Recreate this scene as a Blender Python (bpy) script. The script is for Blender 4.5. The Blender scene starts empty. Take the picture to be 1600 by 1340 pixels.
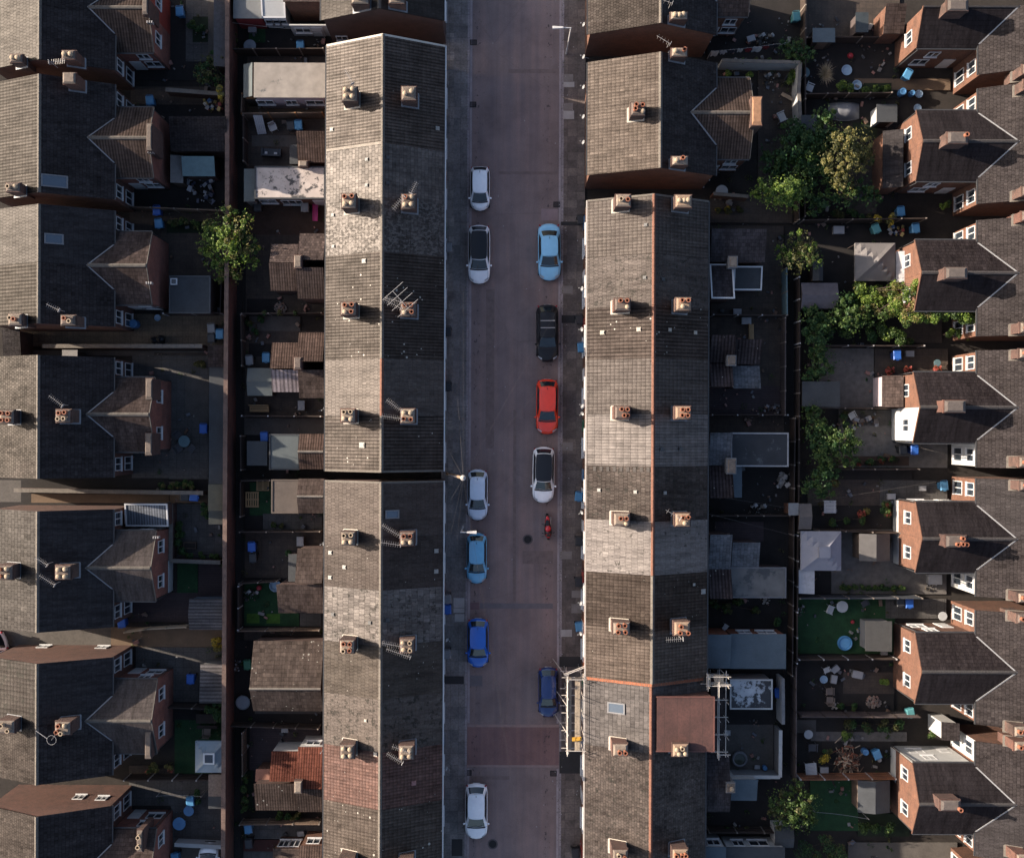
import bpy, bmesh, math, random
from math import sin, cos, pi, radians as RAD
from mathutils import Vector
random.seed(7)
SC = bpy.context.scene
COL = SC.collection

# ------------------------------------------------------------------ camera
H_CAM = 92.0
cam_d = bpy.data.cameras.new('camera')
cam_d.sensor_width = 36.0
cam_d.lens = 36.0 * H_CAM / 80.0
cam_d.shift_x = 20 / 1600
cam_d.shift_y = 2 / 1600
cam_d.clip_start = 1.0
cam_d.clip_end = 2000.0
cam = bpy.data.objects.new('camera', cam_d)
cam.location = (0, 0, H_CAM)
cam.rotation_euler = (0, 0, 0.004)
COL.objects.link(cam)
SC.camera = cam

# ------------------------------------------------------------------ sky, sun, exposure
SUN_EL, SUN_AZ = 19.0, 284.0
world = bpy.data.worlds.new('World')
SC.world = world
world.use_nodes = True
wn = world.node_tree
sky = wn.nodes.new('ShaderNodeTexSky')
sky.sky_type = 'NISHITA'
sky.sun_disc = False
sky.sun_elevation = RAD(SUN_EL)
sky.sun_rotation = RAD(SUN_AZ)
sky.air_density, sky.dust_density, sky.ozone_density = 0.75, 3.0, 1.1
wn.nodes['Background'].inputs[1].default_value = 0.10
wn.links.new(sky.outputs[0], wn.nodes['Background'].inputs[0])
sun_d = bpy.data.lights.new('sun', 'SUN')
sun_d.energy = 5.0
sun_d.angle = RAD(0.5)
sun_d.color = (1.0, 0.86, 0.71)
sun = bpy.data.objects.new('sun', sun_d)
COL.objects.link(sun)
_az = RAD(SUN_AZ)
_to = Vector((sin(_az) * cos(RAD(SUN_EL)), cos(_az) * cos(RAD(SUN_EL)), sin(RAD(SUN_EL))))
sun.rotation_euler = (-_to).to_track_quat('-Z', 'Y').to_euler()
sun.location = (-60, 6, 60)
SC.view_settings.view_transform = 'Standard'
SC.view_settings.look = 'None'
SC.view_settings.exposure = 1.6
SC.view_settings.gamma = 1.0

# ------------------------------------------------------------------ plan coordinates: photo survey (20 units a metre on the ground) -> metres
def P(px, py, h=0.0):
    u, v = px - 780.0, py - 672.0
    k = 0.05 * (H_CAM - h) / H_CAM
    return ((u - 0.004 * v) * k, -(v + 0.004 * u) * k)

def RECT(a, b, c, d, h=0.0):
    x0, y1 = P(a, b, h)
    x1, y0 = P(c, d, h)
    return x0, x1, y0, y1

# ------------------------------------------------------------------ materials
MATS = {}
def _nt(name):
    m = bpy.data.materials.new(name)
    m.use_nodes = True
    nt = m.node_tree
    return m, nt, nt.nodes, nt.links, nt.nodes['Principled BSDF']

def mul(c, k): return (c[0] * k, c[1] * k, c[2] * k, 1)

def ramp(N, L, fac, stops):
    r = N.new('ShaderNodeValToRGB')
    e = r.color_ramp.elements
    while len(e) < len(stops): e.new(0.5)
    for i, (p, c) in enumerate(stops):
        e[i].position = p
        e[i].color = (c[0], c[1], c[2], 1) if not isinstance(c, (int, float)) else (c, c, c, 1)
    L.new(fac, r.inputs[0])
    return r.outputs[0]

def mix(N, L, fac, a, b, mode='MIX'):
    m = N.new('ShaderNodeMix')
    m.data_type = 'RGBA'
    m.blend_type = mode
    for s, v in ((m.inputs[0], fac), (m.inputs[6], a), (m.inputs[7], b)):
        if hasattr(v, 'node'): L.new(v, s)
        elif isinstance(v, (int, float)): s.default_value = v if s.type == 'VALUE' else (v, v, v, 1)
        else: s.default_value = (v[0], v[1], v[2], 1)
    return m.outputs[2]

def noise(N, L, vec, scale, detail=4, rough=0.55, dist=0.0):
    n = N.new('ShaderNodeTexNoise')
    n.inputs['Scale'].default_value = scale
    n.inputs['Detail'].default_value = detail
    n.inputs['Roughness'].default_value = rough
    n.inputs['Distortion'].default_value = dist
    if vec is not None: L.new(vec, n.inputs['Vector'])
    return n.outputs[0]

def pos(N): return N.new('ShaderNodeNewGeometry').outputs['Position']

def mapv(N, L, vec, scale=(1, 1, 1), loc=(0, 0, 0), rot=(0, 0, 0)):
    m = N.new('ShaderNodeMapping')
    m.inputs['Scale'].default_value = scale
    m.inputs['Location'].default_value = loc
    m.inputs['Rotation'].default_value = rot
    L.new(vec, m.inputs['Vector'])
    return m.outputs[0]

def math_(N, L, op, a, b=None):
    m = N.new('ShaderNodeMath'); m.operation = op
    for s, v in zip(m.inputs, (a, b)):
        if v is None: continue
        if hasattr(v, 'node'): L.new(v, s)
        else: s.default_value = v
    return m.outputs[0]

def bump(N, L, B, h, strength, dist=0.03):
    b = N.new('ShaderNodeBump')
    b.inputs['Strength'].default_value = strength
    b.inputs['Distance'].default_value = dist
    L.new(h, b.inputs['Height'])
    L.new(b.outputs[0], B.inputs['Normal'])

def plain(name, col, rough=0.7, var=0.25, scale=3.0, metal=0.0, spec=0.4, coat=0.0, local=False):
    """a matt material with mottling and grime of its own"""
    if name in MATS: return MATS[name]
    col = mul(col, 0.74)
    m, nt, N, L, B = _nt(name)
    v = N.new('ShaderNodeTexCoord').outputs['Object'] if local else pos(N)
    f = noise(N, L, v, scale, 5, 0.62)
    g = noise(N, L, v, scale * 7.3, 3, 0.6)
    t = math_(N, L, 'ADD', math_(N, L, 'MULTIPLY', f, 0.65), math_(N, L, 'MULTIPLY', g, 0.35))
    c = ramp(N, L, t, [(0.3, mul(col, 1 - var)), (0.5, mul(col, 1)), (0.72, mul(col, 1 + var))])
    L.new(c, B.inputs['Base Color'])
    B.inputs['Roughness'].default_value = rough
    B.inputs['Metallic'].default_value = metal
    B.inputs['Specular IOR Level'].default_value = spec
    B.inputs['Coat Weight'].default_value = coat
    B.inputs['Coat Roughness'].default_value = 0.06
    if rough > 0.4: bump(N, L, B, g, 0.25, 0.02)
    MATS[name] = m
    return m

def tiles(name, c1, c2, style='rib', axis='x', spots=0.0, patch=0.28, streak=0.3, pitch=0.23, row=0.30, dark=0.45, seed=0.0, moss=0.0, flake=0.0, gloss=8.5):
    """roof covering; axis = the world axis the slope runs down"""
    if name in MATS: return MATS[name]
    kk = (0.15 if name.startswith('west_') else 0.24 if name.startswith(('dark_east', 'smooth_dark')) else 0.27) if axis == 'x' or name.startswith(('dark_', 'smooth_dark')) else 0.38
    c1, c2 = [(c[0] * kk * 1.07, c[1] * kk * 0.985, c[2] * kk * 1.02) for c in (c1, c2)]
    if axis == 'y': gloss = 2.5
    m, nt, N, L, B = _nt(name)
    p = pos(N)
    sx = N.new('ShaderNodeSeparateXYZ'); L.new(p, sx.inputs[0])
    along, down = (sx.outputs[1], sx.outputs[0]) if axis == 'x' else (sx.outputs[0], sx.outputs[1])
    cx = N.new('ShaderNodeCombineXYZ')
    L.new(along, cx.inputs[0]); L.new(down, cx.inputs[1])
    wob = noise(N, L, p, 0.9, 2)
    wv = N.new('ShaderNodeVectorMath'); wv.operation = 'ADD'
    cw = N.new('ShaderNodeCombineXYZ')
    L.new(math_(N, L, 'MULTIPLY', math_(N, L, 'SUBTRACT', wob, 0.5), 0.07), cw.inputs[0])
    L.new(math_(N, L, 'MULTIPLY', math_(N, L, 'SUBTRACT', wob, 0.5), 0.09), cw.inputs[1])
    L.new(cx.outputs[0], wv.inputs[0]); L.new(cw.outputs[0], wv.inputs[1])
    br = N.new('ShaderNodeTexBrick')
    L.new(wv.outputs[0], br.inputs['Vector'])
    br.offset = 0.5 if style in ('slate', 'plain') else 0.0
    br.inputs['Scale'].default_value = 1.0
    br.inputs['Brick Width'].default_value = pitch
    br.inputs['Row Height'].default_value = row
    br.inputs['Mortar Size'].default_value = {'rib': 0.010, 'grid': 0.018, 'slate': 0.016, 'plain': 0.008}[style]
    br.inputs['Mortar Smooth'].default_value = 0.6
    br.inputs['Bias'].default_value = 0.0
    br.inputs['Color1'].default_value = mul(c1, 1)
    br.inputs['Color2'].default_value = mul(c2, 1)
    br.inputs['Mortar'].default_value = mul(c1, dark)
    col = br.outputs['Color']
    if style in ('rib', 'grid'):
        s = math_(N, L, 'SINE', math_(N, L, 'MULTIPLY', along, 2 * pi / pitch))
        rb = ramp(N, L, math_(N, L, 'ADD', math_(N, L, 'MULTIPLY', s, 0.5), 0.5),
                  [(0.0, 0.50 if style == 'rib' else 0.80), (0.45, 1.0), (1.0, 1.14 if style == 'rib' else 1.05)])
        col = mix(N, L, 1.0, col, rb, 'MULTIPLY')
        rs = math_(N, L, 'SINE', math_(N, L, 'MULTIPLY', down, 2 * pi / row))
        rr = ramp(N, L, math_(N, L, 'ADD', math_(N, L, 'MULTIPLY', rs, 0.5), 0.5), [(0.0, 0.92 if style == 'rib' else 0.84), (0.4, 1.0), (1.0, 1.04)])
        col = mix(N, L, 0.8, col, rr, 'MULTIPLY')
    # every tile weathers a little differently, a few stand out
    dv = N.new('ShaderNodeVectorMath'); dv.operation = 'DIVIDE'; L.new(wv.outputs[0], dv.inputs[0]); dv.inputs[1].default_value = (pitch, row, 1)
    fv = N.new('ShaderNodeVectorMath'); fv.operation = 'FLOOR'; L.new(dv.outputs[0], fv.inputs[0])
    wn_ = N.new('ShaderNodeTexWhiteNoise'); wn_.noise_dimensions = '2D'; L.new(fv.outputs[0], wn_.inputs['Vector'])
    col = mix(N, L, {'slate': 0.85, 'rib': 0.4}.get(style, 0.5), col, ramp(N, L, wn_.outputs['Value'], [(0.0, 0.62), (0.06, 0.88), (0.5, 1.0), (0.93, 1.09), (1.0, 1.35)]), 'MULTIPLY')
    off = mapv(N, L, p, loc=(seed * 3.1, seed * 1.7, seed))
    big = noise(N, L, off, 0.55, 5, 0.6)
    col = mix(N, L, 1.0, col, ramp(N, L, big, [(0.28, 1 - patch), (0.5, 1.0), (0.72, 1 + patch)]), 'MULTIPLY')
    fine = noise(N, L, off, 6.0, 4, 0.7)
    col = mix(N, L, 1.0, col, ramp(N, L, fine, [(0.3, 0.80), (0.5, 1.0), (0.7, 1.18)]), 'MULTIPLY')
    stv = mapv(N, L, off, scale=(0.25, 2.6, 0.25) if axis == 'x' else (2.6, 0.25, 0.25))
    st = noise(N, L, stv, 1.4, 4, 0.65)
    col = mix(N, L, 1.0, col, ramp(N, L, st, [(0.32, 1 - streak), (0.5, 1.0), (0.7, 1 + streak * 0.8)]), 'MULTIPLY')
    if flake:
        fl = noise(N, L, mapv(N, L, off, scale=(1, 1.5, 1)), 3.2, 6, 0.7)
        ff = ramp(N, L, fl, [(0.62 - flake * 0.3, 0.0), (0.68 - flake * 0.3, 1.0)])
        col = mix(N, L, ff, col, mul(c2, 1.9))
    if moss:
        ms = ramp(N, L, noise(N, L, off, 2.2, 5, 0.7), [(0.60 - moss * 0.2, 0.0), (0.66 - moss * 0.2, 0.75)])
        col = mix(N, L, ms, col, mul((0.012, 0.012, 0.010), 1.0))
    if spots:
        vo = N.new('ShaderNodeTexVoronoi'); vo.inputs['Scale'].default_value = 2.1
        L.new(off, vo.inputs['Vector'])
        clump = noise(N, L, off, 0.5, 2)
        thr = math_(N, L, 'MULTIPLY', math_(N, L, 'SUBTRACT', clump, 0.38), 0.55 * spots)
        sp = math_(N, L, 'LESS_THAN', vo.outputs['Distance'], thr)
        col = mix(N, L, sp, col, (0.20, 0.19, 0.165))
    L.new(col, B.inputs['Base Color'])
    # weathered tiles carry a satin sheen that follows their colour
    bw = N.new('ShaderNodeRGBToBW'); L.new(col, bw.inputs[0])
    L.new(math_(N, L, 'MINIMUM', math_(N, L, 'MULTIPLY', bw.outputs[0], gloss), 0.8), B.inputs['Specular IOR Level'])
    B.inputs['Specular Tint'].default_value = (1.0, 0.95, 0.90, 1)
    B.inputs['Roughness'].default_value = 0.58
    bh = math_(N, L, 'ADD', br.outputs['Fac'], math_(N, L, 'MULTIPLY', fine, -0.5))
    bump(N, L, B, math_(N, L, 'MULTIPLY', bh, -1.0), 0.45, 0.025)
    MATS[name] = m
    return m

def brick(name, c1, c2, mortar, grime=0.35):
    if name in MATS: return MATS[name]
    c1, c2, mortar = mul(c1, 0.6), mul(c2, 0.6), mul(mortar, 0.5)
    m, nt, N, L, B = _nt(name)
    p = pos(N)
    sx = N.new('ShaderNodeSeparateXYZ'); L.new(p, sx.inputs[0])
    cx = N.new('ShaderNodeCombineXYZ')
    L.new(math_(N, L, 'ADD', sx.outputs[0], sx.outputs[1]), cx.inputs[0]); L.new(sx.outputs[2], cx.inputs[1])
    br = N.new('ShaderNodeTexBrick'); L.new(cx.outputs[0], br.inputs['Vector'])
    br.inputs['Scale'].default_value = 1.0
    br.inputs['Brick Width'].default_value = 0.23
    br.inputs['Row Height'].default_value = 0.075
    br.inputs['Mortar Size'].default_value = 0.009
    br.inputs['Color1'].default_value = mul(c1, 1)
    br.inputs['Color2'].default_value = mul(c2, 1)
    br.inputs['Mortar'].default_value = mul(mortar, 1)
    g = noise(N, L, p, 1.1, 6, 0.65)
    col = mix(N, L, 1.0, br.outputs['Color'], ramp(N, L, g, [(0.3, 1 - grime), (0.52, 1.0), (0.7, 1 + grime * 0.5)]), 'MULTIPLY')
    g2 = noise(N, L, p, 9.0, 3, 0.65)
    col = mix(N, L, 1.0, col, ramp(N, L, g2, [(0.3, 0.75), (0.5, 1.0), (0.7, 1.2)]), 'MULTIPLY')
    L.new(col, B.inputs['Base Color'])
    B.inputs['Roughness'].default_value = 0.85
    bump(N, L, B, math_(N, L, 'MULTIPLY', br.outputs['Fac'], -1.0), 0.5, 0.012)
    MATS[name] = m
    return m

def slabs(name, c1, c2, w=0.6, h=0.6, offset=0.0, joint=0.4, var=0.3, msize=0.012, axis='x', stain=0.3):
    """paving, boards, sheets: a grid of units seen from above"""
    if name in MATS: return MATS[name]
    c1, c2 = mul(c1, 0.68), mul(c2, 0.68)
    m, nt, N, L, B = _nt(name)
    p = pos(N)
    v = mapv(N, L, p, rot=(0, 0, 0 if axis == 'x' else pi / 2))
    br = N.new('ShaderNodeTexBrick'); L.new(v, br.inputs['Vector'])
    br.offset = offset
    br.inputs['Scale'].default_value = 1.0
    br.inputs['Brick Width'].default_value = w
    br.inputs['Row Height'].default_value = h
    br.inputs['Mortar Size'].default_value = msize
    br.inputs['Color1'].default_value = mul(c1, 1)
    br.inputs['Color2'].default_value = mul(c2, 1)
    br.inputs['Mortar'].default_value = mul(c1, joint)
    g = noise(N, L, p, 0.9, 6, 0.68)
    col = mix(N, L, 1.0, br.outputs['Color'], ramp(N, L, g, [(0.3, 1 - var), (0.5, 1.0), (0.7, 1 + var)]), 'MULTIPLY')
    g2 = noise(N, L, p, 7.0, 5, 0.7)
    col = mix(N, L, 1.0, col, ramp(N, L, g2, [(0.32, 1 - stain), (0.5, 1.0), (0.68, 1 + stain * 0.7)]), 'MULTIPLY')
    L.new(col, B.inputs['Base Color'])
    B.inputs['Roughness'].default_value = 0.8
    bump(N, L, B, math_(N, L, 'MULTIPLY', br.outputs['Fac'], -1.0), 0.4, 0.015)
    MATS[name] = m
    return m

def leaves(name, a, b, c):
    if name in MATS: return MATS[name]
    m, nt, N, L, B = _nt(name)
    r = N.new('ShaderNodeNewGeometry').outputs['Random Per Island']
    col = ramp(N, L, r, [(0.0, a), (0.5, b), (1.0, c)])
    L.new(col, B.inputs['Base Color'])
    B.inputs['Roughness'].default_value = 0.55
    B.inputs['Specular IOR Level'].default_value = 0.3
    tr = N.new('ShaderNodeBsdfTranslucent')
    L.new(mix(N, L, 1.0, col, (1.0, 1.2, 0.5), 'MULTIPLY'), tr.inputs[0])
    ms = N.new('ShaderNodeMixShader'); ms.inputs[0].default_value = 0.3
    L.new(B.outputs[0], ms.inputs[1]); L.new(tr.outputs[0], ms.inputs[2])
    L.new(ms.outputs[0], N['Material Output'].inputs[0])
    MATS[name] = m
    return m

def glossy(name, col, rough=0.08, spec=0.5, metal=0.0, coat=0.0):
    if name in MATS: return MATS[name]
    m, nt, N, L, B = _nt(name)
    v = N.new('ShaderNodeTexCoord').outputs['Object']
    f = noise(N, L, v, 2.2, 5, 0.65)
    c = ramp(N, L, f, [(0.3, mul(col, 0.93)), (0.7, mul(col, 1.05))])
    L.new(c, B.inputs['Base Color'])
    L.new(ramp(N, L, noise(N, L, v, 9, 4), [(0.3, rough), (0.8, min(1, rough * 1.6 + 0.04))]), B.inputs['Roughness'])
    B.inputs['Specular IOR Level'].default_value = spec
    B.inputs['Metallic'].default_value = metal
    B.inputs['Coat Weight'].default_value = coat
    B.inputs['Coat Roughness'].default_value = 0.05
    MATS[name] = m
    return m

# ------------------------------------------------------------------ mesh building
class MB:
    def __init__(s, mat=None): s.v = []; s.f = []; s.m = []; s.mats = []; s.cur = mat; s.smooth = False
    def use(s, mat): s.cur = mat; return s
    def _mi(s, mat):
        mat = mat or s.cur
        if mat not in s.mats: s.mats.append(mat)
        return s.mats.index(mat)
    def poly(s, pts, mat=None):
        b = len(s.v); s.v += [tuple(p) for p in pts]
        s.f.append(tuple(range(b, b + len(pts)))); s.m.append(s._mi(mat)); return s
    def box(s, x0, x1, y0, y1, z0, z1, mat=None, top=None):
        if x0 > x1: x0, x1 = x1, x0
        if y0 > y1: y0, y1 = y1, y0
        b = len(s.v)
        s.v += [(x0, y0, z0), (x1, y0, z0), (x1, y1, z0), (x0, y1, z0), (x0, y0, z1), (x1, y0, z1), (x1, y1, z1), (x0, y1, z1)]
        i = s._mi(mat); t = s._mi(top) if top else i
        for f, k in (((0, 3, 2, 1), i), ((4, 5, 6, 7), t), ((0, 1, 5, 4), i), ((1, 2, 6, 5), i), ((2, 3, 7, 6), i), ((3, 0, 4, 7), i)):
            s.f.append(tuple(b + q for q in f)); s.m.append(k)
        return s
    def obox(s, c, sx, sy, sz, a=0.0, mat=None, tilt=None):
        """box centred at c, turned by a about z (tilt: extra Euler)"""
        b = len(s.v)
        from mathutils import Euler
        R = Euler((tilt[0], tilt[1], a) if tilt else (0, 0, a)).to_matrix()
        for dz in (-1, 1):
            for dx, dy in ((-1, -1), (1, -1), (1, 1), (-1, 1)):
                s.v.append(tuple(R @ Vector((dx * sx / 2, dy * sy / 2, dz * sz / 2)) + Vector(c)))
        i = s._mi(mat)
        for f in ((0, 3, 2, 1), (4, 5, 6, 7), (0, 1, 5, 4), (1, 2, 6, 5), (2, 3, 7, 6), (3, 0, 4, 7)):
            s.f.append(tuple(b + q for q in f)); s.m.append(i)
        return s
    def prism(s, a, b_, mat=None, cap=None):
        """loft between two matching polygons, closed"""
        b = len(s.v); n = len(a); i = s._mi(mat); k = s._mi(cap) if cap else i
        s.v += [tuple(p) for p in a] + [tuple(p) for p in b_]
        s.f.append(tuple(range(b + n - 1, b - 1, -1))); s.m.append(i)
        s.f.append(tuple(range(b + n, b + 2 * n))); s.m.append(k)
        for q in range(n):
            r = (q + 1) % n
            s.f.append((b + q, b + r, b + n + r, b + n + q)); s.m.append(i)
        return s
    def slab(s, pts, t, mat=None, side=None):
        lo = [(p[0], p[1], p[2] - t) for p in pts]
        # keep the top face counter-clockwise from above
        ar = sum(pts[i][0] * pts[(i + 1) % len(pts)][1] - pts[(i + 1) % len(pts)][0] * pts[i][1] for i in range(len(pts)))
        if ar < 0: pts = pts[::-1]; lo = lo[::-1]
        return s.prism(lo, pts, side or mat, mat or s.cur)
    def tube(s, p0, p1, r, n=6, r1=None, mat=None, caps=True):
        p0, p1 = Vector(p0), Vector(p1); r1 = r if r1 is None else r1
        d = (p1 - p0); d.normalize()
        u = d.orthogonal().normalized(); w = d.cross(u)
        b = len(s.v); i = s._mi(mat)
        for p, rr in ((p0, r), (p1, r1)):
            for q in range(n):
                a = 2 * pi * q / n
                s.v.append(tuple(p + (u * cos(a) + w * sin(a)) * rr))
        for q in range(n):
            r_ = (q + 1) % n
            s.f.append((b + q, b + r_, b + n + r_, b + n + q)); s.m.append(i)
        if caps:
            s.f.append(tuple(range(b + n - 1, b - 1, -1))); s.m.append(i)
            s.f.append(tuple(range(b + n, b + 2 * n))); s.m.append(i)
        return s
    def path(s, pts, r, n=5, mat=None):
        for a, b in zip(pts, pts[1:]): s.tube(a, b, r, n, mat=mat)
        return s
    def lathe(s, c, prof, n=16, mat=None, a0=0.0):
        """prof: (radius, z) from bottom to top, centred at c"""
        b = len(s.v); i = s._mi(mat)
        for r, z in prof:
            for q in range(n):
                a = 2 * pi * q / n + a0
                s.v.append((c[0] + r * cos(a), c[1] + r * sin(a), c[2] + z))
        for k in range(len(prof) - 1):
            for q in range(n):
                r_ = (q + 1) % n
                s.f.append((b + k * n + q, b + k * n + r_, b + (k + 1) * n + r_, b + (k + 1) * n + q)); s.m.append(i)
        if prof[0][0] > 1e-4: s.f.append(tuple(range(b + n - 1, b - 1, -1))); s.m.append(i)
        if prof[-1][0] > 1e-4: s.f.append(tuple(range(b + (len(prof) - 1) * n, b + len(prof) * n))); s.m.append(i)
        return s
    def grid(s, rows, mat=None):
        b = len(s.v); n = len(rows[0]); i = s._mi(mat)
        for r in rows: s.v += [tuple(p) for p in r]
        for j in range(len(rows) - 1):
            for q in range(n - 1):
                s.f.append((b + j * n + q, b + j * n + q + 1, b + (j + 1) * n + q + 1, b + (j + 1) * n + q)); s.m.append(i)
        return s
    def build(s, name, parent=None, label=None, sub=0, smooth=False):
        o_ = ORG.get(parent.name, (0, 0, 0)) if parent else (0, 0, 0)
        me = bpy.data.meshes.new(name)
        me.from_pydata([(v[0] - o_[0], v[1] - o_[1], v[2] - o_[2]) for v in s.v], [], s.f)
        for m in s.mats: me.materials.append(m)
        me.polygons.foreach_set('material_index', s.m)
        if smooth or s.smooth: me.polygons.foreach_set('use_smooth', [True] * len(s.f))
        me.update()
        ob = bpy.data.objects.new(name, me)
        COL.objects.link(ob)
        if parent:
            ob.parent = parent
            ORG[ob.name] = o_
        if label: ob['label'] = label
        if sub:
            md = ob.modifiers.new('round', 'SUBSURF'); md.levels = sub; md.render_levels = sub
        return ob

ORG = {}
def tag(o, label, cat, group=None):
    o['label'] = label; o['category'] = cat
    if group: o['group'] = group
    return o
def thing(name, label, cat, loc=(0, 0, 0), rz=0.0, group=None, local=False):
    """an Empty at the thing's base; local=True: its parts are modelled round the origin"""
    o = bpy.data.objects.new(name, None)
    o.empty_display_size = 0.3
    COL.objects.link(o)
    o.location = loc; o.rotation_euler = (0, 0, rz)
    ORG[o.name] = (0, 0, 0) if local else tuple(loc)
    return tag(o, label, cat, group)
def copy_tree(o, parent=None):
    c = o.copy(); COL.objects.link(c)
    if parent: c.parent = parent
    for ch in list(o.children): copy_tree(ch, c)
    return c
def struct(name, mb, label=None):
    o = mb.build(name); o['kind'] = 'structure'
    return o
# ------------------------------------------------------------------ material library
BRICK = brick('red_brick', (0.17, 0.062, 0.040), (0.11, 0.042, 0.030), (0.12, 0.09, 0.075))
BRICK2 = brick('orange_brick', (0.22, 0.085, 0.042), (0.15, 0.055, 0.03), (0.15, 0.11, 0.085))
BRICK3 = brick('brown_brick', (0.12, 0.055, 0.040), (0.085, 0.036, 0.028), (0.10, 0.08, 0.07))
GABLEB = brick('red_gable_brick', (0.36, 0.115, 0.078), (0.24, 0.075, 0.055), (0.22, 0.15, 0.12))
STACKB = brick('stack_brick', (0.15, 0.068, 0.048), (0.085, 0.045, 0.036), (0.10, 0.085, 0.075), 0.6)
NEWBRICK = brick('fresh_orange_brick', (0.40, 0.115, 0.045), (0.30, 0.085, 0.035), (0.25, 0.14, 0.09), 0.2)
DARKBRICK = brick('sooty_brick', (0.1125, 0.048, 0.036), (0.05, 0.022, 0.018), (0.05, 0.04, 0.035))
REDPAINT = plain('red_painted_render', (0.26, 0.045, 0.032), 0.6, 0.15, 1.5)
RENDER = plain('white_render', (0.46, 0.46, 0.45), 0.8, 0.12, 1.2)
LILAC = plain('pale_lilac_render', (0.42, 0.34, 0.36), 0.8, 0.15, 1.2)
GREYREND = plain('grey_render', (0.20, 0.20, 0.205), 0.85, 0.25, 1.0)
UPVC = plain('white_plastic', (0.62, 0.62, 0.62), 0.35, 0.06, 2.0)
GLASS = glossy('window_glass', (0.02, 0.026, 0.034), 0.06, 0.8)
SKYGLASS = glossy('rooflight_glass', (0.05, 0.065, 0.085), 0.10, 0.9)
LEAD = plain('lead_flashing', (0.19, 0.195, 0.21), 0.55, 0.2, 3.0)
MORTAR = plain('pale_mortar', (0.40, 0.36, 0.31), 0.9, 0.2, 4.0)
STACK = plain('stack_flaunching', (0.17, 0.135, 0.11), 0.9, 0.45, 5.0)
STACKS = [STACK, plain('sooty_flaunching', (0.13, 0.10, 0.085), 0.9, 0.5, 5.0), plain('pale_flaunching', (0.23, 0.185, 0.148), 0.9, 0.4, 5.0)]
TERRA = plain('terracotta', (0.27, 0.10, 0.055), 0.75, 0.25, 6.0)
BUFF = plain('buff_clay', (0.38, 0.29, 0.20), 0.75, 0.2, 6.0)
SOOT = plain('soot', (0.012, 0.010, 0.010), 0.95, 0.2, 6.0)
ALU = plain('aerial_metal', (0.42, 0.40, 0.39), 0.45, 0.1, 5.0, metal=0.35)
DISHM = plain('dish_grey', (0.28, 0.28, 0.285), 0.5, 0.1, 5.0)
WOOD = slabs('weathered_boards', (0.19, 0.125, 0.085), (0.14, 0.092, 0.062), 1.8, 0.12, 0.5, 0.35)
WOODY = slabs('weathered_boards_across', (0.19, 0.125, 0.085), (0.14, 0.092, 0.062), 1.8, 0.12, 0.5, 0.35, axis='y')
REDWOOD = slabs('red_brown_boards', (0.17, 0.072, 0.05), (0.125, 0.052, 0.04), 0.14, 1.9, 0.0, 0.4)
DARKWOOD = plain('dark_timber', (0.0413, 0.027, 0.021), 0.8, 0.3, 3.0)
ORANGEWOOD = plain('orange_timber', (0.30, 0.135, 0.05), 0.7, 0.25, 3.0)
PALEWOOD = plain('pale_timber', (0.46, 0.35, 0.24), 0.75, 0.2, 3.0)
FELT = plain('roofing_felt', (0.046, 0.0502, 0.0552), 0.85, 0.3, 1.2)
FELT2 = plain('grey_green_felt', (0.0788, 0.0938, 0.0975), 0.8, 0.2, 0.9)
FELT3 = plain('blue_grey_felt', (0.079, 0.1054, 0.1265), 0.8, 0.2, 0.9)
FELTB = plain('brown_felt', (0.096, 0.076, 0.064), 0.85, 0.25, 1.2)
CONC = plain('concrete', (0.20, 0.185, 0.17), 0.9, 0.25, 1.3)
RIDGE = plain('ridge_tile', (0.12, 0.105, 0.09), 0.9, 0.35, 2.5)
RIDGET = plain('terracotta_ridge', (0.15, 0.065, 0.042), 0.85, 0.35, 3.0)
COPING = plain('coping_stone', (0.17, 0.15, 0.13), 0.9, 0.3, 2.5)

# ------------------------------------------------------------------ ground and street
EARTH = plain('dark_earth', (0.026, 0.021, 0.018), 0.95, 0.45, 0.8)

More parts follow.
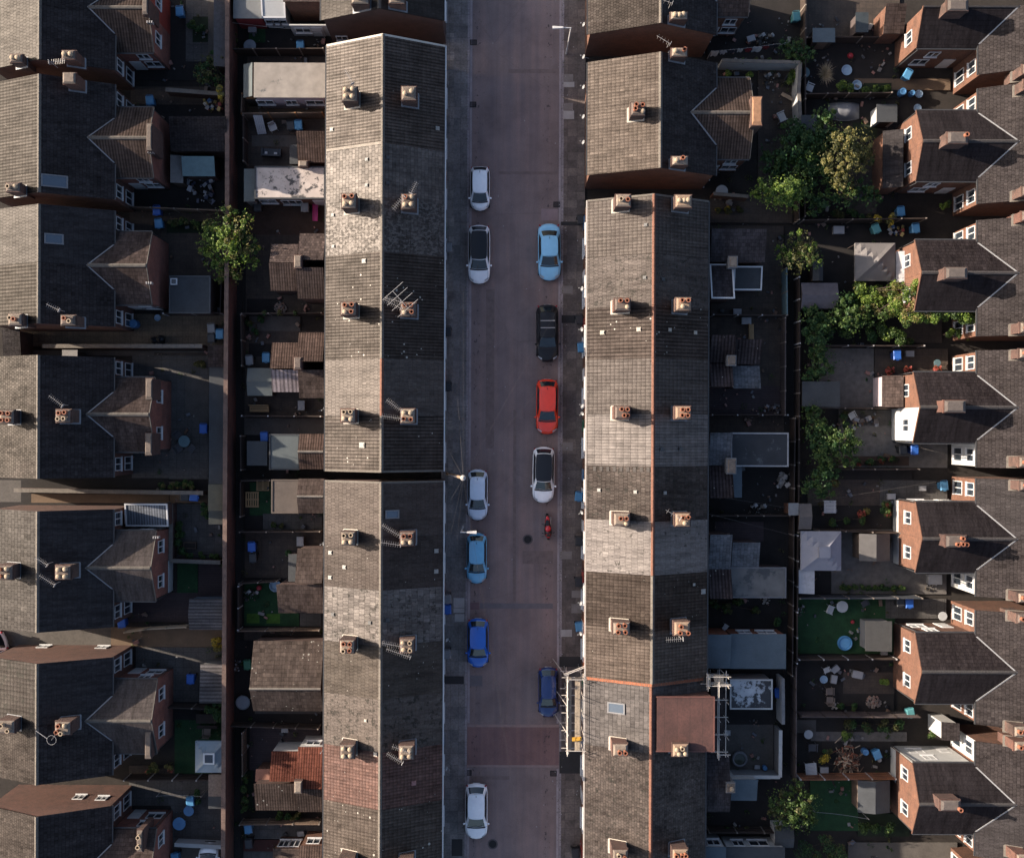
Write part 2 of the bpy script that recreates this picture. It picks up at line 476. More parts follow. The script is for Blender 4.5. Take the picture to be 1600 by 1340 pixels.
def asphalt(name, col, speed=False):
    m, nt, N, L, B = _nt(name)
    p = pos(N)
    a = noise(N, L, mapv(N, L, p, scale=(1.5, 0.05, 1)), 1.1, 4, 0.6)
    c = ramp(N, L, a, [(0.3, mul((col[0] * 0.82, col[1] * 0.85, col[2] * 0.9), 1)), (0.5, mul(col, 1)), (0.7, mul((col[0] * 1.2, col[1] * 1.12, col[2] * 1.08), 1))])
    b = noise(N, L, p, 0.35, 6, 0.65)
    c = mix(N, L, 1.0, c, ramp(N, L, b, [(0.3, 0.76), (0.5, 1.0), (0.7, 1.18)]), 'MULTIPLY')
    g = noise(N, L, p, 14, 4, 0.75)
    c = mix(N, L, 1.0, c, ramp(N, L, g, [(0.3, 0.80), (0.5, 1.0), (0.7, 1.2)]), 'MULTIPLY')
    # oil drips and damp marks gather along the right-hand parking strip and the left gutter
    sx = N.new('ShaderNodeSeparateXYZ'); L.new(p, sx.inputs[0])
    o = noise(N, L, mapv(N, L, p, scale=(1.3, 0.8, 1)), 2.6, 6, 0.75)
    gap = math_(N, L, 'MINIMUM', math_(N, L, 'ABSOLUTE', math_(N, L, 'SUBTRACT', sx.outputs[0], 3.75)), math_(N, L, 'ABSOLUTE', math_(N, L, 'ADD', sx.outputs[0], 1.8)))
    strip = ramp(N, L, gap, [(0.0, 0.105), (0.7, 0.0)])
    blot = ramp(N, L, math_(N, L, 'ADD', o, strip), [(0.665, 0.0), (0.71, 0.8)])
    c = mix(N, L, blot, c, (0.02, 0.018, 0.02))
    # cracks and lane joints
    w = N.new('ShaderNodeTexVoronoi'); w.feature = 'DISTANCE_TO_EDGE'; w.inputs['Scale'].default_value = 0.17
    L.new(mapv(N, L, p, scale=(1.0, 0.6, 1)), w.inputs['Vector'])
    cr = ramp(N, L, w.outputs['Distance'], [(0.0, 0.8), (0.006, 1.0)])
    c = mix(N, L, 0.6, c, cr, 'MULTIPLY')
    L.new(c, B.inputs['Base Color'])
    B.inputs['Roughness'].default_value = 0.72
    B.inputs['Specular IOR Level'].default_value = 0.35
    bump(N, L, B, g, 0.35, 0.01)
    return m
ROAD = asphalt('worn_asphalt', (0.205, 0.150, 0.138))
TABLE = asphalt('red_asphalt', (0.190, 0.108, 0.098))
PAVE_W = slabs('dark_paving', (0.29, 0.25, 0.232), (0.20, 0.175, 0.165), 0.62, 0.9, 0.0, 0.5, 0.3)
PAVE_E = slabs('brown_paving', (0.22, 0.17, 0.145), (0.13, 0.10, 0.088), 0.75, 0.62, 0.0, 0.5, 0.35)
KERB = slabs('kerb_stone', (0.42, 0.35, 0.345), (0.32, 0.27, 0.275), 5, 0.9, 0.0, 0.4, 0.2)

g = MB(EARTH)
g.poly([(-600, -600, -0.05), (600, -600, -0.05), (600, 600, -0.05), (-600, 600, -0.05)])
struct('ground', g)
XK0, XK1 = -2.42, 4.78        # inner faces of the two kerbs
YN, YS = 48.0, -48.0
def strip(x0, x1, y0, y1, z, mat, n=1): return MB(mat).box(x0, x1, y0, y1, z - 0.12, z)
yt0, yt1 = P(800, 1199)[1], P(800, 1130)[1]
struct('road', MB(ROAD).box(XK0, XK1, YS, YN, -0.1, 0.0))
# the raised red speed table with its ramped pale edges
t = MB(TABLE)
t.box(XK0 + 0.02, XK1 - 0.02, yt0 + 0.25, yt1 - 0.25, 0.0, 0.07)
struct('speed_table', t)
t = MB(plain('table_edge_line', (0.36, 0.25, 0.225), 0.8, 0.25, 2.0))
for ya, yb in ((yt0 + 0.25, yt0), (yt1 - 0.25, yt1)):
    t.prism([(XK0 + 0.02, ya, -0.02), (XK0 + 0.02, yb, -0.02), (XK0 + 0.02, ya, 0.07)], [(XK1 - 0.02, ya, -0.02), (XK1 - 0.02, yb, -0.02), (XK1 - 0.02, ya, 0.07)])
struct('speed_table_ramps', t)
PINK = plain('pink_patch', (0.36, 0.26, 0.26), 0.8, 0.2, 1.5)
DKPATCH = plain('dark_patch', (0.19, 0.165, 0.172), 0.8, 0.2, 1.5)
REDPATCH = plain('red_patch', (0.2, 0.125, 0.13), 0.8, 0.2, 1.5)
def road_patch(a, b, c, d, mat, z=0.006, name='road_patch'):
    x0, x1, y0, y1 = RECT(a, b, c, d)
    struct(name, MB(mat).box(x0, x1, y0, y1, z - 0.02, z))
road_patch(843, 326, 869, 344, PINK)
road_patch(735, 941, 751, 952, REDPATCH)
road_patch(735, 1055, 757, 1072, DKPATCH)
road_patch(752, 942, 866, 950, DKPATCH, 0.004)
TRENCH = plain('trench_patch', (0.225, 0.165, 0.15), 0.85, 0.3, 2.5)
for q in ((758, 452, 772, 700), (790, 108, 868, 114), (776, 268, 869, 272), (802, 640, 808, 940), (740, 1212, 800, 1217), (818, 860, 866, 880)): road_patch(*q, TRENCH, 0.0045)
# gutters and kerbs
k = MB(KERB)
k.box(XK0 - 0.16, XK0, YS, YN, -0.1, 0.12)
k.box(XK1, XK1 + 0.16, YS, YN, -0.1, 0.12)
struct('kerb', k)
CH = plain('gutter_channel', (0.40, 0.335, 0.335), 0.85, 0.3, 1.6)
k = MB(CH)
k.box(XK0 + 0.03, XK0 + 0.2, YS, yt0 - 0.05, -0.05, 0.008)
k.box(XK0 + 0.03, XK0 + 0.2, yt1 + 0.05, YN, -0.05, 0.008)
k.box(XK1 - 0.2, XK1 - 0.03, YS, yt0 - 0.05, -0.05, 0.008)
k.box(XK1 - 0.2, XK1 - 0.03, yt1 + 0.05, YN, -0.05, 0.008)
struct('gutter_channels', k)
struct('pavement_west', MB(PAVE_W).box(-4.5, XK0 - 0.16, YS, YN, -0.1, 0.11))
struct('pavement_east', MB(PAVE_E).box(XK1 + 0.16, 6.62, YS, YN, -0.1, 0.11))
# the back edge of the west pavement: a band of smaller dark flags against the houses
PV2 = slabs('small_flags', (0.36, 0.30, 0.265), (0.2, 0.17, 0.155), 0.5, 0.72, 0.0, 0.4, 0.4)
b_ = MB(PV2)
yy = 33.0
while yy > -8:
    w_ = random.uniform(0.55, 0.8)
    b_.box(-4.28, -3.62 + random.uniform(-0.05, 0.05), yy - 1.15, yy, 0.06, 0.118); yy -= 1.25
struct('pavement_band', b_)
SLAB_L = plain('new_slab', (0.45, 0.41, 0.385), 0.85, 0.2, 2.0)
SLAB_M = plain('middling_slab', (0.26, 0.22, 0.20), 0.85, 0.25, 2.0)
for a, b, c, d, m in ((711, 934, 728, 949, SLAB_L), (711, 950, 728, 957, SLAB_L), (713, 959, 728, 971, SLAB_L), (694, 314, 703, 340, SLAB_M),
                      (876, 128, 893, 136, SLAB_L), (876, 116, 891, 127, SLAB_M), (876, 173, 893, 186, SLAB_L), (876, 161, 891, 172, SLAB_M),
                      (895, 921, 911, 932, SLAB_M), (895, 942, 911, 956, SLAB_M), (879, 982, 896, 993, SLAB_L), (709, 728, 726, 739, SLAB_M), (878, 690, 895, 703, SLAB_M),
                      (876, 860, 895, 872, SLAB_M), (876, 446, 893, 458, SLAB_M)):
    x0, x1, y0, y1 = RECT(a, b, c, d)
    struct('pavement_slab', MB(m).box(x0, x1, y0, y1, 0.05, 0.122))
DKFLAG = plain('dark_tar_patch', (0.04, 0.036, 0.036), 0.85, 0.2, 2.0)
for a, b, c, d in ((697, 1056, 728, 1068), (711, 1310, 728, 1336), (877, 1024, 912, 1040), (878, 1172, 911, 1206), (876, 492, 897, 504), (874, 346, 905, 352)):
    x0, x1, y0, y1 = RECT(a, b, c, d)
    struct('pavement_patch', MB(DKFLAG).box(x0, x1, y0, y1, 0.05, 0.1215))

# drain grates and manhole covers are small iron things in the road
IRON = plain('cast_iron', (0.025, 0.022, 0.022), 0.6, 0.3, 8.0, metal=0.3)
def gully(px, py, label):
    x, y = P(px, py)
    t = thing('drain_grate', label, 'drain', (x, y, 0.0), group='drains in the road gutter')
    m = MB(IRON)
    m.box(x - 0.26, x + 0.26, y - 0.22, y - 0.17, -0.02, 0.022); m.box(x - 0.26, x + 0.26, y + 0.17, y + 0.22, -0.02, 0.022)
    m.box(x - 0.26, x - 0.21, y - 0.17, y + 0.17, -0.02, 0.022); m.box(x + 0.21, x + 0.26, y - 0.17, y + 0.17, -0.02, 0.022)
    m.build('frame', t)
    m = MB(IRON)
    for i in range(5): m.box(x - 0.21, x + 0.21, y - 0.15 + i * 0.066, y - 0.112 + i * 0.066, -0.02, 0.016)
    m.build('bars', t)
gully(736, 1207, 'black iron drain grate below the red speed table at the left gutter')
gully(869, 1207, 'black iron drain grate below the red speed table at the right gutter')
gully(735, 67, 'iron drain grate in the left gutter, topmost of the small dark ones')
gully(735, 164, 'iron drain grate in the left gutter above the small white hatchback')
gully(867, 319, 'iron drain grate in the right gutter just above the pink road patch')
def manhole(px, py, label, r=0.3):
    x, y = P(px, py)
    t = thing('manhole_cover', label, 'manhole', (x, y, 0.0))
    m = MB(IRON).lathe((x, y, 0), [(r, -0.02), (r, 0.014), (r - 0.05, 0.018), (0.001, 0.018)], 20)
    m.build('cover', t)
    MB(plain('manhole_ring', (0.12, 0.10, 0.10), 0.8)).lathe((x, y, 0), [(r + 0.10, -0.02), (r + 0.10, 0.007), (r + 0.01, 0.009), (r + 0.01, -0.02)], 20).build('surround', t)
manhole(826, 842, 'round manhole cover in the road left of the motorcycle')
manhole(775, 1318, 'round worn manhole cover in the road below the lowest white car')

# yards: each paved, grassed or gravelled patch is its own sheet
YARD = {
 'slab': slabs('grey_yard_slabs', (0.0876, 0.0809, 0.0754), (0.0708, 0.0662, 0.0633), 0.6, 0.6, 0.0, 0.4, 0.3),
 'buff': slabs('buff_yard_paving', (0.1603, 0.1183, 0.0765), (0.1299, 0.0955, 0.0649), 0.45, 0.45, 0.0, 0.5, 0.3),
 'brown': slabs('brown_yard_paving', (0.0661, 0.0472, 0.0346), (0.0535, 0.0378, 0.0288), 0.5, 0.5, 0.0, 0.5, 0.4),
 'tan': plain('tan_yard_concrete', (0.1432, 0.0969, 0.0632), 0.9, 0.25, 1.0),
 'conc': plain('yard_concrete', (0.0943, 0.0843, 0.0754), 0.9, 0.35, 1.0),
 'dark': plain('dark_yard_ground', (0.0205, 0.0174, 0.0164), 0.95, 0.4, 1.2),
 'grass': plain('artificial_turf', (0.0162, 0.0556, 0.0196), 0.95, 0.5, 1.2),
 'bright': plain('bright_turf', (0.0607, 0.1375, 0.0176), 0.95, 0.5, 1.2),
 'lawn': plain('rough_lawn', (0.0146, 0.0257, 0.0113), 0.95, 0.45, 1.5),
 'deck': slabs('purple_brown_decking', (0.0535, 0.0328, 0.0346), (0.044, 0.0265, 0.0288), 2.4, 0.14, 0.5, 0.35, 0.25),
 'redfloor': plain('red_yard_paint', (0.0629, 0.0158, 0.0112), 0.8, 0.25, 1.0),
 'gravel': plain('pale_gravel', (0.126, 0.1149, 0.1074), 0.95, 0.4, 2.5),
 'brown2': plain('brown_bare_earth', (0.063, 0.0389, 0.0283), 0.95, 0.4, 1.2),
}
NAMES = {'grass': 'lawn', 'bright': 'lawn', 'lawn': 'lawn', 'dark': 'yard_ground', 'brown2': 'yard_ground', 'deck': 'decking_ground', 'gravel': 'gravel_yard'}
zoff = [0.0]
def yard(kind, a, b, c, d, lift=0):
    x0, x1, y0, y1 = RECT(a, b, c, d)
    zoff[0] += 0.001
    z = 0.01 + zoff[0]
    struct(NAMES.get(kind, 'paved_yard'), MB(YARD[kind]).box(x0, x1, y0, y1, -0.04, z))
for q in [
 # west houses, back yards
 ('dark', 0, -20, 352, 130), ('slab', 285, -20, 330, 100, 1), ('lawn', 296, 30, 322, 70, 2), ('conc', 320, 0, 351, 108, 3), ('brown', 200, 140, 352, 168, 1), ('dark', 200, 168, 352, 330),
 ('brown', 200, 330, 352, 442), ('lawn', 258, 350, 330, 368, 1), ('buff', 205, 495, 352, 546), ('buff', 32, 520, 205, 546), ('conc', 32, 553, 326, 560), ('brown', 240, 555, 326, 580, 1), ('slab', 206, 560, 326, 752), ('conc', 290, 595, 326, 660, 1),
 ('buff', 95, 757, 290, 768), ('dark', 0, 752, 265, 800), ('tan', 50, 777, 265, 790), ('tan', 266, 776, 326, 789), ('conc', 0, 756, 34, 790), ('slab', 268, 791, 352, 875), ('grass', 279, 884, 311, 930, 1), ('deck', 200, 930, 352, 975), ('deck', 312, 878, 352, 930, 1),  # tan strips paint the sunlit part of the passage, dark ground its shade
 ('tan', 176, 984, 352, 1014), ('conc', 0, 984, 176, 1014), ('slab', 215, 1015, 352, 1100), ('dark', 215, 1100, 352, 1130), ('grass', 277, 1128, 352, 1212), ('brown', 206, 1200, 277, 1215), ('slab', 206, 1213, 352, 1262), ('slab', 272, 1262, 352, 1312, 0), ('conc', 206, 1312, 352, 1360),
 # alley behind the long wall
 ('dark', 366, -40, 381, 1400),
 # west terrace, back yards
 ('dark', 382, -20, 510, 60), ('dark', 382, 60, 505, 92), ('grass', 384, 30, 410, 70, 1), ('brown', 382, 92, 505, 158), ('tan', 382, 158, 505, 187), ('brown', 382, 188, 505, 262), ('conc', 390, 215, 460, 232, 1), ('brown2', 382, 262, 505, 370),
 ('brown', 382, 370, 505, 495), ('dark', 384, 470, 440, 497, 1), ('conc', 388, 497, 468, 520, 1), ('brown', 382, 520, 505, 622), ('dark', 388, 540, 424, 560, 1), ('brown', 382, 622, 505, 655), ('conc', 382, 656, 505, 682), ('dark', 382, 683, 420, 738),
 ('grass', 391, 756, 426, 808), ('slab', 412, 805, 505, 830), ('dark', 384, 808, 411, 830), ('brown', 384, 832, 505, 905), ('grass', 384, 912, 440, 980), ('bright', 388, 961, 408, 976, 1), ('bright', 419, 961, 452, 976, 1), ('grass', 440, 960, 470, 980), ('slab', 471, 960, 505, 980),
 ('brown', 384, 984, 505, 1003), ('dark', 366, 1003, 400, 1128), ('conc', 402, 1090, 505, 1117), ('dark', 400, 1117, 505, 1132), ('deck', 394, 1134, 505, 1205), ('slab', 388, 1284, 508, 1312), ('lawn', 384, 1207, 400, 1265), ('redfloor', 386, 1314, 445, 1332), ('slab', 386, 1332, 508, 1400),
 # east terrace, back yards
 ('dark', 1100, -20, 1245, 103), ('brown', 1180, 104, 1240, 300), ('brown', 1106, 302, 1235, 345), ('brown', 1108, 350, 1222, 490), ('brown', 1108, 492, 1222, 645), ('deck', 1108, 600, 1218, 645, 1), ('brown', 1108, 647, 1232, 672), ('conc', 1160, 733, 1212, 756, 1), ('grass', 1163, 757, 1210, 778, 1), ('dark', 1108, 725, 1232, 885),
 ('deck', 1118, 812, 1194, 842, 1), ('dark', 1108, 930, 1232, 988), ('dark', 1108, 1040, 1222, 1128), ('conc', 1136, 1128, 1212, 1200), ('dark', 1108, 1200, 1235, 1350),
 # alley of the east yards
 ('dark', 1223, 350, 1244, 1400),
 # east houses, back yards
 ('brown', 1246, -20, 1400, 62), ('dark', 1246, 64, 1400, 150), ('tan', 1330, 119, 1480, 136, 1), ('lawn', 1318, 126, 1388, 148, 2), ('dark', 1246, 152, 1400, 345), ('lawn', 1328, 188, 1366, 210, 1), ('brown', 1320, 240, 1366, 330, 1), ('dark', 1246, 347, 1425, 535), ('brown', 1405, 440, 1470, 530, 0),
 ('gravel', 1278, 540, 1364, 634), ('brown', 1365, 540, 1480, 634), ('conc', 1310, 636, 1392, 660), ('gravel', 1310, 660, 1480, 725), ('brown2', 1310, 708, 1420, 722, 1), ('dark', 1246, 727, 1425, 745), ('brown', 1262, 745, 1375, 785), ('dark', 1246, 786, 1392, 820), ('slab', 1375, 745, 1480, 785), ('gravel', 1300, 822, 1480, 922), ('dark', 1274, 888, 1300, 922, 1),
 ('grass', 1246, 930, 1400, 1016), ('slab', 1385, 930, 1480, 960, 1), ('dark', 1246, 1018, 1400, 1104), ('brown', 1320, 1045, 1400, 1078, 1), ('dark', 1246, 1110, 1400, 1210), ('conc', 1248, 1120, 1278, 1140, 1), ('gravel', 1270, 1138, 1420, 1152, 1), ('grass', 1270, 1214, 1345, 1292), ('lawn', 1345, 1265, 1425, 1300), ('conc', 1330, 1310, 1500, 1340),
]: yard(*q)
# ------------------------------------------------------------------ house parts
def window(par, face, x, y, z, w, h, mull=1, transom=False, frame=None, name='window', sill=True):
    """a framed window on a wall plane; face = the side it looks to, (x, y, z) = middle of its bottom edge on the wall"""
    dx, dy = {'e': (1, 0), 'w': (-1, 0), 'n': (0, 1), 's': (0, -1)}[face]
    fr = MB(frame or UPVC)
    def bx(m, a0, a1, z0, z1, d0, d1):
        if dx: m.box(x + dx * d0, x + dx * d1, y + a0, y + a1, z + z0, z + z1)
        else: m.box(x + a0, x + a1, y + dy * d0, y + dy * d1, z + z0, z + z1)
    b = 0.058
    bx(fr, -w / 2, -w / 2 + b, 0, h, -0.04, 0.06); bx(fr, w / 2 - b, w / 2, 0, h, -0.04, 0.06)
    bx(fr, -w / 2 + b, w / 2 - b, 0, b, -0.04, 0.058); bx(fr, -w / 2 + b, w / 2 - b, h - b, h, -0.04, 0.058)
    for i in range(mull):
        c = -w / 2 + w * (i + 1) / (mull + 1)
        bx(fr, c - 0.035, c + 0.035, b, h - b, -0.04, 0.052)
    if transom: bx(fr, -w / 2 + b, w / 2 - b, h * 0.7, h * 0.7 + 0.05, -0.04, 0.049)
    if sill: bx(fr, -w / 2 - 0.06, w / 2 + 0.06, -0.07, 0.0, -0.02, 0.13)
    f = fr.build(name, par)
    p = MB(GLASS)
    bx(p, -w / 2 + b, w / 2 - b, b, h - b, -0.03, 0.022)
    p.build('pane', f)
    return f

def door(par, face, x, y, mat=None, w=0.9, h=2.05):
    dx, dy = {'e': (1, 0), 'w': (-1, 0), 'n': (0, 1), 's': (0, -1)}[face]
    m = MB(mat or UPVC); k = MB(ALU)
    def bx(m, a0, a1, z0, z1, d0, d1):
        if dx: m.box(x + dx * d0, x + dx * d1, y + a0, y + a1, z0, z1)
        else: m.box(x + a0, x + a1, y + dy * d0, y + dy * d1, z0, z1)
    bx(m, -w / 2, w / 2, 0.06, h, -0.03, 0.05)
    bx(m, -w / 2 + 0.12, w / 2 - 0.12, 0.3, 0.95, 0.04, 0.062); bx(m, -w / 2 + 0.12, w / 2 - 0.12, 1.15, 1.85, 0.04, 0.062)
    d = m.build('door', par)
    bx(k, w / 2 - 0.1, w / 2 - 0.06, 0.95, 1.1, 0.05, 0.10); k.build('handle', d)
    return d

def aerial(par, base, rot=0.0, length=1.2, n=8, mast=0.9, kind='yagi', name='tv_aerial'):
    x, y, z = base
    m = MB(ALU)
    m.tube((x, y, z - 0.4), (x, y, z + mast), 0.022, 5)
    c, s_ = cos(rot), sin(rot)
    zt = z + mast
    if kind == 'yagi':
        m.tube((x - 0.15 * c, y - 0.15 * s_, zt), (x + length * c, y + length * s_, zt), 0.013, 4)
        for i in range(n):
            t = length * (i + 0.5) / n; w = 0.19
            m.tube((x + t * c + w * s_, y + t * s_ - w * c, zt), (x + t * c - w * s_, y + t * s_ + w * c, zt), 0.008, 3)
        m.obox((x - 0.12 * c, y - 0.12 * s_, zt), 0.03, 0.3, 0.3, rot)
    else:     # big four-element array
        m.tube((x - 0.7 * c, y - 0.7 * s_, zt), (x + 0.9 * c, y + 0.9 * s_, zt), 0.02, 4)
        for t in (-0.7, -0.1, 0.4, 0.9):
            m.tube((x + t * c + 0.95 * s_, y + t * s_ - 0.95 * c, zt), (x + t * c - 0.95 * s_, y + t * s_ + 0.95 * c, zt), 0.016, 4)
    return m.build(name, par)

def dish(par, x, y, z, rot=0.0, name='satellite_dish', r=0.17):
    m = MB(DISHM)
    c, s_ = cos(rot), sin(rot)
    n = Vector((c * 0.85, s_ * 0.85, 0.5)).normalized(); u = n.orthogonal().normalized(); w = n.cross(u)
    ctr = Vector((x + 0.35 * c, y + 0.35 * s_, z))
    rows = []
    for k in range(4):
        rr = r * k / 3
        rows.append([tuple(ctr + (u * cos(2 * pi * q / 12) + w * sin(2 * pi * q / 12)) * rr + n * (0.09 * (k / 3) ** 2)) for q in range(13)])
    m.grid(rows)
    m.tube((x, y, z - 0.05), tuple(ctr), 0.02, 4)
    m.tube(tuple(ctr - w * r * 0.8), tuple(ctr + n * 0.35), 0.012, 4)
    m.obox(tuple(ctr + n * 0.35), 0.07, 0.07, 0.07)
    return m.build(name, par)

POTM = [TERRA, BUFF]
def chimney(par, x, y, w, d, zb, zt, pots=(), mat=None, flash=None, flash_m=None, stack=None):
    """brick stack with oversailing courses, a mortar top and clay pots; pots: list of (dx, dy, kind); flash: (slope dz/dx, dz/dy, roof z at its middle)"""
    mat = random.choice((STACKB, STACKB, BRICK3, DARKBRICK, BRICK)) if mat in (None, BRICK, BRICK2, STACKB) else mat
    stack = stack or random.choice(STACKS)
    if w > .8: w *= random.uniform(.93, 1.04); d *= random.uniform(.92, 1.05); zt += random.uniform(-.2, .16)
    pots = [(a + random.uniform(-.03, .03), b + random.uniform(-.03, .03), c) for a, b, c in pots]
    m = MB(mat)
    m.box(x - w / 2, x + w / 2, y - d / 2, y + d / 2, zb, zt - 0.34)
    m.box(x - w / 2 - 0.05, x + w / 2 + 0.05, y - d / 2 - 0.05, y + d / 2 + 0.05, zt - 0.34, zt - 0.16)
    m.box(x - w / 2 - 0.01, x + w / 2 + 0.01, y - d / 2 - 0.01, y + d / 2 + 0.01, zt - 0.16, zt - 0.05)
    a, b = w / 2 - 0.005, d / 2 - 0.005
    m.prism([(x - a, y - b, zt - 0.06), (x + a, y - b, zt - 0.06), (x + a, y + b, zt - 0.06), (x - a, y + b, zt - 0.06)],
            [(x - a * .72, y - b * .72, zt + 0.04), (x + a * .72, y - b * .72, zt + 0.04), (x + a * .72, y + b * .72, zt + 0.04), (x - a * .72, y + b * .72, zt + 0.04)], stack or STACK)
    o = m.build('chimney', par)
    for dx, dy, kind in pots:
        p = MB(POTM[1] if kind in 'bc' else POTM[0])
        r = 0.14; h = (0.42 if kind in 'tb' else 0.26) * random.uniform(.85, 1.15)
        if kind == 'c':    # capped pot
            p.lathe((x + dx, y + dy, zt), [(r, -0.05), (r, h), (r + 0.03, h + 0.02), (r * 0.7, h + 0.10), (0.001, h + 0.12)], 12)
        else:
            p.lathe((x + dx, y + dy, zt), [(r + 0.02, -0.05), (r, 0.06), (r * 0.92, h - 0.06), (r + 0.025, h - 0.04), (r + 0.025, h), (r * 0.72, h), (r * 0.70, h - 0.3)], 12)
            p.lathe((x + dx, y + dy, zt), [(r * 0.70, h - 0.28), (0.001, h - 0.28)], 12, SOOT)
        p.build('chimney_pot', o, smooth=False)
    if flash:
        sx, sy, z0 = flash
        f = MB(flash_m or LEAD)
        def zz(px, py): return z0 + sx * (px - x) + sy * (py - y) + 0.035
        ww, dd = w / 2, d / 2
        for (xa, xb, ya, yb) in ((x - ww - 0.12, x + ww + 0.08, y - dd - 0.12, y - dd), (x - ww - 0.12, x - ww, y - dd, y + dd), (x + ww, x + ww + 0.09, y - dd, y + dd), (x - ww - 0.06, x + ww + 0.06, y + dd, y + dd + 0.05)):
            f.slab([(xa, ya, zz(xa, ya)), (xb, ya, zz(xb, ya)), (xb, yb, zz(xb, yb)), (xa, yb, zz(xa, yb))], 0.05)
        f.build('flashing', o)
    return o

def rooflight(par, x, y, zf, w, d, ax='x', frame=None):
    """sloping roof window; zf(x, y) gives the roof surface"""
    fm = MB(frame or plain('rooflight_frame', (0.16, 0.16, 0.17), 0.5, 0.15))
    def q(x0, x1, y0, y1, up): return [(a, b, zf(a, b) + up) for a, b in ((x0, y0), (x1, y0), (x1, y1), (x0, y1))]
    b = 0.09
    fm.slab(q(x - w / 2, x + w / 2, y - d / 2, y - d / 2 + b, 0.10), 0.12); fm.slab(q(x - w / 2, x + w / 2, y + d / 2 - b, y + d / 2, 0.10), 0.12)
    fm.slab(q(x - w / 2, x - w / 2 + b, y - d / 2 + b, y + d / 2 - b, 0.098), 0.12); fm.slab(q(x + w / 2 - b, x + w / 2, y - d / 2 + b, y + d / 2 - b, 0.098), 0.12)
    o = fm.build('rooflight', par)
    MB(SKYGLASS).slab(q(x - w / 2 + b, x + w / 2 - b, y - d / 2 + b, y + d / 2 - b, 0.07), 0.05).build('pane', o)
    return o

def vents(par, lst, zf, mat=None):
    for x, y, s in lst:
        m = MB(mat or plain('roof_vent', (0.30, 0.29, 0.27), 0.7, 0.2))
        z = zf(x, y)
        m.slab([(a, b, zf(a, b) + 0.07) for a, b in ((x - s, y - s), (x + s, y - s), (x + s, y + s), (x - s, y + s))], 0.09)
        m.slab([(a, b, zf(a, b) + 0.11) for a, b in ((x - s * .6, y - s * .6), (x + s * .7, y - s * .6), (x + s * .7, y + s * .6), (x - s * .6, y + s * .6))], 0.05)
        m.build('roof_vent', par)

def ridge_run(par, x, y0, y1, z, mat, r=0.10):
    m = MB(mat)
    n = max(1, int(abs(y1 - y0) / 0.45)); st = (y1 - y0) / n
    for i in range(n):
        a, b = y0 + i * st, y0 + (i + 1) * st - 0.012
        dz = random.uniform(-0.008, 0.008)
        prof = [(-r - 0.04, -0.07), (-r * .7, 0.02), (0, 0.06), (r * .7, 0.02), (r + 0.04, -0.07)]
        m.prism([(x + p, a, z + q + dz) for p, q in prof], [(x + p, b, z + q + dz) for p, q in prof])
    return m.build('ridge_tiles', par)

def slope_slabs(par, mats, x0, xr, x1, y0, y1, he0, hr, he1, name='roof', seg=4, t=0.10):
    """two pitched slopes meeting at xr, each with slightly uneven courses"""
    m = MB(mats[0])
    ys = [y0 + (y1 - y0) * i / seg for i in range(seg + 1)]
    for xa, ha, xb, hb, mt in ((x0, he0, xr, hr, mats[0]), (xr, hr, x1, he1, mats[1])):
        b = len(m.v); rows = 4; k = m._mi(mt); N_ = (seg + 1)
        for j in range(rows + 1):
            f = j / rows
            for i, yy in enumerate(ys):
                z = ha + (hb - ha) * f
                if 0 < i < seg and 0 < j < rows: z += random.uniform(-0.022, 0.012)
                m.v.append((xa + (xb - xa) * f, yy, z))
        for j in range(rows):
            for i in range(seg):
                m.f.append((b + j * N_ + i, b + (j + 1) * N_ + i, b + (j + 1) * N_ + i + 1, b + j * N_ + i + 1)); m.m.append(k)
        lo = [(xa, y0, ha - t), (xb, y0, hb - t), (xb, y1, hb - t), (xa, y1, ha - t)]
        up = [(xa, y0, ha), (xb, y0, hb), (xb, y1, hb), (xa, y1, ha)]
        m.poly([lo[0], lo[3], lo[2], lo[1]], mt)
        for q in range(4):
            r = (q + 1) % 4
            m.poly([lo[q], lo[r], up[r], up[q]], mt)
    return m.build(name, par)

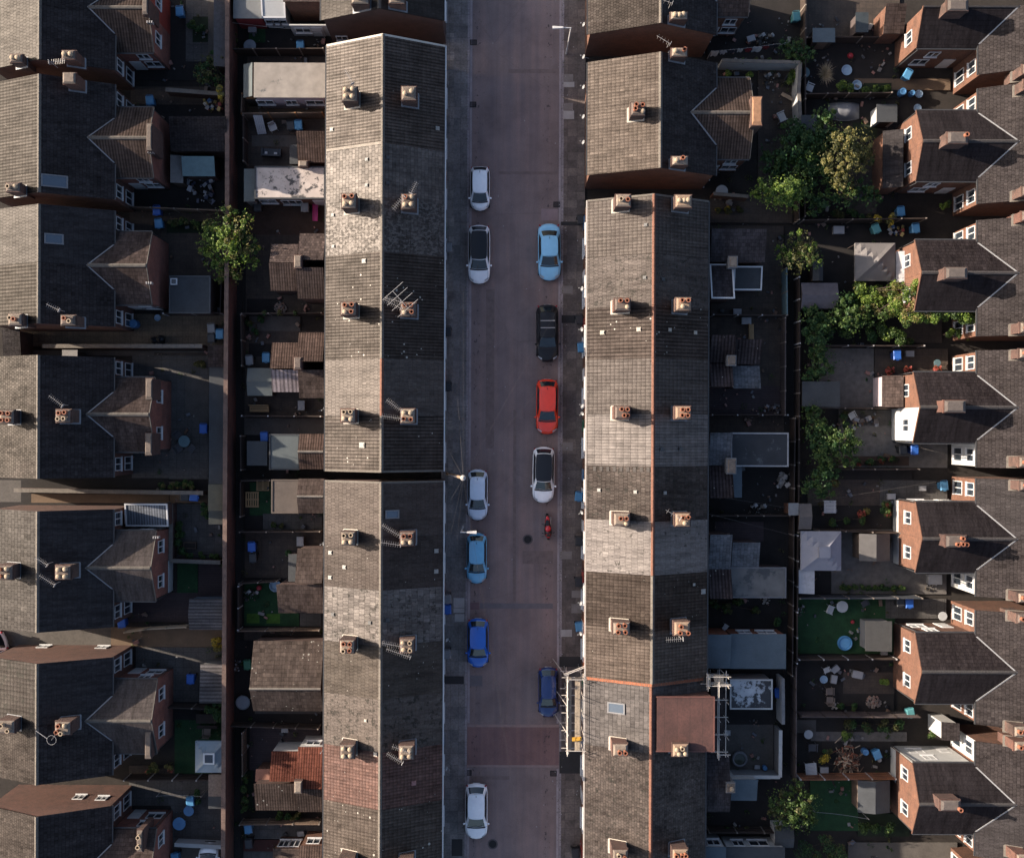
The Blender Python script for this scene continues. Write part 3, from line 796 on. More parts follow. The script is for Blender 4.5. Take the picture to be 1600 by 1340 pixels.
# ------------------------------------------------------------------ roof coverings
T = dict(
 ribA=tiles('ribbed_beige_tile', (0.150, 0.118, 0.092), (0.120, 0.095, 0.076), 'rib', spots=0.25, seed=1),
 ribB=tiles('ribbed_brown_tile', (0.1062, 0.0846, 0.0666), (0.0882, 0.0702, 0.0558), 'rib', spots=1.0, seed=2),
 ribE=tiles('ribbed_line_tile', (0.125, 0.098, 0.078), (0.10, 0.08, 0.064), 'rib', spots=0.9, seed=3, pitch=0.25),
 greyslate=tiles('pale_grey_slate', (0.2033, 0.1786, 0.154), (0.154, 0.1379, 0.1232), 'slate', patch=0.35, seed=4, pitch=0.4, row=0.25, spots=0.2),
 flaked=tiles('flaking_slate', (0.1318, 0.1173, 0.102), (0.119, 0.1062, 0.0935), 'slate', patch=0.3, seed=5, flake=0.42, pitch=0.4, row=0.25),
 plainD=tiles('smooth_beige_tile', (0.162, 0.1361, 0.1145), (0.1404, 0.1188, 0.1015), 'plain', patch=0.16, streak=0.25, spots=0.35, seed=6),
 plainF=tiles('smooth_brown_tile', (0.128, 0.100, 0.083), (0.114, 0.09, 0.076), 'plain', patch=0.14, streak=0.2, spots=0.1, seed=7),
 plainF2=tiles('smooth_brown_spotted_tile', (0.1102, 0.0855, 0.0712), (0.0988, 0.0779, 0.0646), 'plain', patch=0.18, streak=0.2, spots=0.7, seed=8),
 slateG=tiles('silver_slate', (0.2415, 0.218, 0.1932), (0.1587, 0.1435, 0.1297), 'slate', patch=0.22, seed=9, pitch=0.26, row=0.42, streak=0.3, moss=0.2),
 oliveH=tiles('olive_brown_tile', (0.1122, 0.092, 0.0681), (0.0994, 0.0828, 0.0644), 'plain', patch=0.25, spots=0.8, seed=10),
 speckI=tiles('speckled_beige_tile', (0.165, 0.1364, 0.1122), (0.1518, 0.1254, 0.1034), 'plain', patch=0.12, seed=11, moss=0.35),
 redJ=tiles('faded_red_tile', (0.2562, 0.1225, 0.0875), (0.1875, 0.0975, 0.075), 'grid', patch=0.3, spots=0.5, seed=12, row=0.25),
 ribK=tiles('ribbed_spotted_tile', (0.150, 0.118, 0.090), (0.115, 0.092, 0.07), 'grid', patch=0.2, spots=1.1, seed=13),
 eA=tiles('beige_grey_tile', (0.145, 0.120, 0.100), (0.130, 0.108, 0.092), 'grid', patch=0.14, seed=14, pitch=0.24),
 eB=tiles('grey_beige_pitted_tile', (0.135, 0.112, 0.096), (0.12, 0.10, 0.088), 'plain', patch=0.2, seed=15, moss=0.25),
 eC=tiles('dark_brown_corrugated_tile', (0.1066, 0.0795, 0.0632), (0.0903, 0.0687, 0.056), 'rib', patch=0.3, spots=1.0, seed=16, pitch=0.26),
 eD=tiles('gridded_grey_tile', (0.1512, 0.1296, 0.1123), (0.1382, 0.1188, 0.1037), 'grid', patch=0.12, seed=17, pitch=0.25, row=0.3),
 eE=tiles('pale_grey_fine_tile', (0.2518, 0.2284, 0.2078), (0.2314, 0.2108, 0.1932), 'grid', patch=0.10, seed=18, pitch=0.22, row=0.5),
 eF=tiles('brown_mottled_slate', (0.1104, 0.0883, 0.0736), (0.081, 0.0662, 0.057), 'slate', patch=0.3, seed=19, moss=0.2),
 eG=tiles('light_grey_tile', (0.2776, 0.255, 0.234), (0.255, 0.234, 0.216), 'plain', patch=0.10, seed=20, pitch=0.22, row=0.4, moss=0.05),
 eH=tiles('brown_grid_tile', (0.1015, 0.0757, 0.0568), (0.0808, 0.0602, 0.0464), 'grid', patch=0.22, spots=0.5, seed=21),
 eI=tiles('tan_grid_tile', (0.1728, 0.1318, 0.0972), (0.135, 0.1037, 0.0778), 'grid', patch=0.2, spots=0.4, seed=22),
 eJ=tiles('new_grey_slate', (0.1624, 0.1546, 0.1456), (0.1456, 0.1389, 0.1322), 'slate', patch=0.12, seed=23, pitch=0.5, row=0.3),
 eK=tiles('mottled_stone_tile', (0.158, 0.130, 0.108), (0.10, 0.085, 0.074), 'slate', patch=0.3, seed=24, pitch=0.22, row=0.18, moss=0.12, spots=0.3),
 wA=tiles('west_beige_grey_tile', (0.145, 0.125, 0.105), (0.13, 0.112, 0.096), 'plain', patch=0.2, spots=0.2, seed=30),
 wB=tiles('west_ribbed_beige_tile', (0.122, 0.097, 0.076), (0.10, 0.08, 0.064), 'rib', patch=0.2, spots=0.35, seed=31),
 wC=tiles('west_smooth_grey_tile', (0.142, 0.126, 0.112), (0.13, 0.116, 0.104), 'plain', patch=0.12, seed=32),
 wC2=tiles('west_ribbed_brown_tile', (0.115, 0.092, 0.070), (0.10, 0.08, 0.06), 'rib', patch=0.15, seed=33, pitch=0.26),
 wD=tiles('west_mottled_slate', (0.142, 0.116, 0.094), (0.095, 0.08, 0.066), 'slate', patch=0.25, seed=34, pitch=0.24, row=0.2, streak=0.3),
 wE=tiles('west_new_grey_slate', (0.132, 0.122, 0.112), (0.115, 0.106, 0.098), 'slate', patch=0.12, seed=35, pitch=0.4, row=0.3),
 wF=tiles('west_spotted_grey_tile', (0.145, 0.125, 0.108), (0.13, 0.112, 0.098), 'grid', patch=0.15, seed=36, moss=0.3, pitch=0.34),
 wG=tiles('west_stony_tile', (0.150, 0.122, 0.10), (0.11, 0.09, 0.076), 'slate', patch=0.3, seed=37, pitch=0.2, row=0.2),
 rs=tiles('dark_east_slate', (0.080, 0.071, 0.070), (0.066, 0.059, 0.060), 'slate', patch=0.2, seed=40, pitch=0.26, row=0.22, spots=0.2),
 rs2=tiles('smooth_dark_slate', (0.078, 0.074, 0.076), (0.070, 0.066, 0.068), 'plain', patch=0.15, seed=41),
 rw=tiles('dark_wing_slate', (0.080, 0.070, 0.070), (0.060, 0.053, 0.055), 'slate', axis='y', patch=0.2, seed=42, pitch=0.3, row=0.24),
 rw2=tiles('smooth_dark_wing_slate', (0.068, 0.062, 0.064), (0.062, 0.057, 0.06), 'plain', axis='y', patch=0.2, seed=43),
 rwrib=tiles('dark_wing_ribbed', (0.072, 0.062, 0.062), (0.058, 0.051, 0.052), 'grid', axis='y', patch=0.2, seed=44),
 ww=tiles('west_wing_slate', (0.120, 0.094, 0.080), (0.085, 0.068, 0.06), 'slate', axis='y', patch=0.25, seed=45, pitch=0.34, row=0.26),
 wwrib=tiles('west_wing_ribbed', (0.128, 0.098, 0.078), (0.10, 0.078, 0.064), 'rib', axis='y', patch=0.2, seed=46, pitch=0.21),
 wwg=tiles('west_wing_grey', (0.125, 0.112, 0.102), (0.11, 0.10, 0.092), 'plain', axis='y', patch=0.2, streak=0.3, seed=47),
 pan=tiles('brown_pantile', (0.150, 0.108, 0.085), (0.118, 0.086, 0.07), 'rib', axis='y', patch=0.25, seed=48, pitch=0.19, row=0.34, spots=0.2),
 pan2=tiles('grey_brown_pantile', (0.118, 0.092, 0.078), (0.092, 0.074, 0.066), 'rib', axis='y', patch=0.3, seed=49, pitch=0.19, spots=0.3),
 panred=tiles('red_pantile', (0.235, 0.085, 0.052), (0.185, 0.068, 0.045), 'rib', axis='y', patch=0.3, seed=50, pitch=0.19, spots=0.2),
 panspot=tiles('spotted_pantile', (0.128, 0.100, 0.080), (0.10, 0.08, 0.066), 'rib', axis='y', patch=0.3, seed=51, pitch=0.19, spots=1.3),
 scal=tiles('scaly_stone_slate', (0.175, 0.140, 0.120), (0.10, 0.082, 0.074), 'slate', axis='y', patch=0.3, seed=52, pitch=0.22, row=0.20, streak=0.3),
 plainy=tiles('brown_plain_tile', (0.135, 0.108, 0.090), (0.105, 0.084, 0.072), 'slate', axis='y', patch=0.25, seed=53, pitch=0.32, row=0.3, spots=0.2),
 bigshed=tiles('lichened_slate', (0.145, 0.118, 0.096), (0.105, 0.086, 0.072), 'slate', axis='y', patch=0.3, seed=54, pitch=0.4, row=0.28, spots=1.0),
 bluesl=tiles('blue_grey_slate', (0.221, 0.26, 0.2912), (0.169, 0.2028, 0.234), 'slate', axis='x', patch=0.3, seed=55, pitch=0.3, row=0.25),
 darky=tiles('dark_yard_slate', (0.14, 0.132, 0.136), (0.1, 0.096, 0.1), 'slate', axis='y', patch=0.35, seed=56, pitch=0.3, row=0.25, spots=0.3),
 darkrib=tiles('dark_yard_pantile', (0.144, 0.12, 0.116), (0.11, 0.092, 0.092), 'rib', axis='y', patch=0.35, seed=57, pitch=0.25, spots=0.7),
 corrw=tiles('white_corrugated_sheet', (0.42, 0.38, 0.38), (0.38, 0.35, 0.36), 'rib', axis='y', patch=0.15, seed=58, pitch=0.30, row=2.0),
 corrg=tiles('grey_corrugated_sheet', (0.20, 0.20, 0.205), (0.18, 0.18, 0.19), 'rib', axis='x', patch=0.15, seed=59, pitch=0.24, row=2.0),
 corrb=tiles('pale_blue_sheet', (0.26, 0.31, 0.35), (0.24, 0.29, 0.33), 'rib', axis='y', patch=0.12, seed=60, pitch=0.2, row=3.0),
)

# ------------------------------------------------------------------ terraced houses along the street
def terrace(label, xf, xb, y0, y1, he, hr, roof, wall, west, front_sign, group, xr=None, ridge=None, gable=None, doorm=None, dishes=0):
    """one house of a terrace; xf..xb = eaves in x; front_sign: +1 the street lies to the east"""
    xr = xr if xr is not None else (xf + xb) / 2
    t = thing('terraced_house', label, 'house', ((xf + xb) / 2, (y0 + y1) / 2, 0), group=group)
    a, b = y0 + 0.006, y1 - 0.006
    oh = 0.22
    def zr(x, y=0): return he + (hr - he) * ((x - xf) / (xr - xf) if x < xr else (xb - x) / (xb - xr))
    t['zr'] = 0
    xw0, xw1 = xf + (0.06 if front_sign < 0 else oh), xb - (oh if front_sign < 0 else 0.14)
    prof = [(xw0, -0.1), (xw1, -0.1), (xw1, zr(xw1) - 0.12), (xr, hr - 0.12), (xw0, zr(xw0) - 0.12)]
    g0 = a + (0.10 if gable in ('s', 'both') else 0.0); g1 = b - (0.10 if gable in ('n', 'both') else 0.0)
    MB(wall).prism([(x, g0, z) for x, z in prof], [(x, g1, z) for x, z in prof]).build('wall', t)
    slope_slabs(t, (roof, roof), xf, xr, xb, a, b, he, hr, he)
    ridge_run(t, xr, a, b, hr + 0.0, ridge or RIDGE)
    if gable in ('n', 'both', 's'):
        v = MB(PALEV if gable == 'n' and y1 > 28 else RIDGE)
        for yy in ([b - 0.05] if gable in ('n', 'both') else []) + ([a + 0.05] if gable in ('s', 'both') else []):
            for xa, ha, xc, hc in ((xf, he, xr, hr), (xr, hr, xb, he)):
                v.slab([(xa, yy - 0.07, ha + 0.03), (xc, yy - 0.07, hc + 0.03), (xc, yy + 0.07, hc + 0.03), (xa, yy + 0.07, ha + 0.03)], 0.16)
        v.build('verge', t)
    # gutters
    gm = MB(UPVC if front_sign > 0 else plain('gutter_cream', (0.5, 0.46, 0.42), 0.5, 0.15))
    xg = xb if front_sign > 0 else xf
    sg = 1 if front_sign > 0 else -1
    gm.box(xg + sg * 0.005, xg + sg * 0.10, a, b, he - 0.17, he - 0.05)
    gm.build('front_gutter', t)
    gm = MB(DARKGUT)
    xg2 = xf if front_sign > 0 else xb
    gm.box(xg2 - sg * 0.10, xg2 - sg * 0.005, a, b, he - 0.17, he - 0.05)
    gm.build('rear_gutter', t)
    # front and rear openings
    xwf, ff = (xw1, 'e') if front_sign > 0 else (xw0, 'w')
    xwb, fb = (xw0, 'w') if front_sign > 0 else (xw1, 'e')
    w = y1 - y0
    window(t, ff, xwf, y0 + w * 0.32, 0.85, 1.5, 1.5, 1, True)
    window(t, ff, xwf, y0 + w * 0.5, 3.25, 1.6, 1.45, 1, True)
    door(t, ff, xwf, y0 + w * 0.78, doorm)
    window(t, fb, xwb, y0 + w * 0.35, 3.2, 1.1, 1.2)
    return t, zr
PALEV = plain('pale_verge', (0.50, 0.46, 0.40), 0.8, 0.15)
DARKGUT = plain('dark_gutter', (0.05, 0.05, 0.052), 0.5, 0.2)
BLUEDOOR = plain('blue_door', (0.10, 0.19, 0.33), 0.4, 0.1)
REDDOOR = plain('red_door', (0.28, 0.04, 0.03), 0.4, 0.1)
GREENDOOR = plain('green_door', (0.04, 0.14, 0.08), 0.4, 0.1)

WXF, WXB, WXR = -12.82, -4.09, -8.42
GW = 'terraced houses on the west side of the street'
WH = {}
for key, y0, y1, roof, wall, lab, gab in (
 (0, 24.4, 28.3, 'ribA', BRICK, 'end terraced house under ribbed beige tiles with white verge at its free gable', 'n'),
 (1, 20.5, 24.4, 'ribA', BRICK, 'ribbed beige tiled terraced house between the white-verged end house and the pale slate pair', None),
 (2, 16.6, 20.5, 'greyslate', BRICK, 'terraced house of pale grey slates just below the ribbed beige roofs', None),
 (3, 12.75, 16.6, 'flaked', BRICK, 'terraced house with white flaking blotches all over its slate roof', None),
 (4, 8.9, 12.75, 'ribB', BRICK, 'brown ribbed terraced house directly below the white flaking slate roof', None),
 (5, 5.1, 8.9, 'ribB', BRICK, 'brown ribbed terraced house whose chimney carries the large four-bar aerial', None),
 (6, 1.0, 5.1, 'plainD', BRICK, 'smooth beige terraced house below the brown ribbed roofs of the upper block', None),
 (7, -3.05, 1.0, 'ribE', BRICK, 'line-ribbed beige terraced house that ends the upper block at the narrow alley', 's'),
 (8, -7.7, -3.72, 'plainF', BRICK, 'smooth brown terraced house with a rooflight at the alley end of the lower block', 'n'),
 (9, -11.5, -7.7, 'plainF2', BRICK, 'smooth brown terraced house with small square vents above the silver slate roof', None),
 (10, -15.5, -11.5, 'slateG', BRICK, 'terraced house of silvery grey slates in the lower block', None),
 (11, -19.3, -15.5, 'oliveH', BRICK, 'olive brown tiled terraced house just below the silvery slate roof', None),
 (12, -23.1, -19.3, 'speckI', BRICK, 'beige terraced house with dark specks all over, just above the red roof', None),
 (13, -27.2, -23.1, 'redJ', BRICK, 'terraced house with the faded red tiled roof', None),
 (14, -31.1, -27.2, 'ribK', BRICK, 'beige gridded terraced house with pale spots just below the red roof', None),
 (15, -36.0, -31.1, 'ribK', BRICK, 'terraced house cut by the bottom edge below the lowest spotted roof', 's'),
):
    WH[key] = terrace(lab, WXF, WXB, y0, y1, 5.3, 7.8, T[roof], wall, True, 1, GW, xr=WXR, gable=gab,
                      ridge=(RIDGET if key in (6,) else None), doorm=(None, BLUEDOOR, REDDOOR, GREENDOOR)[key % 4])
# white stone flags of mortar between two coverings
def wzr(x, y=0): return WH[0][1](x)
mseam = MB(plain('dull_mortar', (0.24, 0.21, 0.18), 0.9, 0.4, 2))
mseam.slab([(WXF, 20.42, 5.34), (WXR, 20.42, 7.84), (WXR, 20.62, 7.84), (WXF, 20.62, 5.34)], 0.06)
mseam.build('mortar_seam', WH[1][0])
XW, XE = -10.75, -6.52
def wchim(key, y, potsw, potse, zt=8.25, fl=None):
    h = WH[key][0]
    a = chimney(h, XW, y, 1.06, 1.0, 5.9, zt, potsw, BRICK, (0.57, 0, wzr(XW)), fl or MORTAR)
    b = chimney(h, XE, y, 1.06, 1.0, 5.9, zt, potse, BRICK3, (-0.577, 0, wzr(XE)), LEAD)
    return a, b
q = 0.24
P4 = lambda k: [(-q, q, k[0]), (q, q, k[1]), (-q, -q, k[2]), (q, -q, k[3])]
a, b = wchim(1, 23.9, P4('cccc'), [(q, 0.1, 'c'), (-q, -.1, 'c')]); aerial(a, (XW + .3, 24.4, 8.4), 2.1, 1.0, 8)
a, b = wchim(3, 16.25, P4('ttcc'), P4('tccc')); aerial(b, (XE + .3, 16.7, 8.4), 1.1, 0.8, 6); aerial(b, (XE - .3, 16.3, 8.4), 4.0, 1.1, 7)
a, b = wchim(5, 8.6, P4('ttct'), P4('ttct')); aerial(b, (XE - .35, 9.0, 8.4), 2.3, kind='array', mast=1.5); aerial(b, (XE - .55, 8.6, 8.4), 2.65, 1.3, 10, 0.6); aerial(b, (XE - .55, 9.0, 8.4), 2.9, 1.0, 9, 1.1)
a, b = wchim(7, 1.0, P4('bbcc'), P4('ccTt'.lower())); aerial(b, (XE - .45, 1.4, 8.4), 2.5, 1.2, 9); aerial(b, (XE - .5, 0.8, 8.4), 3.0, 1.3, 10, 0.6)
a, b = wchim(9, -7.75, P4('bbcc'), P4('ttcc'), fl=PALEV); aerial(b, (XE - .5, -7.4, 8.4), 2.6, 1.4, 10); aerial(b, (XE - .5, -8.1, 8.4), 3.0, 1.3, 8, 0.7)
a, b = wchim(11, -15.4, P4('ttbt'), P4('cbcb')); aerial(b, (XE - .4, -15.2, 8.4), 2.95, 1.3, 10); aerial(b, (XE + .2, -16.0, 8.4), 2.8, 1.7, 12, 0.5)
a, b = wchim(13, -22.95, P4('cccc'), P4('cccc')); aerial(b, (XE + .2, -22.6, 8.4), 2.8, 1.2, 9); aerial(b, (XE - .3, -23.4, 8.4), 2.6, 1.2, 9, 0.6)
a, b = wchim(15, -31.0, P4('ttbb'), P4('ttbb'))
rooflight(WH[8][0], P(615, 804, 7)[0], P(615, 804, 7)[1], wzr, 0.95, 0.62)
def pv(lst, h=6.5): return [(P(a, b, h)[0], P(a, b, h)[1], s) for a, b, s in lst]
vents(WH[1][0], pv([(514, 204, .14), (680, 201, .14)], 5.7), wzr)
vents(WH[2][0], pv([(571, 254, .12), (605, 253, .12), (571, 294, .12), (605, 292, .12)]), wzr, DARKGUT)
vents(WH[3][0], pv([(517, 338, .12), (518, 387, .12)], 5.7), wzr)
vents(WH[4][0], pv([(566, 409, .16)], 7.2), wzr)
vents(WH[7][0], pv([(565, 697, .2)], 7.2), wzr)
vents(WH[9][0], pv([(516, 866, .14), (540, 887, .14), (516, 905, .14), (683, 862, .15), (683, 894, .15)], 6), wzr)
vents(WH[10][0], pv([(520, 964, .13), (582, 971, .13), (610, 966, .13)]), wzr, DARKGUT)
vents(WH[13][0], pv([(651, 1224, .16)]), wzr, plain('pink_vent', (0.3, 0.15, 0.14), 0.7))
vents(WH[12][0], pv([(591, 1178, .14), (574, 1128, .10)], 7.4), wzr, MORTAR)
dish(WH[10][0], -4.2, P(700, 980)[1], 4.6, -0.4); dish(WH[12][0], -4.2, P(700, 1172)[1], 4.6, -0.3)
dish(WH[13][0], -12.6, P(507, 1148)[1], 4.3, 3.6); dish(WH[6][0], -12.6, P(500, 640)[1], 4.3, 3.5); dish(WH[9][0], -12.6, P(505, 842)[1], 4.4, 3.3)

# the house at the top of the west side, beyond the passage
tp, zt_ = terrace('end house with brown brick gable facing the passage at the top west', -13.25, -4.15, 30.1, 37.0, 5.3, 7.8, T['wA'], BRICK3, True, 1, GW, xr=-8.7, gable=None)
chimney(tp, -10.0, 30.55, 1.3, 0.7, 3.0, 8.6, [(-.35, 0, 't'), (0.05, 0, 'b'), (.4, 0, 't')], BRICK2, (0.55, 0, 7.1), LEAD)
chimney(tp, -7.4, 30.6, 1.1, 0.7, 3.0, 8.3, [(-.2, 0, 't'), (.2, 0, 'b')], BRICK2, (-0.55, 0, 7.1), LEAD)
window(tp, 's', -12.2, 30.1, 0.9, 0.9, 1.0)

# east terrace
EXF, EXB, EXR = 6.44, 15.36, 11.02
GE = 'terraced houses on the east side of the street'
EH = {}
for key, y0, y1, roof, lab, gab, dz in (
 (0, 12.7, 16.95, 'eA', 'terraced house of plain beige grey tiles at the top of the long east terrace', 'n', 0),
 (1, 9.0, 12.7, 'eB', 'pitted grey beige terraced house, second from the top of the long east terrace', None, 0),
 (2, 5.2, 9.0, 'eC', 'dark brown corrugated tiled terraced house with two white vents', None, 0),
 (3, 1.2, 5.2, 'eD', 'gridded grey tiled terraced house below the dark brown corrugated roof', None, 0),
 (4, -2.55, 1.2, 'eE', 'pale grey finely lined terraced house above the brown mottled slate roof', None, 0),
 (5, -6.5, -2.55, 'eF', 'brown mottled slate terraced house with a row of dark patches along its upper edge', None, 0),
 (6, -10.35, -6.5, 'eG', 'lightest grey terraced house roof on the east side', None, 0),
 (7, -14.3, -10.35, 'eH', 'brown gridded terraced house below the lightest grey roof', None, 0),
 (8, -18.1, -14.3, 'eI', 'tan gridded terraced house ending above the bare orange brick step', 's', 0),
 (9, -23.2, -18.14, 'eJ', 'grey slate terraced house with rooflight, scaffolding and red brown dormer', None, -0.45),
 (10, -27.2, -23.2, 'eK', 'mottled stone tiled terraced house below the house in scaffolding', None, -0.45),
 (11, -31.2, -27.2, 'eK', 'lower mottled stone tiled terraced house near the bottom of the east side', None, -0.45),
 (12, -36.0, -31.2, 'eK', 'mottled stone terraced house cut by the bottom edge on the east side', 's', -0.45),
):
    EH[key] = terrace(lab, EXF, EXB, y0, y1, 5.3 + dz, 7.8 + dz, T[roof], NEWBRICK if key == 8 else BRICK2, False, -1, GE, xr=EXR, gable=gab if key == 0 else None,
                      ridge=RIDGET if key not in (7, 8) else RIDGE, doorm=(BLUEDOOR, None, REDDOOR, None, GREENDOOR)[key % 5])
def ezr(x, y=0): return EH[0][1](x)
def ezl(x, y=0): return EH[0][1](x) - 0.45
CXF, CXB = 8.75, 13.05
def echim(key, y, pf, pb, lo=0.0, bb=None):
    h = EH[key][0]
    a = chimney(h, CXF, y, 1.14, 0.88, 5.6, 8.35 - lo, pf, BRICK, (0.545, 0, ezr(CXF) - lo), MORTAR)
    b = chimney(h, CXB, y, 1.14, 0.98, 5.6, 8.35 - lo, pb, bb or BRICK2, (-0.576, 0, ezr(CXB) - lo), LEAD, plain('bright_flaunching', (0.27, 0.19, 0.135), 0.9, 0.25, 5))
    return a, b
a, b = echim(0, 16.35, [(-.2, 0, 'b'), (.25, 0, 't')], [(-.3, 0, 'c'), (.0, 0, 'c'), (.3, 0, 'c')])
a, b = echim(2, 9.0, [(-.15, .2, 't'), (.3, .2, 't'), (.3, -.2, 'c')], [(-.15, .25, 't'), (.3, .25, 't'), (-.1, -.2, 'c')])
a, b = echim(4, 1.3, [(-.1, .2, 't'), (.3, .2, 't'), (.1, -.2, 't'), (.35, -.2, 't')], [(-.1, .22, 't'), (.3, .22, 't'), (-.1, -.22, 't'), (.3, -.22, 't')])
a, b = echim(6, -6.3, [(-.1, .1, 't'), (.3, .1, 't'), (.3, -.3, 'c')], [(-.05, .2, 't'), (.35, .2, 't'), (.1, -.2, 'c')]); aerial(b, (CXB - .4, -6.1, 8.4), 2.6, 1.1, 3)
a, b = echim(8, -14.05, P4('tttt'), [(-.1, .2, 't'), (.4, -.25, 't'), (-.2, -.25, 't')]); aerial(b, (CXB - .2, -14.6, 8.4), 3.2, 1.1, 8)
a, b = echim(10, -22.8, [(-.1, -.1, 't'), (.32, -.1, 't')], [(-.3, .1, 'c'), (.1, .2, 'b'), (.3, -.2, 'c'), (-.1, -.2, 'c')], 0.45, BRICK)
a, b = echim(12, -30.3, [(-.1, .1, 'b'), (.3, 0, 't')], [(-.3, .1, 't'), (.1, .1, 't'), (.35, .1, 't')], 0.45, BRICK)
rooflight(EH[9][0], P(967, 1107, 6.6)[0], P(967, 1107, 6.6)[1], ezl, 1.2, 0.8)
vents(EH[2][0], pv([(941, 517, .15), (995, 514, .15), (1044, 514, .13), (1088, 516, .13)], 6.6), ezr, MORTAR)
vents(EH[0][0], pv([(1006, 350, .12)], 7.4), ezr, DARKGUT)
vents(EH[1][0], pv([(1005, 432, .12), (1034, 434, .12)], 7.4), ezr, DARKGUT)
vents(EH[4][0], pv([(1033, 699, .14), (1065, 699, .14)], 7.0), ezr, DARKGUT)
vents(EH[5][0], pv([(938, 765, .12), (992, 766, .12), (1038, 767, .12)], 6.6), ezr)
vents(EH[7][0], pv([(1102, 922, .18), (1086, 910, .10)], 5.8), ezr)
# a patched row of dark tiles near the party line of the mottled roof
for i in range(9):
    x = 6.9 + i * 0.46
    MB(plain('replaced_tile', (0.055, 0.048, 0.044), 0.85)).slab([(x, -2.95, ezr(x) + 0.035), (x + 0.2, -2.95, ezr(x + .2) + 0.035), (x + 0.2, -2.62, ezr(x + .2) + 0.035), (x, -2.62, ezr(x) + 0.035)], 0.03).build('replaced_tile', EH[5][0])
# fresh brick party wall exposed where the lower block begins
w_ = MB(NEWBRICK)
w_.prism([(EXF + .1, -18.11, 4.6), (EXB - .25, -18.11, 4.6), (EXB - .25, -18.11, 5.30), (EXR, -18.11, 7.66), (EXF + .1, -18.11, 5.22)],
         [(EXF + .1, -18.34, 4.6), (EXB - .25, -18.34, 4.6), (EXB - .25, -18.34, 5.30), (EXR, -18.34, 7.66), (EXF + .1, -18.34, 5.22)])
w_.build('party_wall', EH[8][0])
# box dormer
x0, x1, y0, y1 = RECT(1030, 1087, 1119, 1170, 7.35)
d_ = MB(REDWOOD)
d_.box(x0 + 0.1, x1 - 0.05, y0 + 0.1, y1 - 0.1, 4.8, 7.22)
dm = d_.build('dormer', EH[9][0])
DORM = slabs('dormer_roof_sheet', (0.085, 0.035, 0.028), (0.076, 0.032, 0.026), 0.92, 30, 0.0, 0.45, 0.3)
d_ = MB(DORM)
d_.box(x0, x1, y0, y1, 7.23, 7.35)
d_.build('dormer_roof', dm)
d_ = MB(plain('dormer_trim', (0.13, 0.055, 0.045), 0.6, 0.2))
d_.box(x0 - 0.06, x1 + 0.06, y1, y1 + 0.07, 7.18, 7.40); d_.box(x0 - 0.06, x1 + 0.06, y0 - 0.07, y0, 7.18, 7.40); d_.box(x1, x1 + 0.07, y0, y1, 7.18, 7.40)
d_.build('fascia', dm)
window(dm, 'e', x1 - 0.05, (y0 + y1) / 2, 5.6, 2.2, 1.2, 2)
for k, yy, rr in ((1, 0.35, 2.7), (3, 1.6, 2.6), (5, -5.9, 3.6), (7, -13.0, 2.8), (8, -15, 3.4), (2, 7.6, 3.3), (1, 10.5, 3.0)):
    dish(EH[k][0], EXF + .1, yy if k == 1 and yy < 1 else yy, 4.3, rr) if not (k == 1 and yy < 1) else dish(EH[3][0], EXF + .1, 1.5, 4.3, 3.7)
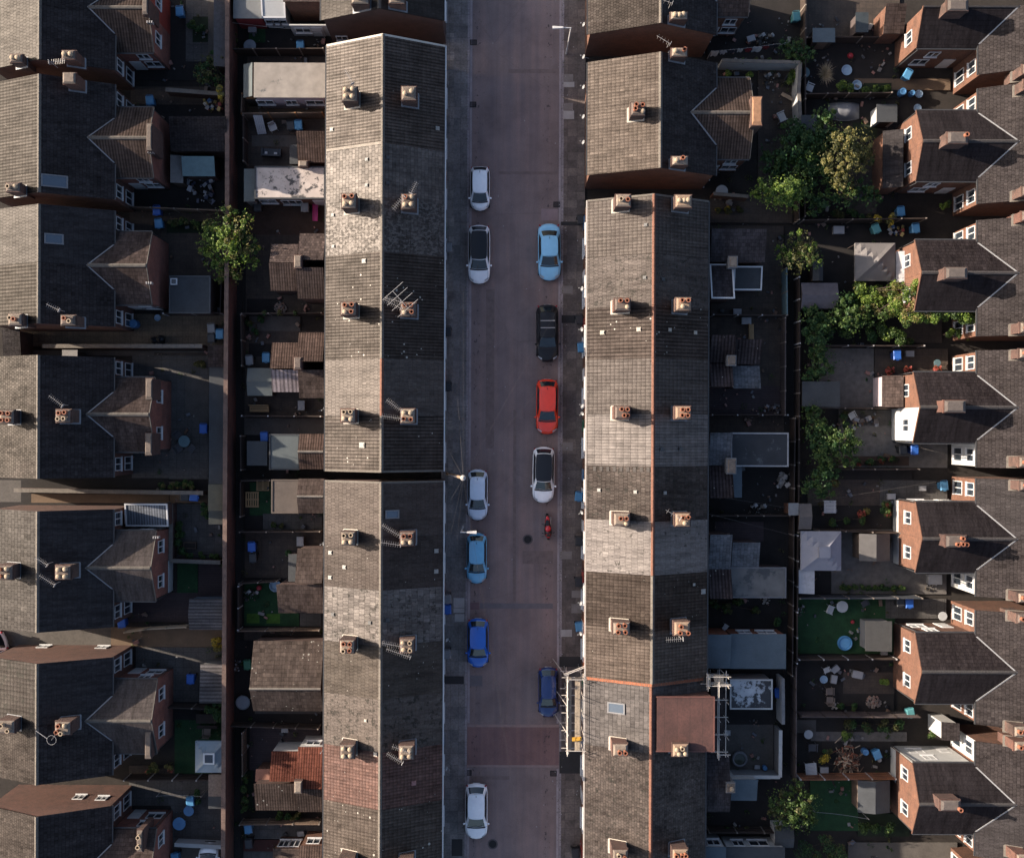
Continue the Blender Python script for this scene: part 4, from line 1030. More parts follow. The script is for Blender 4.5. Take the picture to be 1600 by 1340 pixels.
# ------------------------------------------------------------------ semi-detached houses with shared rear wings
GL = 'semi-detached houses west of the long brick wall'
RIDGED = plain('dark_ridge', (0.05, 0.045, 0.045), 0.85, 0.3, 3)
def semi(label, d, xr, xe, xf, yp, yg, mats, wing, group, wall=BRICK, wingwall=None, valley=LEAD, low_render=None, gable_windows=(), side_windows=True, gwin=True, hr=7.8, he=5.3, wv=None, rearwall=None):
    sg = 1 if yg > yp else -1
    ya, yb = min(yp, yg), max(yp, yg)
    t = thing('semi_detached_house', label, 'house', ((xe + xf) / 2, (ya + yb) / 2, 0), group=group)
    a = ya + (0.006 if sg > 0 else 0.0); b = yb - (0.0 if sg > 0 else 0.006)
    def zr(x, y=0): return hr - (hr - he) * ((x - xr) / (xe - xr) if (x - xr) * d > 0 else (x - xr) / (xf - xr))
    oh = 0.16
    xw1, xw0 = xe - d * oh, xf + d * oh
    prof = [(xw0, -0.1), (xw1, -0.1), (xw1, zr(xw1) - 0.12), (xr, hr - 0.12), (xw0, zr(xw0) - 0.12)]
    gi = 0.07
    g0, g1 = (a, b - gi) if sg > 0 else (a + gi, b)
    MB(wall).prism([(x, g0, z) for x, z in prof], [(x, g1, z) for x, z in prof]).build('wall', t)
    if d > 0: slope_slabs(t, (mats[0], mats[1]), xf, xr, xe, a, b, he, hr, he)
    else: slope_slabs(t, (mats[1], mats[0]), xe, xr, xf, a, b, he, hr, he)
    ridge_run(t, xr, a, b, hr, RIDGE)
    gm = MB(DARKGUT); gm.box(xe + d * 0.005, xe + d * 0.10, a, b, he - 0.17, he - 0.05); gm.build('gutter', t)
    gm = MB(DARKGUT); gm.box(xf - d * 0.005, xf - d * 0.10, a, b, he - 0.17, he - 0.05); gm.build('front_gutter', t)
    if rearwall:
        MB(rearwall).box(xw1, xw1 + d * 0.03, (yp + sg * wing[1] if True else 0), yg - sg * 0.08, 0, 4.95).build('rendered_wall', t)
    # the wing
    xg, hw, whr = wing[:3]
    whe = whr - 0.55 * hw
    xa = xe - d * (whr - he) / ((hr - he) / abs(xe - xr))      # valley apex
    ye = yp + sg * hw
    w0 = yp + sg * 0.006
    ww = wingwall or (GABLEB if group == GL else wall)
    pr = [(w0, -0.1), (ye - sg * 0.14, -0.1), (ye - sg * 0.14, whe + 0.55 * 0.14 - 0.12), (w0, whr - 0.12)]
    MB(ww).prism([(xw1 - d * 0.02, y, z) for y, z in pr], [(xg - d * 0.07, y, z) for y, z in pr]).build('wing_wall', t)
    xs = xa - d * 0.05
    MB(mats[2]).slab([(xs, w0, whr), (xg, w0, whr), (xg, ye, whe), (xs, ye, whe)], 0.10).build('wing_roof', t)
    m = MB(RIDGE if d > 0 else RIDGED)
    n = int(abs(xg - xa) / 0.45)
    for i in range(n):
        x_, x2 = xa + (xg - xa) * i / n, xa + (xg - xa) * (i + 1) / n - d * 0.012
        m.prism([(x_, w0 - sg * 0.001, whr + 0.07), (x_, w0 + sg * 0.1, whr + 0.02), (x_, w0 + sg * 0.13, whr - 0.05), (x_, w0 - sg * 0.001, whr - 0.02)],
                [(x2, w0 - sg * 0.001, whr + 0.07), (x2, w0 + sg * 0.1, whr + 0.02), (x2, w0 + sg * 0.13, whr - 0.05), (x2, w0 - sg * 0.001, whr - 0.02)])
    m.build('wing_ridge', t)
    yv = yp + sg * (whr - he) / 0.55
    vm = MB(valley)
    q = 0.065
    vm.slab([(xa - d * q, w0, whr + 0.055), (xa + d * q, w0, whr + 0.055), (xe + d * q, yv, he + 0.055), (xe - d * q, yv, he + 0.055)], 0.05)
    vm.build('valley_lead', t)
    gm = MB(DARKGUT); gm.box(xe - d * 0.1, xg, ye + sg * 0.005, ye + sg * 0.10, whe - 0.16, whe - 0.05)
    gm.tube((xg - d * 0.2, ye + sg * 0.05, whe - 0.1), (xg - d * 0.16, ye - sg * 0.06, 0), 0.04, 5); gm.build('wing_gutter', t)
    # a sloping barge strip and downpipe on the gable
    vg = MB(wv or RIDGE)
    vg.slab([(xg + d * 0.004, w0, whr + 0.01), (xg + d * 0.06, w0, whr + 0.01), (xg + d * 0.06, ye, whe + 0.01), (xg + d * 0.004, ye, whe + 0.01)], 0.14)
    vg.build('verge', t)
    fc, fo = ('e', 'w') if d > 0 else ('w', 'e')
    fs = 'n' if sg > 0 else 's'
    ym = (ye + yg) / 2
    if gwin: window(t, fc, xg - d * 0.07, yp + sg * hw * 0.5, 2.75, 0.95, 1.25, 1, name='wing_window')
    wz = xw1 + (d * 0.03 if rearwall else 0)
    if abs(yg - ye) > 0.9:
        window(t, fc, wz, ym, 3.05, min(1.0, abs(yg - ye) - 0.3), 1.35, 1)
        window(t, fc, wz, ym, 0.55, min(1.05, abs(yg - ye) - 0.3), 1.6, 1, name='patio_window')
    if side_windows:
        window(t, fs, xw1 + d * abs(xg - xw1) * 0.6, ye - sg * 0.14, 2.75, 0.9, 1.1, 1, name='side_window')
        window(t, fs, xw1 + d * abs(xg - xw1) * 0.68, ye - sg * 0.14, 0.9, 1.2, 1.15, 1, name='side_window')
        door(t, fs, xw1 + d * abs(xg - xw1) * 0.22, ye - sg * 0.14)
    if low_render:
        lr = MB(low_render)
        lr.box(xg - d * 0.07, xg - d * 0.035, w0, ye - sg * 0.14, 0, 1.25)
        lr.build('rendered_base', t)
    for gx, gz, gw_, gh_ in gable_windows: window(t, fs, gx, yg - sg * gi, gz, gw_, gh_, 1, name='gable_window')
    return t, zr

GL = 'semi-detached houses west of the long brick wall'
LXR, LXE, LXF = -33.0, -28.42, -37.6
LH = {}
for key, yp, yg, mats, wing, wall, lab, kw in (
 ('A2', 30.7, 34.9, ('wA', 'rs', 'wwrib'), (-25.75, 2.8, 6.2), BRICK, 'west house with red painted rear wing cut by the top left edge', dict(wingwall=REDPAINT)),
 ('A1', 30.7, 26.38, ('wA', 'rs', 'wwrib'), (-25.75, 2.8, 6.2), BRICK, 'west house with grey rendered passage behind its wing in the top left corner', dict()),
 ('B2', 21.2, 25.35, ('wB', 'rs', 'wwrib'), (-25.7, 2.6, 6.2), BRICK, 'upper half of the west pair with ribbed brown wing roofs and dark outbuilding', dict(gwin=False)),
 ('B1', 21.2, 16.87, ('wB', 'rs', 'wwrib'), (-25.7, 2.6, 6.2), BRICK, 'west house whose dark rear slope has a rooflight and pale spots', dict(gwin=False)),
 ('C2', 11.9, 16.05, ('wC', 'rs2', 'ww'), (-25.8, 2.7, 6.2), BRICK, 'west house with smooth grey front slope and rooflight, beside the green tree', dict(gwin=False)),
 ('C1', 11.9, 7.5, ('wC2', 'rs', 'ww'), (-25.8, 2.7, 6.2), BRICK, 'west house with brown ribbed front slope and flat dark extension', dict(gwin=False)),
 ('D2', 1.05, 5.25, ('wD', 'rs', 'ww'), (-25.55, 2.75, 6.2), BRICK, 'upper half of the west pair under mottled slates beside the long black shed roof', dict(side_windows=False)),
 ('D1', 1.05, -3.6, ('wD', 'rs', 'ww'), (-25.55, 2.75, 6.2), BRICK, 'lower half of the west pair under mottled slates, above the sunlit tan passage', dict(side_windows=False)),
 ('E2', -10.15, -5.92, ('wE', 'rs2', 'wwg'), (-25.4, 2.6, 6.2), BRICK, 'west house with the pale blue sheet roofed conservatory', dict()),
 ('E1', -10.15, -14.6, ('wE', 'rs2', 'wwg'), (-25.4, 2.6, 6.2), BRICK, 'lower half of the smooth slate west pair, beside the purple decking', dict(low_render=RENDER)),
 ('F2', -21.3, -16.82, ('wF', 'rs2', 'wwg'), (-25.3, 2.75, 6.2), BRICK, 'west house with dark specks on its front slope and a brown brick side wall', dict(gable_windows=((-35.2, 0.4, 0.9, 0.9), (-30.6, 0.6, 0.9, 0.9)))),
 ('F1', -21.3, -25.5, ('wG', 'rs', 'wwg'), (-25.3, 2.75, 6.2), BRICK2, 'west house whose party chimney carries a ring aerial, above the grey square gazebo', dict()),
 ('G2', -32.2, -27.75, ('wG', 'rs', 'ww'), (-25.3, 2.6, 6.2), BRICK, 'west house with tall brick side wall cut by the bottom left corner', dict(gable_windows=((-31.6, 2.6, 0.8, 1.0), (-29.8, 2.9, 0.8, 0.9)))),
 ('G1', -32.2, -36.4, ('wG', 'rs', 'ww'), (-25.3, 2.6, 6.2), BRICK, 'west house mostly below the bottom left corner', dict()),
):
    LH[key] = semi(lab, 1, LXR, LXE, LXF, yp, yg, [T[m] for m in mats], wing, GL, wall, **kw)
def lzr(x, y=0): return LH['A1'][1](x)
def lch(key, px, py, w, d, pots, zt=8.4, mat=None):
    x, y = P(px, py, zt)
    return chimney(LH[key][0], x, y, w, d, 5.5, zt, pots, mat or STACKB, ((0.53 if x < LXR else -0.53), 0, lzr(x)), LEAD)
lch('A1', 101, 90, 1.0, 0.65, [(-.2, 0, 'c'), (.2, 0, 'c')]); a = lch('B2', 103, 127, 0.95, 0.75, []); aerial(a, P(80, 107, 9) + (8.7,), 0.1, 1.0, 8)
lch('A1', 19, 96, 0.9, 0.6, [(-.2, 0, 'c'), (.2, 0, 'c')], 8.2); lch('B1', 18, 299, 1.0, 0.7, [(-.2, 0, 'b'), (.25, 0, 'c')], 8.2)
a = lch('C1', 103, 505, 1.1, 0.75, [(-.1, .1, 't'), (.2, -.1, 'b')]); aerial(a, P(92, 490, 9) + (8.5,), 2.7, 0.9, 6, 0.9)
lch('C1', 22, 505, 0.95, 0.8, [(.1, 0, 't'), (-.2, .1, 'b')], 8.2)
a = lch('D2', 97, 655, 1.05, 0.95, [(-.2, .22, 't'), (.2, .22, 't'), (-.2, -.22, 'b'), (.2, -.22, 'b')]); aerial(a, P(98, 638, 9) + (8.4,), 2.5, 1.1, 8)
lch('D2', 8, 657, 1.1, 1.0, P4('tttt'), 8.3)
a = lch('E2', 98, 900, 1.1, 1.05, P4('cccc')); aerial(a, P(76, 886, 9) + (8.4,), 2.6, 0.9, 9); aerial(a, P(88, 917, 9) + (8.4,), 2.6, 1.2, 9)
lch('E2', 9, 900, 1.1, 1.05, P4('tctc'), 8.3)
a = lch('F1', 101, 1143, 1.15, 1.0, [(-.2, .25, 't'), (-.3, -.2, 't'), (.0, -.3, 'b'), (.2, .2, 'c')])
x, y = P(86, 1160, 9)
m = MB(ALU); m.tube((x, y + .3, 8.0), (x, y, 9.2), 0.02, 5)
for i in range(14):
    c0, c1 = 2 * pi * i / 14, 2 * pi * (i + 1) / 14
    m.tube((x + .33 * cos(c0), y + .33 * sin(c0), 9.2), (x + .33 * cos(c1), y + .33 * sin(c1), 9.2), 0.015, 4)
m.tube((x - 1.1, y + .65, 9.2), (x - .3, y + .1, 9.2), 0.025, 4); m.build('tv_aerial', a)
lch('F1', 12, 1142, 1.15, 1.0, [(-.2, .2, 'b'), (.2, -.2, 'b')], 8.3)
rooflight(LH['B1'][0], P(85, 290, 7)[0], P(85, 290, 7)[1], lzr, 1.6, 0.9); rooflight(LH['C2'][0], P(85, 380, 7)[0], P(85, 380, 7)[1], lzr, 1.15, 0.75)
def wstack(key, px, py, w, d, zt, pots=()):
    x, y = P(px, py, zt)
    chimney(LH[key][0], x, y, w * .8, d, 3.5, zt, pots, BRICK3, None, stack=plain('wide_stack_top', (0.14, 0.11, 0.09), 0.9, 0.3, 4))
wstack('A1', 221, 13, 0.46, 1.25, 6.5); wstack('B1', 229, 218, 0.46, 1.95, 6.5); wstack('D2', 232, 612, 0.6, 1.55, 5.75); wstack('D1', 232, 698, 0.6, 1.6, 5.75); wstack('F1', 235, 1168, 0.55, 2.0, 5.75)
wstack('G2', 223, 1318, 0.5, 1.6, 6.4, [(0, .4, 'b'), (0, -.3, 'b')])
for k, px, py in (('A1', 230, 41), ('B1', 233, 243), ('C1', 232, 447), ('E2', 246, 843)):
    x, y = P(px, py, 5.6); m = MB(ALU)
    for i in range(3): m.obox((x - .15 + i * .17, y, 5.8 - .1), .07, .16, .5)
    m.build('flue_pots', LH[k][0])

# the two upper pairs on the east side of the street
GT = 'hipped pairs at the top of the east side'
UXR, UXE, UXF = 11.45, 15.88, 6.42
UH = {}
for key, yp, yg, mats, wing, lab, kw in (
 ('T1', 33.6, 29.15, ('wG', 'rs', 'ww'), (18.3, 2.9, 6.4), 'pale speckled roofed house at the top of the east side, cut by the top edge', dict(wall=BRICK2)),
 ('U2', 23.15, 27.1, ('eI', 'rs', 'wwrib'), (18.45, 3.0, 6.45), 'upper half of the beige gridded east pair, beside the walled patio', dict(wall=BRICK2)),
 ('U1', 23.15, 18.8, ('eI', 'rs', 'wwrib'), (18.45, 3.0, 6.45), 'lower half of the beige gridded east pair, its brick gable facing the passage', dict(wall=BRICK2)),
):
    UH[key] = semi(lab, 1, UXR, UXE, UXF, yp, yg, [T[m] for m in mats], wing, GT, gwin=False, **kw)
def uzr(x, y=0): return UH['U1'][1](x)
def uch(key, px, py, w, d, pots, zt=8.35, fl=MORTAR, mat=None):
    x, y = P(px, py, zt)
    return chimney(UH[key][0], x, y, w, d, 5.5, zt, pots, mat or BRICK2, ((0.5 if x < UXR else -0.565), 0, uzr(x)), fl)
uch('U2', 993, 168, 1.05, 0.95, [(-.15, .22, 't'), (.3, .22, 't'), (.3, -.25, 'c'), (-.2, -.1, 't')])
a = uch('U2', 1057, 79, 1.15, 0.6, [(-.3, 0, 'c'), (.3, .1, 't')], 8.3, LEAD); aerial(a, P(1040, 66, 9) + (8.5,), 2.6, 1.0, 4, 0.6)
uch('U1', 1059, 249, 1.1, 0.6, [(-.3, 0, 'c'), (.15, .1, 't')], 8.3, LEAD)
a = uch('T1', 1056, 22, 1.2, 0.55, [(-.3, 0, 'c'), (.0, 0, 'c'), (.3, 0, 'c')], 8.3, LEAD); aerial(a, P(1042, 4, 9) + (8.5,), 2.8, 1.2, 4, 0.7)
x, y = P(1179, 170, 6.9)
chimney(UH['U1'][0], x, y, 0.75, 2.1, 3.0, 6.9, (), BRICK2, None, stack=plain('orange_stack_top', (0.30, 0.16, 0.09), 0.9, 0.3, 4))
for k, px in (('T1', 70), ('U2', 118), ('U2', 163), ('U1', 207), ('U1', 245)):
    dish(UH[k][0], UXF + .15, P(905, px)[1], 4.4, 2.9)
# lower side extension under the south gable of the pair
sx0, sx1, sy0, sy1 = RECT(1040, 277, 1092, 292, 3)

# the east column of semis (their rear wings face west)
GR = 'semi-detached houses along the east edge'
RXR, RXE, RXF = 39.8, 35.2, 44.4
RH = {}
for key, yp, yg, mats, wing, lab, kw in (
 ('a', 30.9, 26.3, ('rs', 'rs', 'rw2'), (30.68, 2.6, 6.6), 'east edge house with white aerial arm by its eaves in the top right corner', dict()),
 ('b2', 21.1, 25.3, ('rs', 'rs', 'rw2'), (30.68, 2.6, 6.6), 'upper half of the east pair with a dark lean-to, beside the narrow black passage', dict()),
 ('b1', 21.1, 16.8, ('rs', 'rs', 'rw2'), (30.68, 2.6, 6.6), 'lower half of the east pair with a dark lean-to across its wing', dict()),
 ('c2', 11.55, 15.6, ('rs', 'rs', 'rw'), (30.62, 2.6, 6.6), 'east house directly right of the taut grey gazebo', dict()),
 ('c1', 11.55, 7.05, ('rs', 'rs', 'rw2'), (30.62, 2.6, 6.6), 'east house with climbing vine over its wing wall', dict()),
 ('d2', 1.8, 6.0, ('rs', 'rs', 'rw'), (30.55, 2.6, 6.6), 'east house with brown tiled lean-to and small white gate post', dict()),
 ('d1', 1.8, -2.6, ('rs', 'rs', 'rw2'), (30.55, 2.6, 6.6), 'east house with white rendered wing end and rear wall', dict(wingwall=RENDER, rearwall=RENDER)),
 ('e2', -7.75, -3.4, ('rs2', 'rs2', 'rw2'), (30.75, 2.6, 6.6), 'east house with smooth charcoal main roof and blue curtained window', dict(low_render=RENDER)),
 ('e1', -7.75, -12.1, ('rs', 'rs', 'rw2'), (30.75, 2.6, 6.6), 'east house with white rear wall beside the clipped hedge row', dict(low_render=RENDER, rearwall=RENDER)),
 ('f2', -17.4, -13.1, ('rs', 'rs', 'rw'), (30.75, 2.6, 6.6), 'east house above the turfed garden with the blue paddling pool', dict()),
 ('f1', -17.4, -21.5, ('rs', 'rs', 'rw2'), (30.75, 2.6, 6.6), 'east house above the garden of scattered chairs and rubble', dict()),
 ('g2', -27.0, -22.75, ('rs', 'rs', 'rw2'), (30.6, 2.6, 6.6), 'east house with white rendered side wing and white rear wall', dict(low_render=RENDER, rearwall=RENDER)),
 ('g1', -27.0, -31.2, ('rs2', 'rs2', 'rw2'), (30.6, 2.6, 6.6), 'east house with smooth grey main slope near the bottom right corner', dict()),
 ('h', -36.6, -32.3, ('rs', 'rs', 'rw2'), (30.6, 2.6, 6.6), 'east house with its brick rear wall cut by the bottom right edge', dict()),
):
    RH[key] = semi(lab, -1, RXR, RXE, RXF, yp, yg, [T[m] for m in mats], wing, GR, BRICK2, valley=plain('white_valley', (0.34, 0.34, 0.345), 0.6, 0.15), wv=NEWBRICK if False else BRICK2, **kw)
def rzr(x, y=0): return RH['a'][1](x)
def rwch(key, px, py, pots=(), mat=None, zt=7.9):
    x, y = P(px, py, zt)
    chimney(RH[key][0], x, y, 1.5, 0.82, 5.2, zt, pots, mat or BRICK2, None, stack=plain('dull_stack_top', (0.11, 0.09, 0.08), 0.9, 0.3, 4))
rwch('b2', 1492, 210, [(.5, .15, 't')]); rwch('c2', 1492, 421); rwch('d2', 1492, 629); rwch('e1', 1497, 840, [(.35, .2, 't'), (0, -.2, 't'), (.35, -.2, 't'), (.6, -.2, 't')]); rwch('g2', 1491, 1253, [(.6, -.2, 't')]); rwch('a', 1492, 2)
def rmch(key, px, py, zt=8.1):
    x, y = P(px + 7, py, zt)
    chimney(RH[key][0], x, y, 1.0, 0.7, 5.0, zt, [(-.2, 0, 't'), (.2, 0, 't')], BRICK2, (0.54, 0, rzr(x)), RIDGE)
for k, px, py in (('a', 1597, 102), ('b2', 1600, 125), ('b1', 1598, 292), ('c2', 1600, 330), ('c1', 1598, 505), ('d2', 1598, 545), ('d1', 1597, 715), ('e2', 1599, 752), ('e1', 1597, 927), ('f2', 1597, 960), ('f1', 1595, 1137), ('g2', 1595, 1160), ('g1', 1597, 1335)):
    rmch(k, px, py)

# ------------------------------------------------------------------ single and two storey extensions
def block(par, a, b, c, d, h, kind, roofm, wallm, rise=0.5, wname='outrigger', rname='outrigger_roof', rim=None, oh=0.08, mid=0.5, nest=True, ridge=None):
    x0, x1, y0, y1 = RECT(a, b, c, d, h)
    i = oh
    ext = {'flat': (0, 0, 0, 0), 'n': (rise, 0, None, None), 's': None, 'e': None, 'w': None}
    def zc(x, y):
        fx, fy = (x - x0) / (x1 - x0), (y - y0) / (y1 - y0)
        if kind == 'n': return h + rise * (1 - fy)
        if kind == 's': return h + rise * fy
        if kind == 'e': return h + rise * (1 - fx)
        if kind == 'w': return h + rise * fx
        if kind == 'gx': return h + rise * (1 - abs(fy - mid) / (mid if fy < mid else 1 - mid))
        if kind == 'gy': return h + rise * (1 - abs(fx - mid) / (mid if fx < mid else 1 - mid))
        return h
    W = MB(wallm)
    X0, X1, Y0, Y1 = x0 + i, x1 - i, y0 + i, y1 - i
    if kind == 'gx':
        ym = y0 + (y1 - y0) * mid
        pr = [(Y0, -0.1), (Y1, -0.1), (Y1, zc(X0, Y1) - 0.11), (ym, h + rise - 0.11), (Y0, zc(X0, Y0) - 0.11)]
        W.prism([(X0, y, z) for y, z in pr], [(X1, y, z) for y, z in pr])
    elif kind == 'gy':
        xm = x0 + (x1 - x0) * mid
        pr = [(X0, -0.1), (X1, -0.1), (X1, zc(X1, Y0) - 0.11), (xm, h + rise - 0.11), (X0, zc(X0, Y0) - 0.11)]
        W.prism([(x, Y0, z) for x, z in pr], [(x, Y1, z) for x, z in pr])
    else:
        W.prism([(X0, Y0, -0.1), (X1, Y0, -0.1), (X1, Y1, -0.1), (X0, Y1, -0.1)], [(X0, Y0, zc(X0, Y0) - 0.11), (X1, Y0, zc(X1, Y0) - 0.11), (X1, Y1, zc(X1, Y1) - 0.11), (X0, Y1, zc(X0, Y1) - 0.11)])
    wo = W.build(wname, par)
    R = MB(roofm)
    if kind == 'gx':
        ym = y0 + (y1 - y0) * mid
        R.slab([(x0, y0, h), (x1, y0, h), (x1, ym - 0.004, h + rise), (x0, ym - 0.004, h + rise)], 0.09); R.slab([(x0, ym + 0.004, h + rise), (x1, ym + 0.004, h + rise), (x1, y1, h), (x0, y1, h)], 0.09)
    elif kind == 'gy':
        xm = x0 + (x1 - x0) * mid
        R.slab([(x0, y0, h), (xm - 0.004, y0, h + rise), (xm - 0.004, y1, h + rise), (x0, y1, h)], 0.09); R.slab([(xm + 0.004, y0, h + rise), (x1, y0, h), (x1, y1, h), (xm + 0.004, y1, h + rise)], 0.09)
    elif kind == 'hip':
        xm, ym = (x0 + x1) / 2, (y0 + y1) / 2
        for p, q in (((x0, y0), (x1, y0)), ((x1, y0), (x1, y1)), ((x1, y1), (x0, y1)), ((x0, y1), (x0, y0))):
            R.poly([(p[0], p[1], h), (q[0], q[1], h), (xm, ym, h + rise)])
        R.poly([(x0, y0, h), (x0, y1, h), (x1, y1, h), (x1, y0, h)])
    else:
        R.slab([(x, y, zc(x, y)) for x, y in ((x0, y0), (x1, y0), (x1, y1), (x0, y1))], 0.09)
    ro = R.build(rname, wo if nest else par)
    if ridge:
        rg = MB(ridge)
        if kind == 'gx': rg.tube((x0, ym, h + rise + 0.01), (x1, ym, h + rise + 0.01), 0.09, 6)
        elif kind == 'n': rg.box(x0, x1, y0 - 0.02, y0 + 0.16, h + rise - 0.06, h + rise + 0.06)
        elif kind == 's': rg.box(x0, x1, y1 - 0.16, y1 + 0.02, h + rise - 0.06, h + rise + 0.06)
        rg.build('ridge', wo if nest else par)
    if rim:
        rm = MB(rim)
        zz = lambda x, y: zc(x, y) + 0.05
        b_ = 0.09
        for (u0, u1, v0, v1) in ((x0 - .02, x1 + .02, y0 - .02, y0 + b_), (x0 - .02, x1 + .02, y1 - b_, y1 + .02), (x0 - .02, x0 + b_, y0 + b_, y1 - b_), (x1 - b_, x1 + .02, y0 + b_, y1 - b_)):
            rm.slab([(u0, v0, zz(u0, v0)), (u1, v0, zz(u1, v0)), (u1, v1, zz(u1, v1)), (u0, v1, zz(u0, v1))], 0.2)
        rm.build('roof_edge', wo if nest else par)
    return wo, ro, (x0, x1, y0, y1)

def wh(k): return WH[k][0]
def eh(k): return EH[k][0]
# behind the west terrace
TT = T
pch = plain('patched_felt', (0.10, 0.095, 0.09), 0.85, 0.2, 0.5)
def flaky(name, base, fl, sc=2.5, t0=0.5):
    if name in MATS: return MATS[name]
    m, nt, N, L, B = _nt(name); p = pos(N)
    f = noise(N, L, p, sc, 7, 0.72); g_ = noise(N, L, p, 0.5, 3)
    s_ = math_(N, L, 'ADD', math_(N, L, 'MULTIPLY', f, 0.7), math_(N, L, 'MULTIPLY', g_, 0.3))
    c = ramp(N, L, s_, [(t0 - 0.03, mul(base, 1)), (t0 + 0.02, mul(fl, 1))])
    c = mix(N, L, 1.0, c, ramp(N, L, noise(N, L, p, 1.2, 4), [(0.3, 0.8), (0.7, 1.15)]), 'MULTIPLY')
    L.new(c, B.inputs['Base Color']); B.inputs['Roughness'].default_value = 0.85; MATS[name] = m
    return m
FLAKEROOF = flaky('flaking_white_paint_roof', (0.045, 0.042, 0.042), (0.36, 0.31, 0.28), 2.2, 0.455)
FLAKE2 = flaky('dirty_white_roof', (0.03, 0.032, 0.036), (0.34, 0.36, 0.38), 1.6, 0.52)
PUDDLE = flaky('ponded_grey_felt', (0.045, 0.048, 0.052), (0.095, 0.092, 0.09), 0.7, 0.46)
BEIGEFELT = flaky('beige_worn_felt', (0.075, 0.075, 0.075), (0.21, 0.185, 0.16), 0.7, 0.42)
ext_w = [
 (1, 392, 101, 504, 155, 3.3, 'flat', BEIGEFELT, LILAC, 0, None), 
 (2, 462, 212, 506, 256, 3.3, 's', TT['pan'], BRICK2, 0.9, None), (2, 449, 229, 463, 259, 2.2, 'flat', FELT, DARKBRICK, 0, None),
 (3, 395, 263, 505, 313, 2.9, 'flat', FLAKEROOF, BRICK2, 0, FELT), (3, 378, 267, 395, 318, 2.6, 'flat', FELT2, GREYREND, 0, None),
 (4, 466, 367, 506, 411, 4.2, 'n', TT['scal'], BRICK3, 1.0, None), (4, 422, 384, 464, 415, 3.0, 'n', TT['scal'], BRICK3, 0.8, None),
 (5, 463, 423, 506, 469, 4.2, 's', TT['pan2'], BRICK3, 1.0, None), (5, 421, 416, 462, 457, 3.0, 's', TT['pan2'], DARKBRICK, 0.8, None),
 (5, 466, 522, 506, 568, 4.2, 'n', TT['pan'], BRICK3, 1.0, None), (5, 424, 538, 465, 579, 3.0, 'n', TT['pan'], BRICK3, 0.8, None),
 (6, 425, 581, 467, 615, 2.7, 's', TT['corrw'], BRICK3, 0.7, None), (6, 467, 581, 507, 624, 3.6, 's', TT['plainy'], BRICK3, 0.8, None),
 (7, 421, 681, 468, 736, 2.9, 'flat', FELT2, BRICK3, 0, FELT), (7, 468, 680, 508, 735, 3.3, 'gx', TT['pan'], BRICK3, 0.8, None),
 (8, 425, 752, 468, 804, 3.1, 'flat', FELTB, BRICK3, 0, FELTB), (8, 467, 750, 508, 804, 3.5, 'gx', TT['plainy'], BRICK3, 0.7, None),
 (9, 466, 859, 508, 911, 3.6, 'n', TT['plainy'], BRICK3, 1.0, None), (9, 452, 868, 468, 911, 2.4, 'flat', FELT, DARKBRICK, 0, None),
 (10, 437, 913, 508, 960, 3.3, 's', TT['plainy'], BRICK3, 0.9, None),
 (11, 399, 1004, 509, 1113, 2.9, 'gx', TT['bigshed'], BRICK3, 1.5, None),
 (13, 428, 1176, 470, 1218, 3.0, 'n', TT['panred'], BRICK2, 0.8, None), (13, 470, 1169, 510, 1228, 3.6, 'n', TT['panred'], BRICK2, 1.0, None), (13, 404, 1204, 428, 1222, 2.3, 'n', plain('red_felt', (0.25, 0.12, 0.085), 0.85), BRICK2, 0.2, None),
 (14, 404, 1222, 471, 1268, 3.0, 's', TT['panspot'], BRICK3, 0.8, None), (14, 471, 1229, 510, 1270, 3.6, 's', TT['panspot'], BRICK3, 0.9, None),
 (15, 432, 1328, 473, 1375, 3.0, 'n', TT['plainy'], BRICK2, 0.7, None), (15, 473, 1323, 510, 1375, 3.6, 'n', TT['pan'], BRICK2, 0.8, None),
]
EXT = []
for k, a, b, c, d, h, kind, rm, wm, rise, rim in ext_w:
    EXT.append(block(wh(k), a, b, c, d, h, kind, rm, wm, rise, rim=rim, mid=0.38 if k == 11 else 0.5, ridge=COPING if kind == 'gx' else None))
# chimneys of the outriggers
def och(par, px, py, w, d, zb, zt, pots=(), mat=BRICK3):
    x, y = P(px, py, zt); chimney(par, x, y, w, d, zb, zt, pots, mat)
och(wh(4), 463, 411, 0.55, 0.95, 2, 5.4); och(wh(5), 464, 570, 0.55, 0.9, 2, 5.2); och(wh(13), 470, 1232, 0.55, 0.9, 2, 5.0, (), BRICK2)
och(wh(2), 470, 258, 0.7, 0.45, 2, 3.6)
def extwin(par, face, px, py, h, w, hh, z, mull=1, n='window'):
    x, y = P(px, py, h); window(par, face, x, y, z, w, hh, mull, name=n)
x0, x1, y0, y1 = RECT(392, 101, 504, 155, 3.3)
for xx, w in ((-18.0, 1.3), (-16.0, 0.9), (-14.2, 1.4)): window(wh(1), 's', xx, y0 + 0.08, 1.2, w, 1.1)
x0, x1, y0, y1 = RECT(395, 263, 505, 313, 2.9)
window(wh(3), 's', -16.0, y0 + 0.08, 0.4, 1.6, 1.6, 2, name='patio_window'); window(wh(3), 's', -17.8, y0 + .08, 0.9, 1.3, 1.2); door(wh(3), 's', -13.9, y0 + .08)
x0, x1, y0, y1 = RECT(470, 1169, 510, 1228, 3.6)
MB(RENDER).box(x0 + .05, x1 - .05, y1 - 0.08, y1 - .04, 0, 3.4).build('rendered_wall', wh(13)); window(wh(13), 'n', (x0 + x1) / 2, y1 - .04, 1.9, 1.1, 1.0)
x0, x1, y0, y1 = RECT(428, 1176, 470, 1218, 3.0)
MB(RENDER).box(x0 + .05, x1 - .05, y1 - 0.08, y1 - .04, 0, 2.8).build('rendered_wall', wh(13))
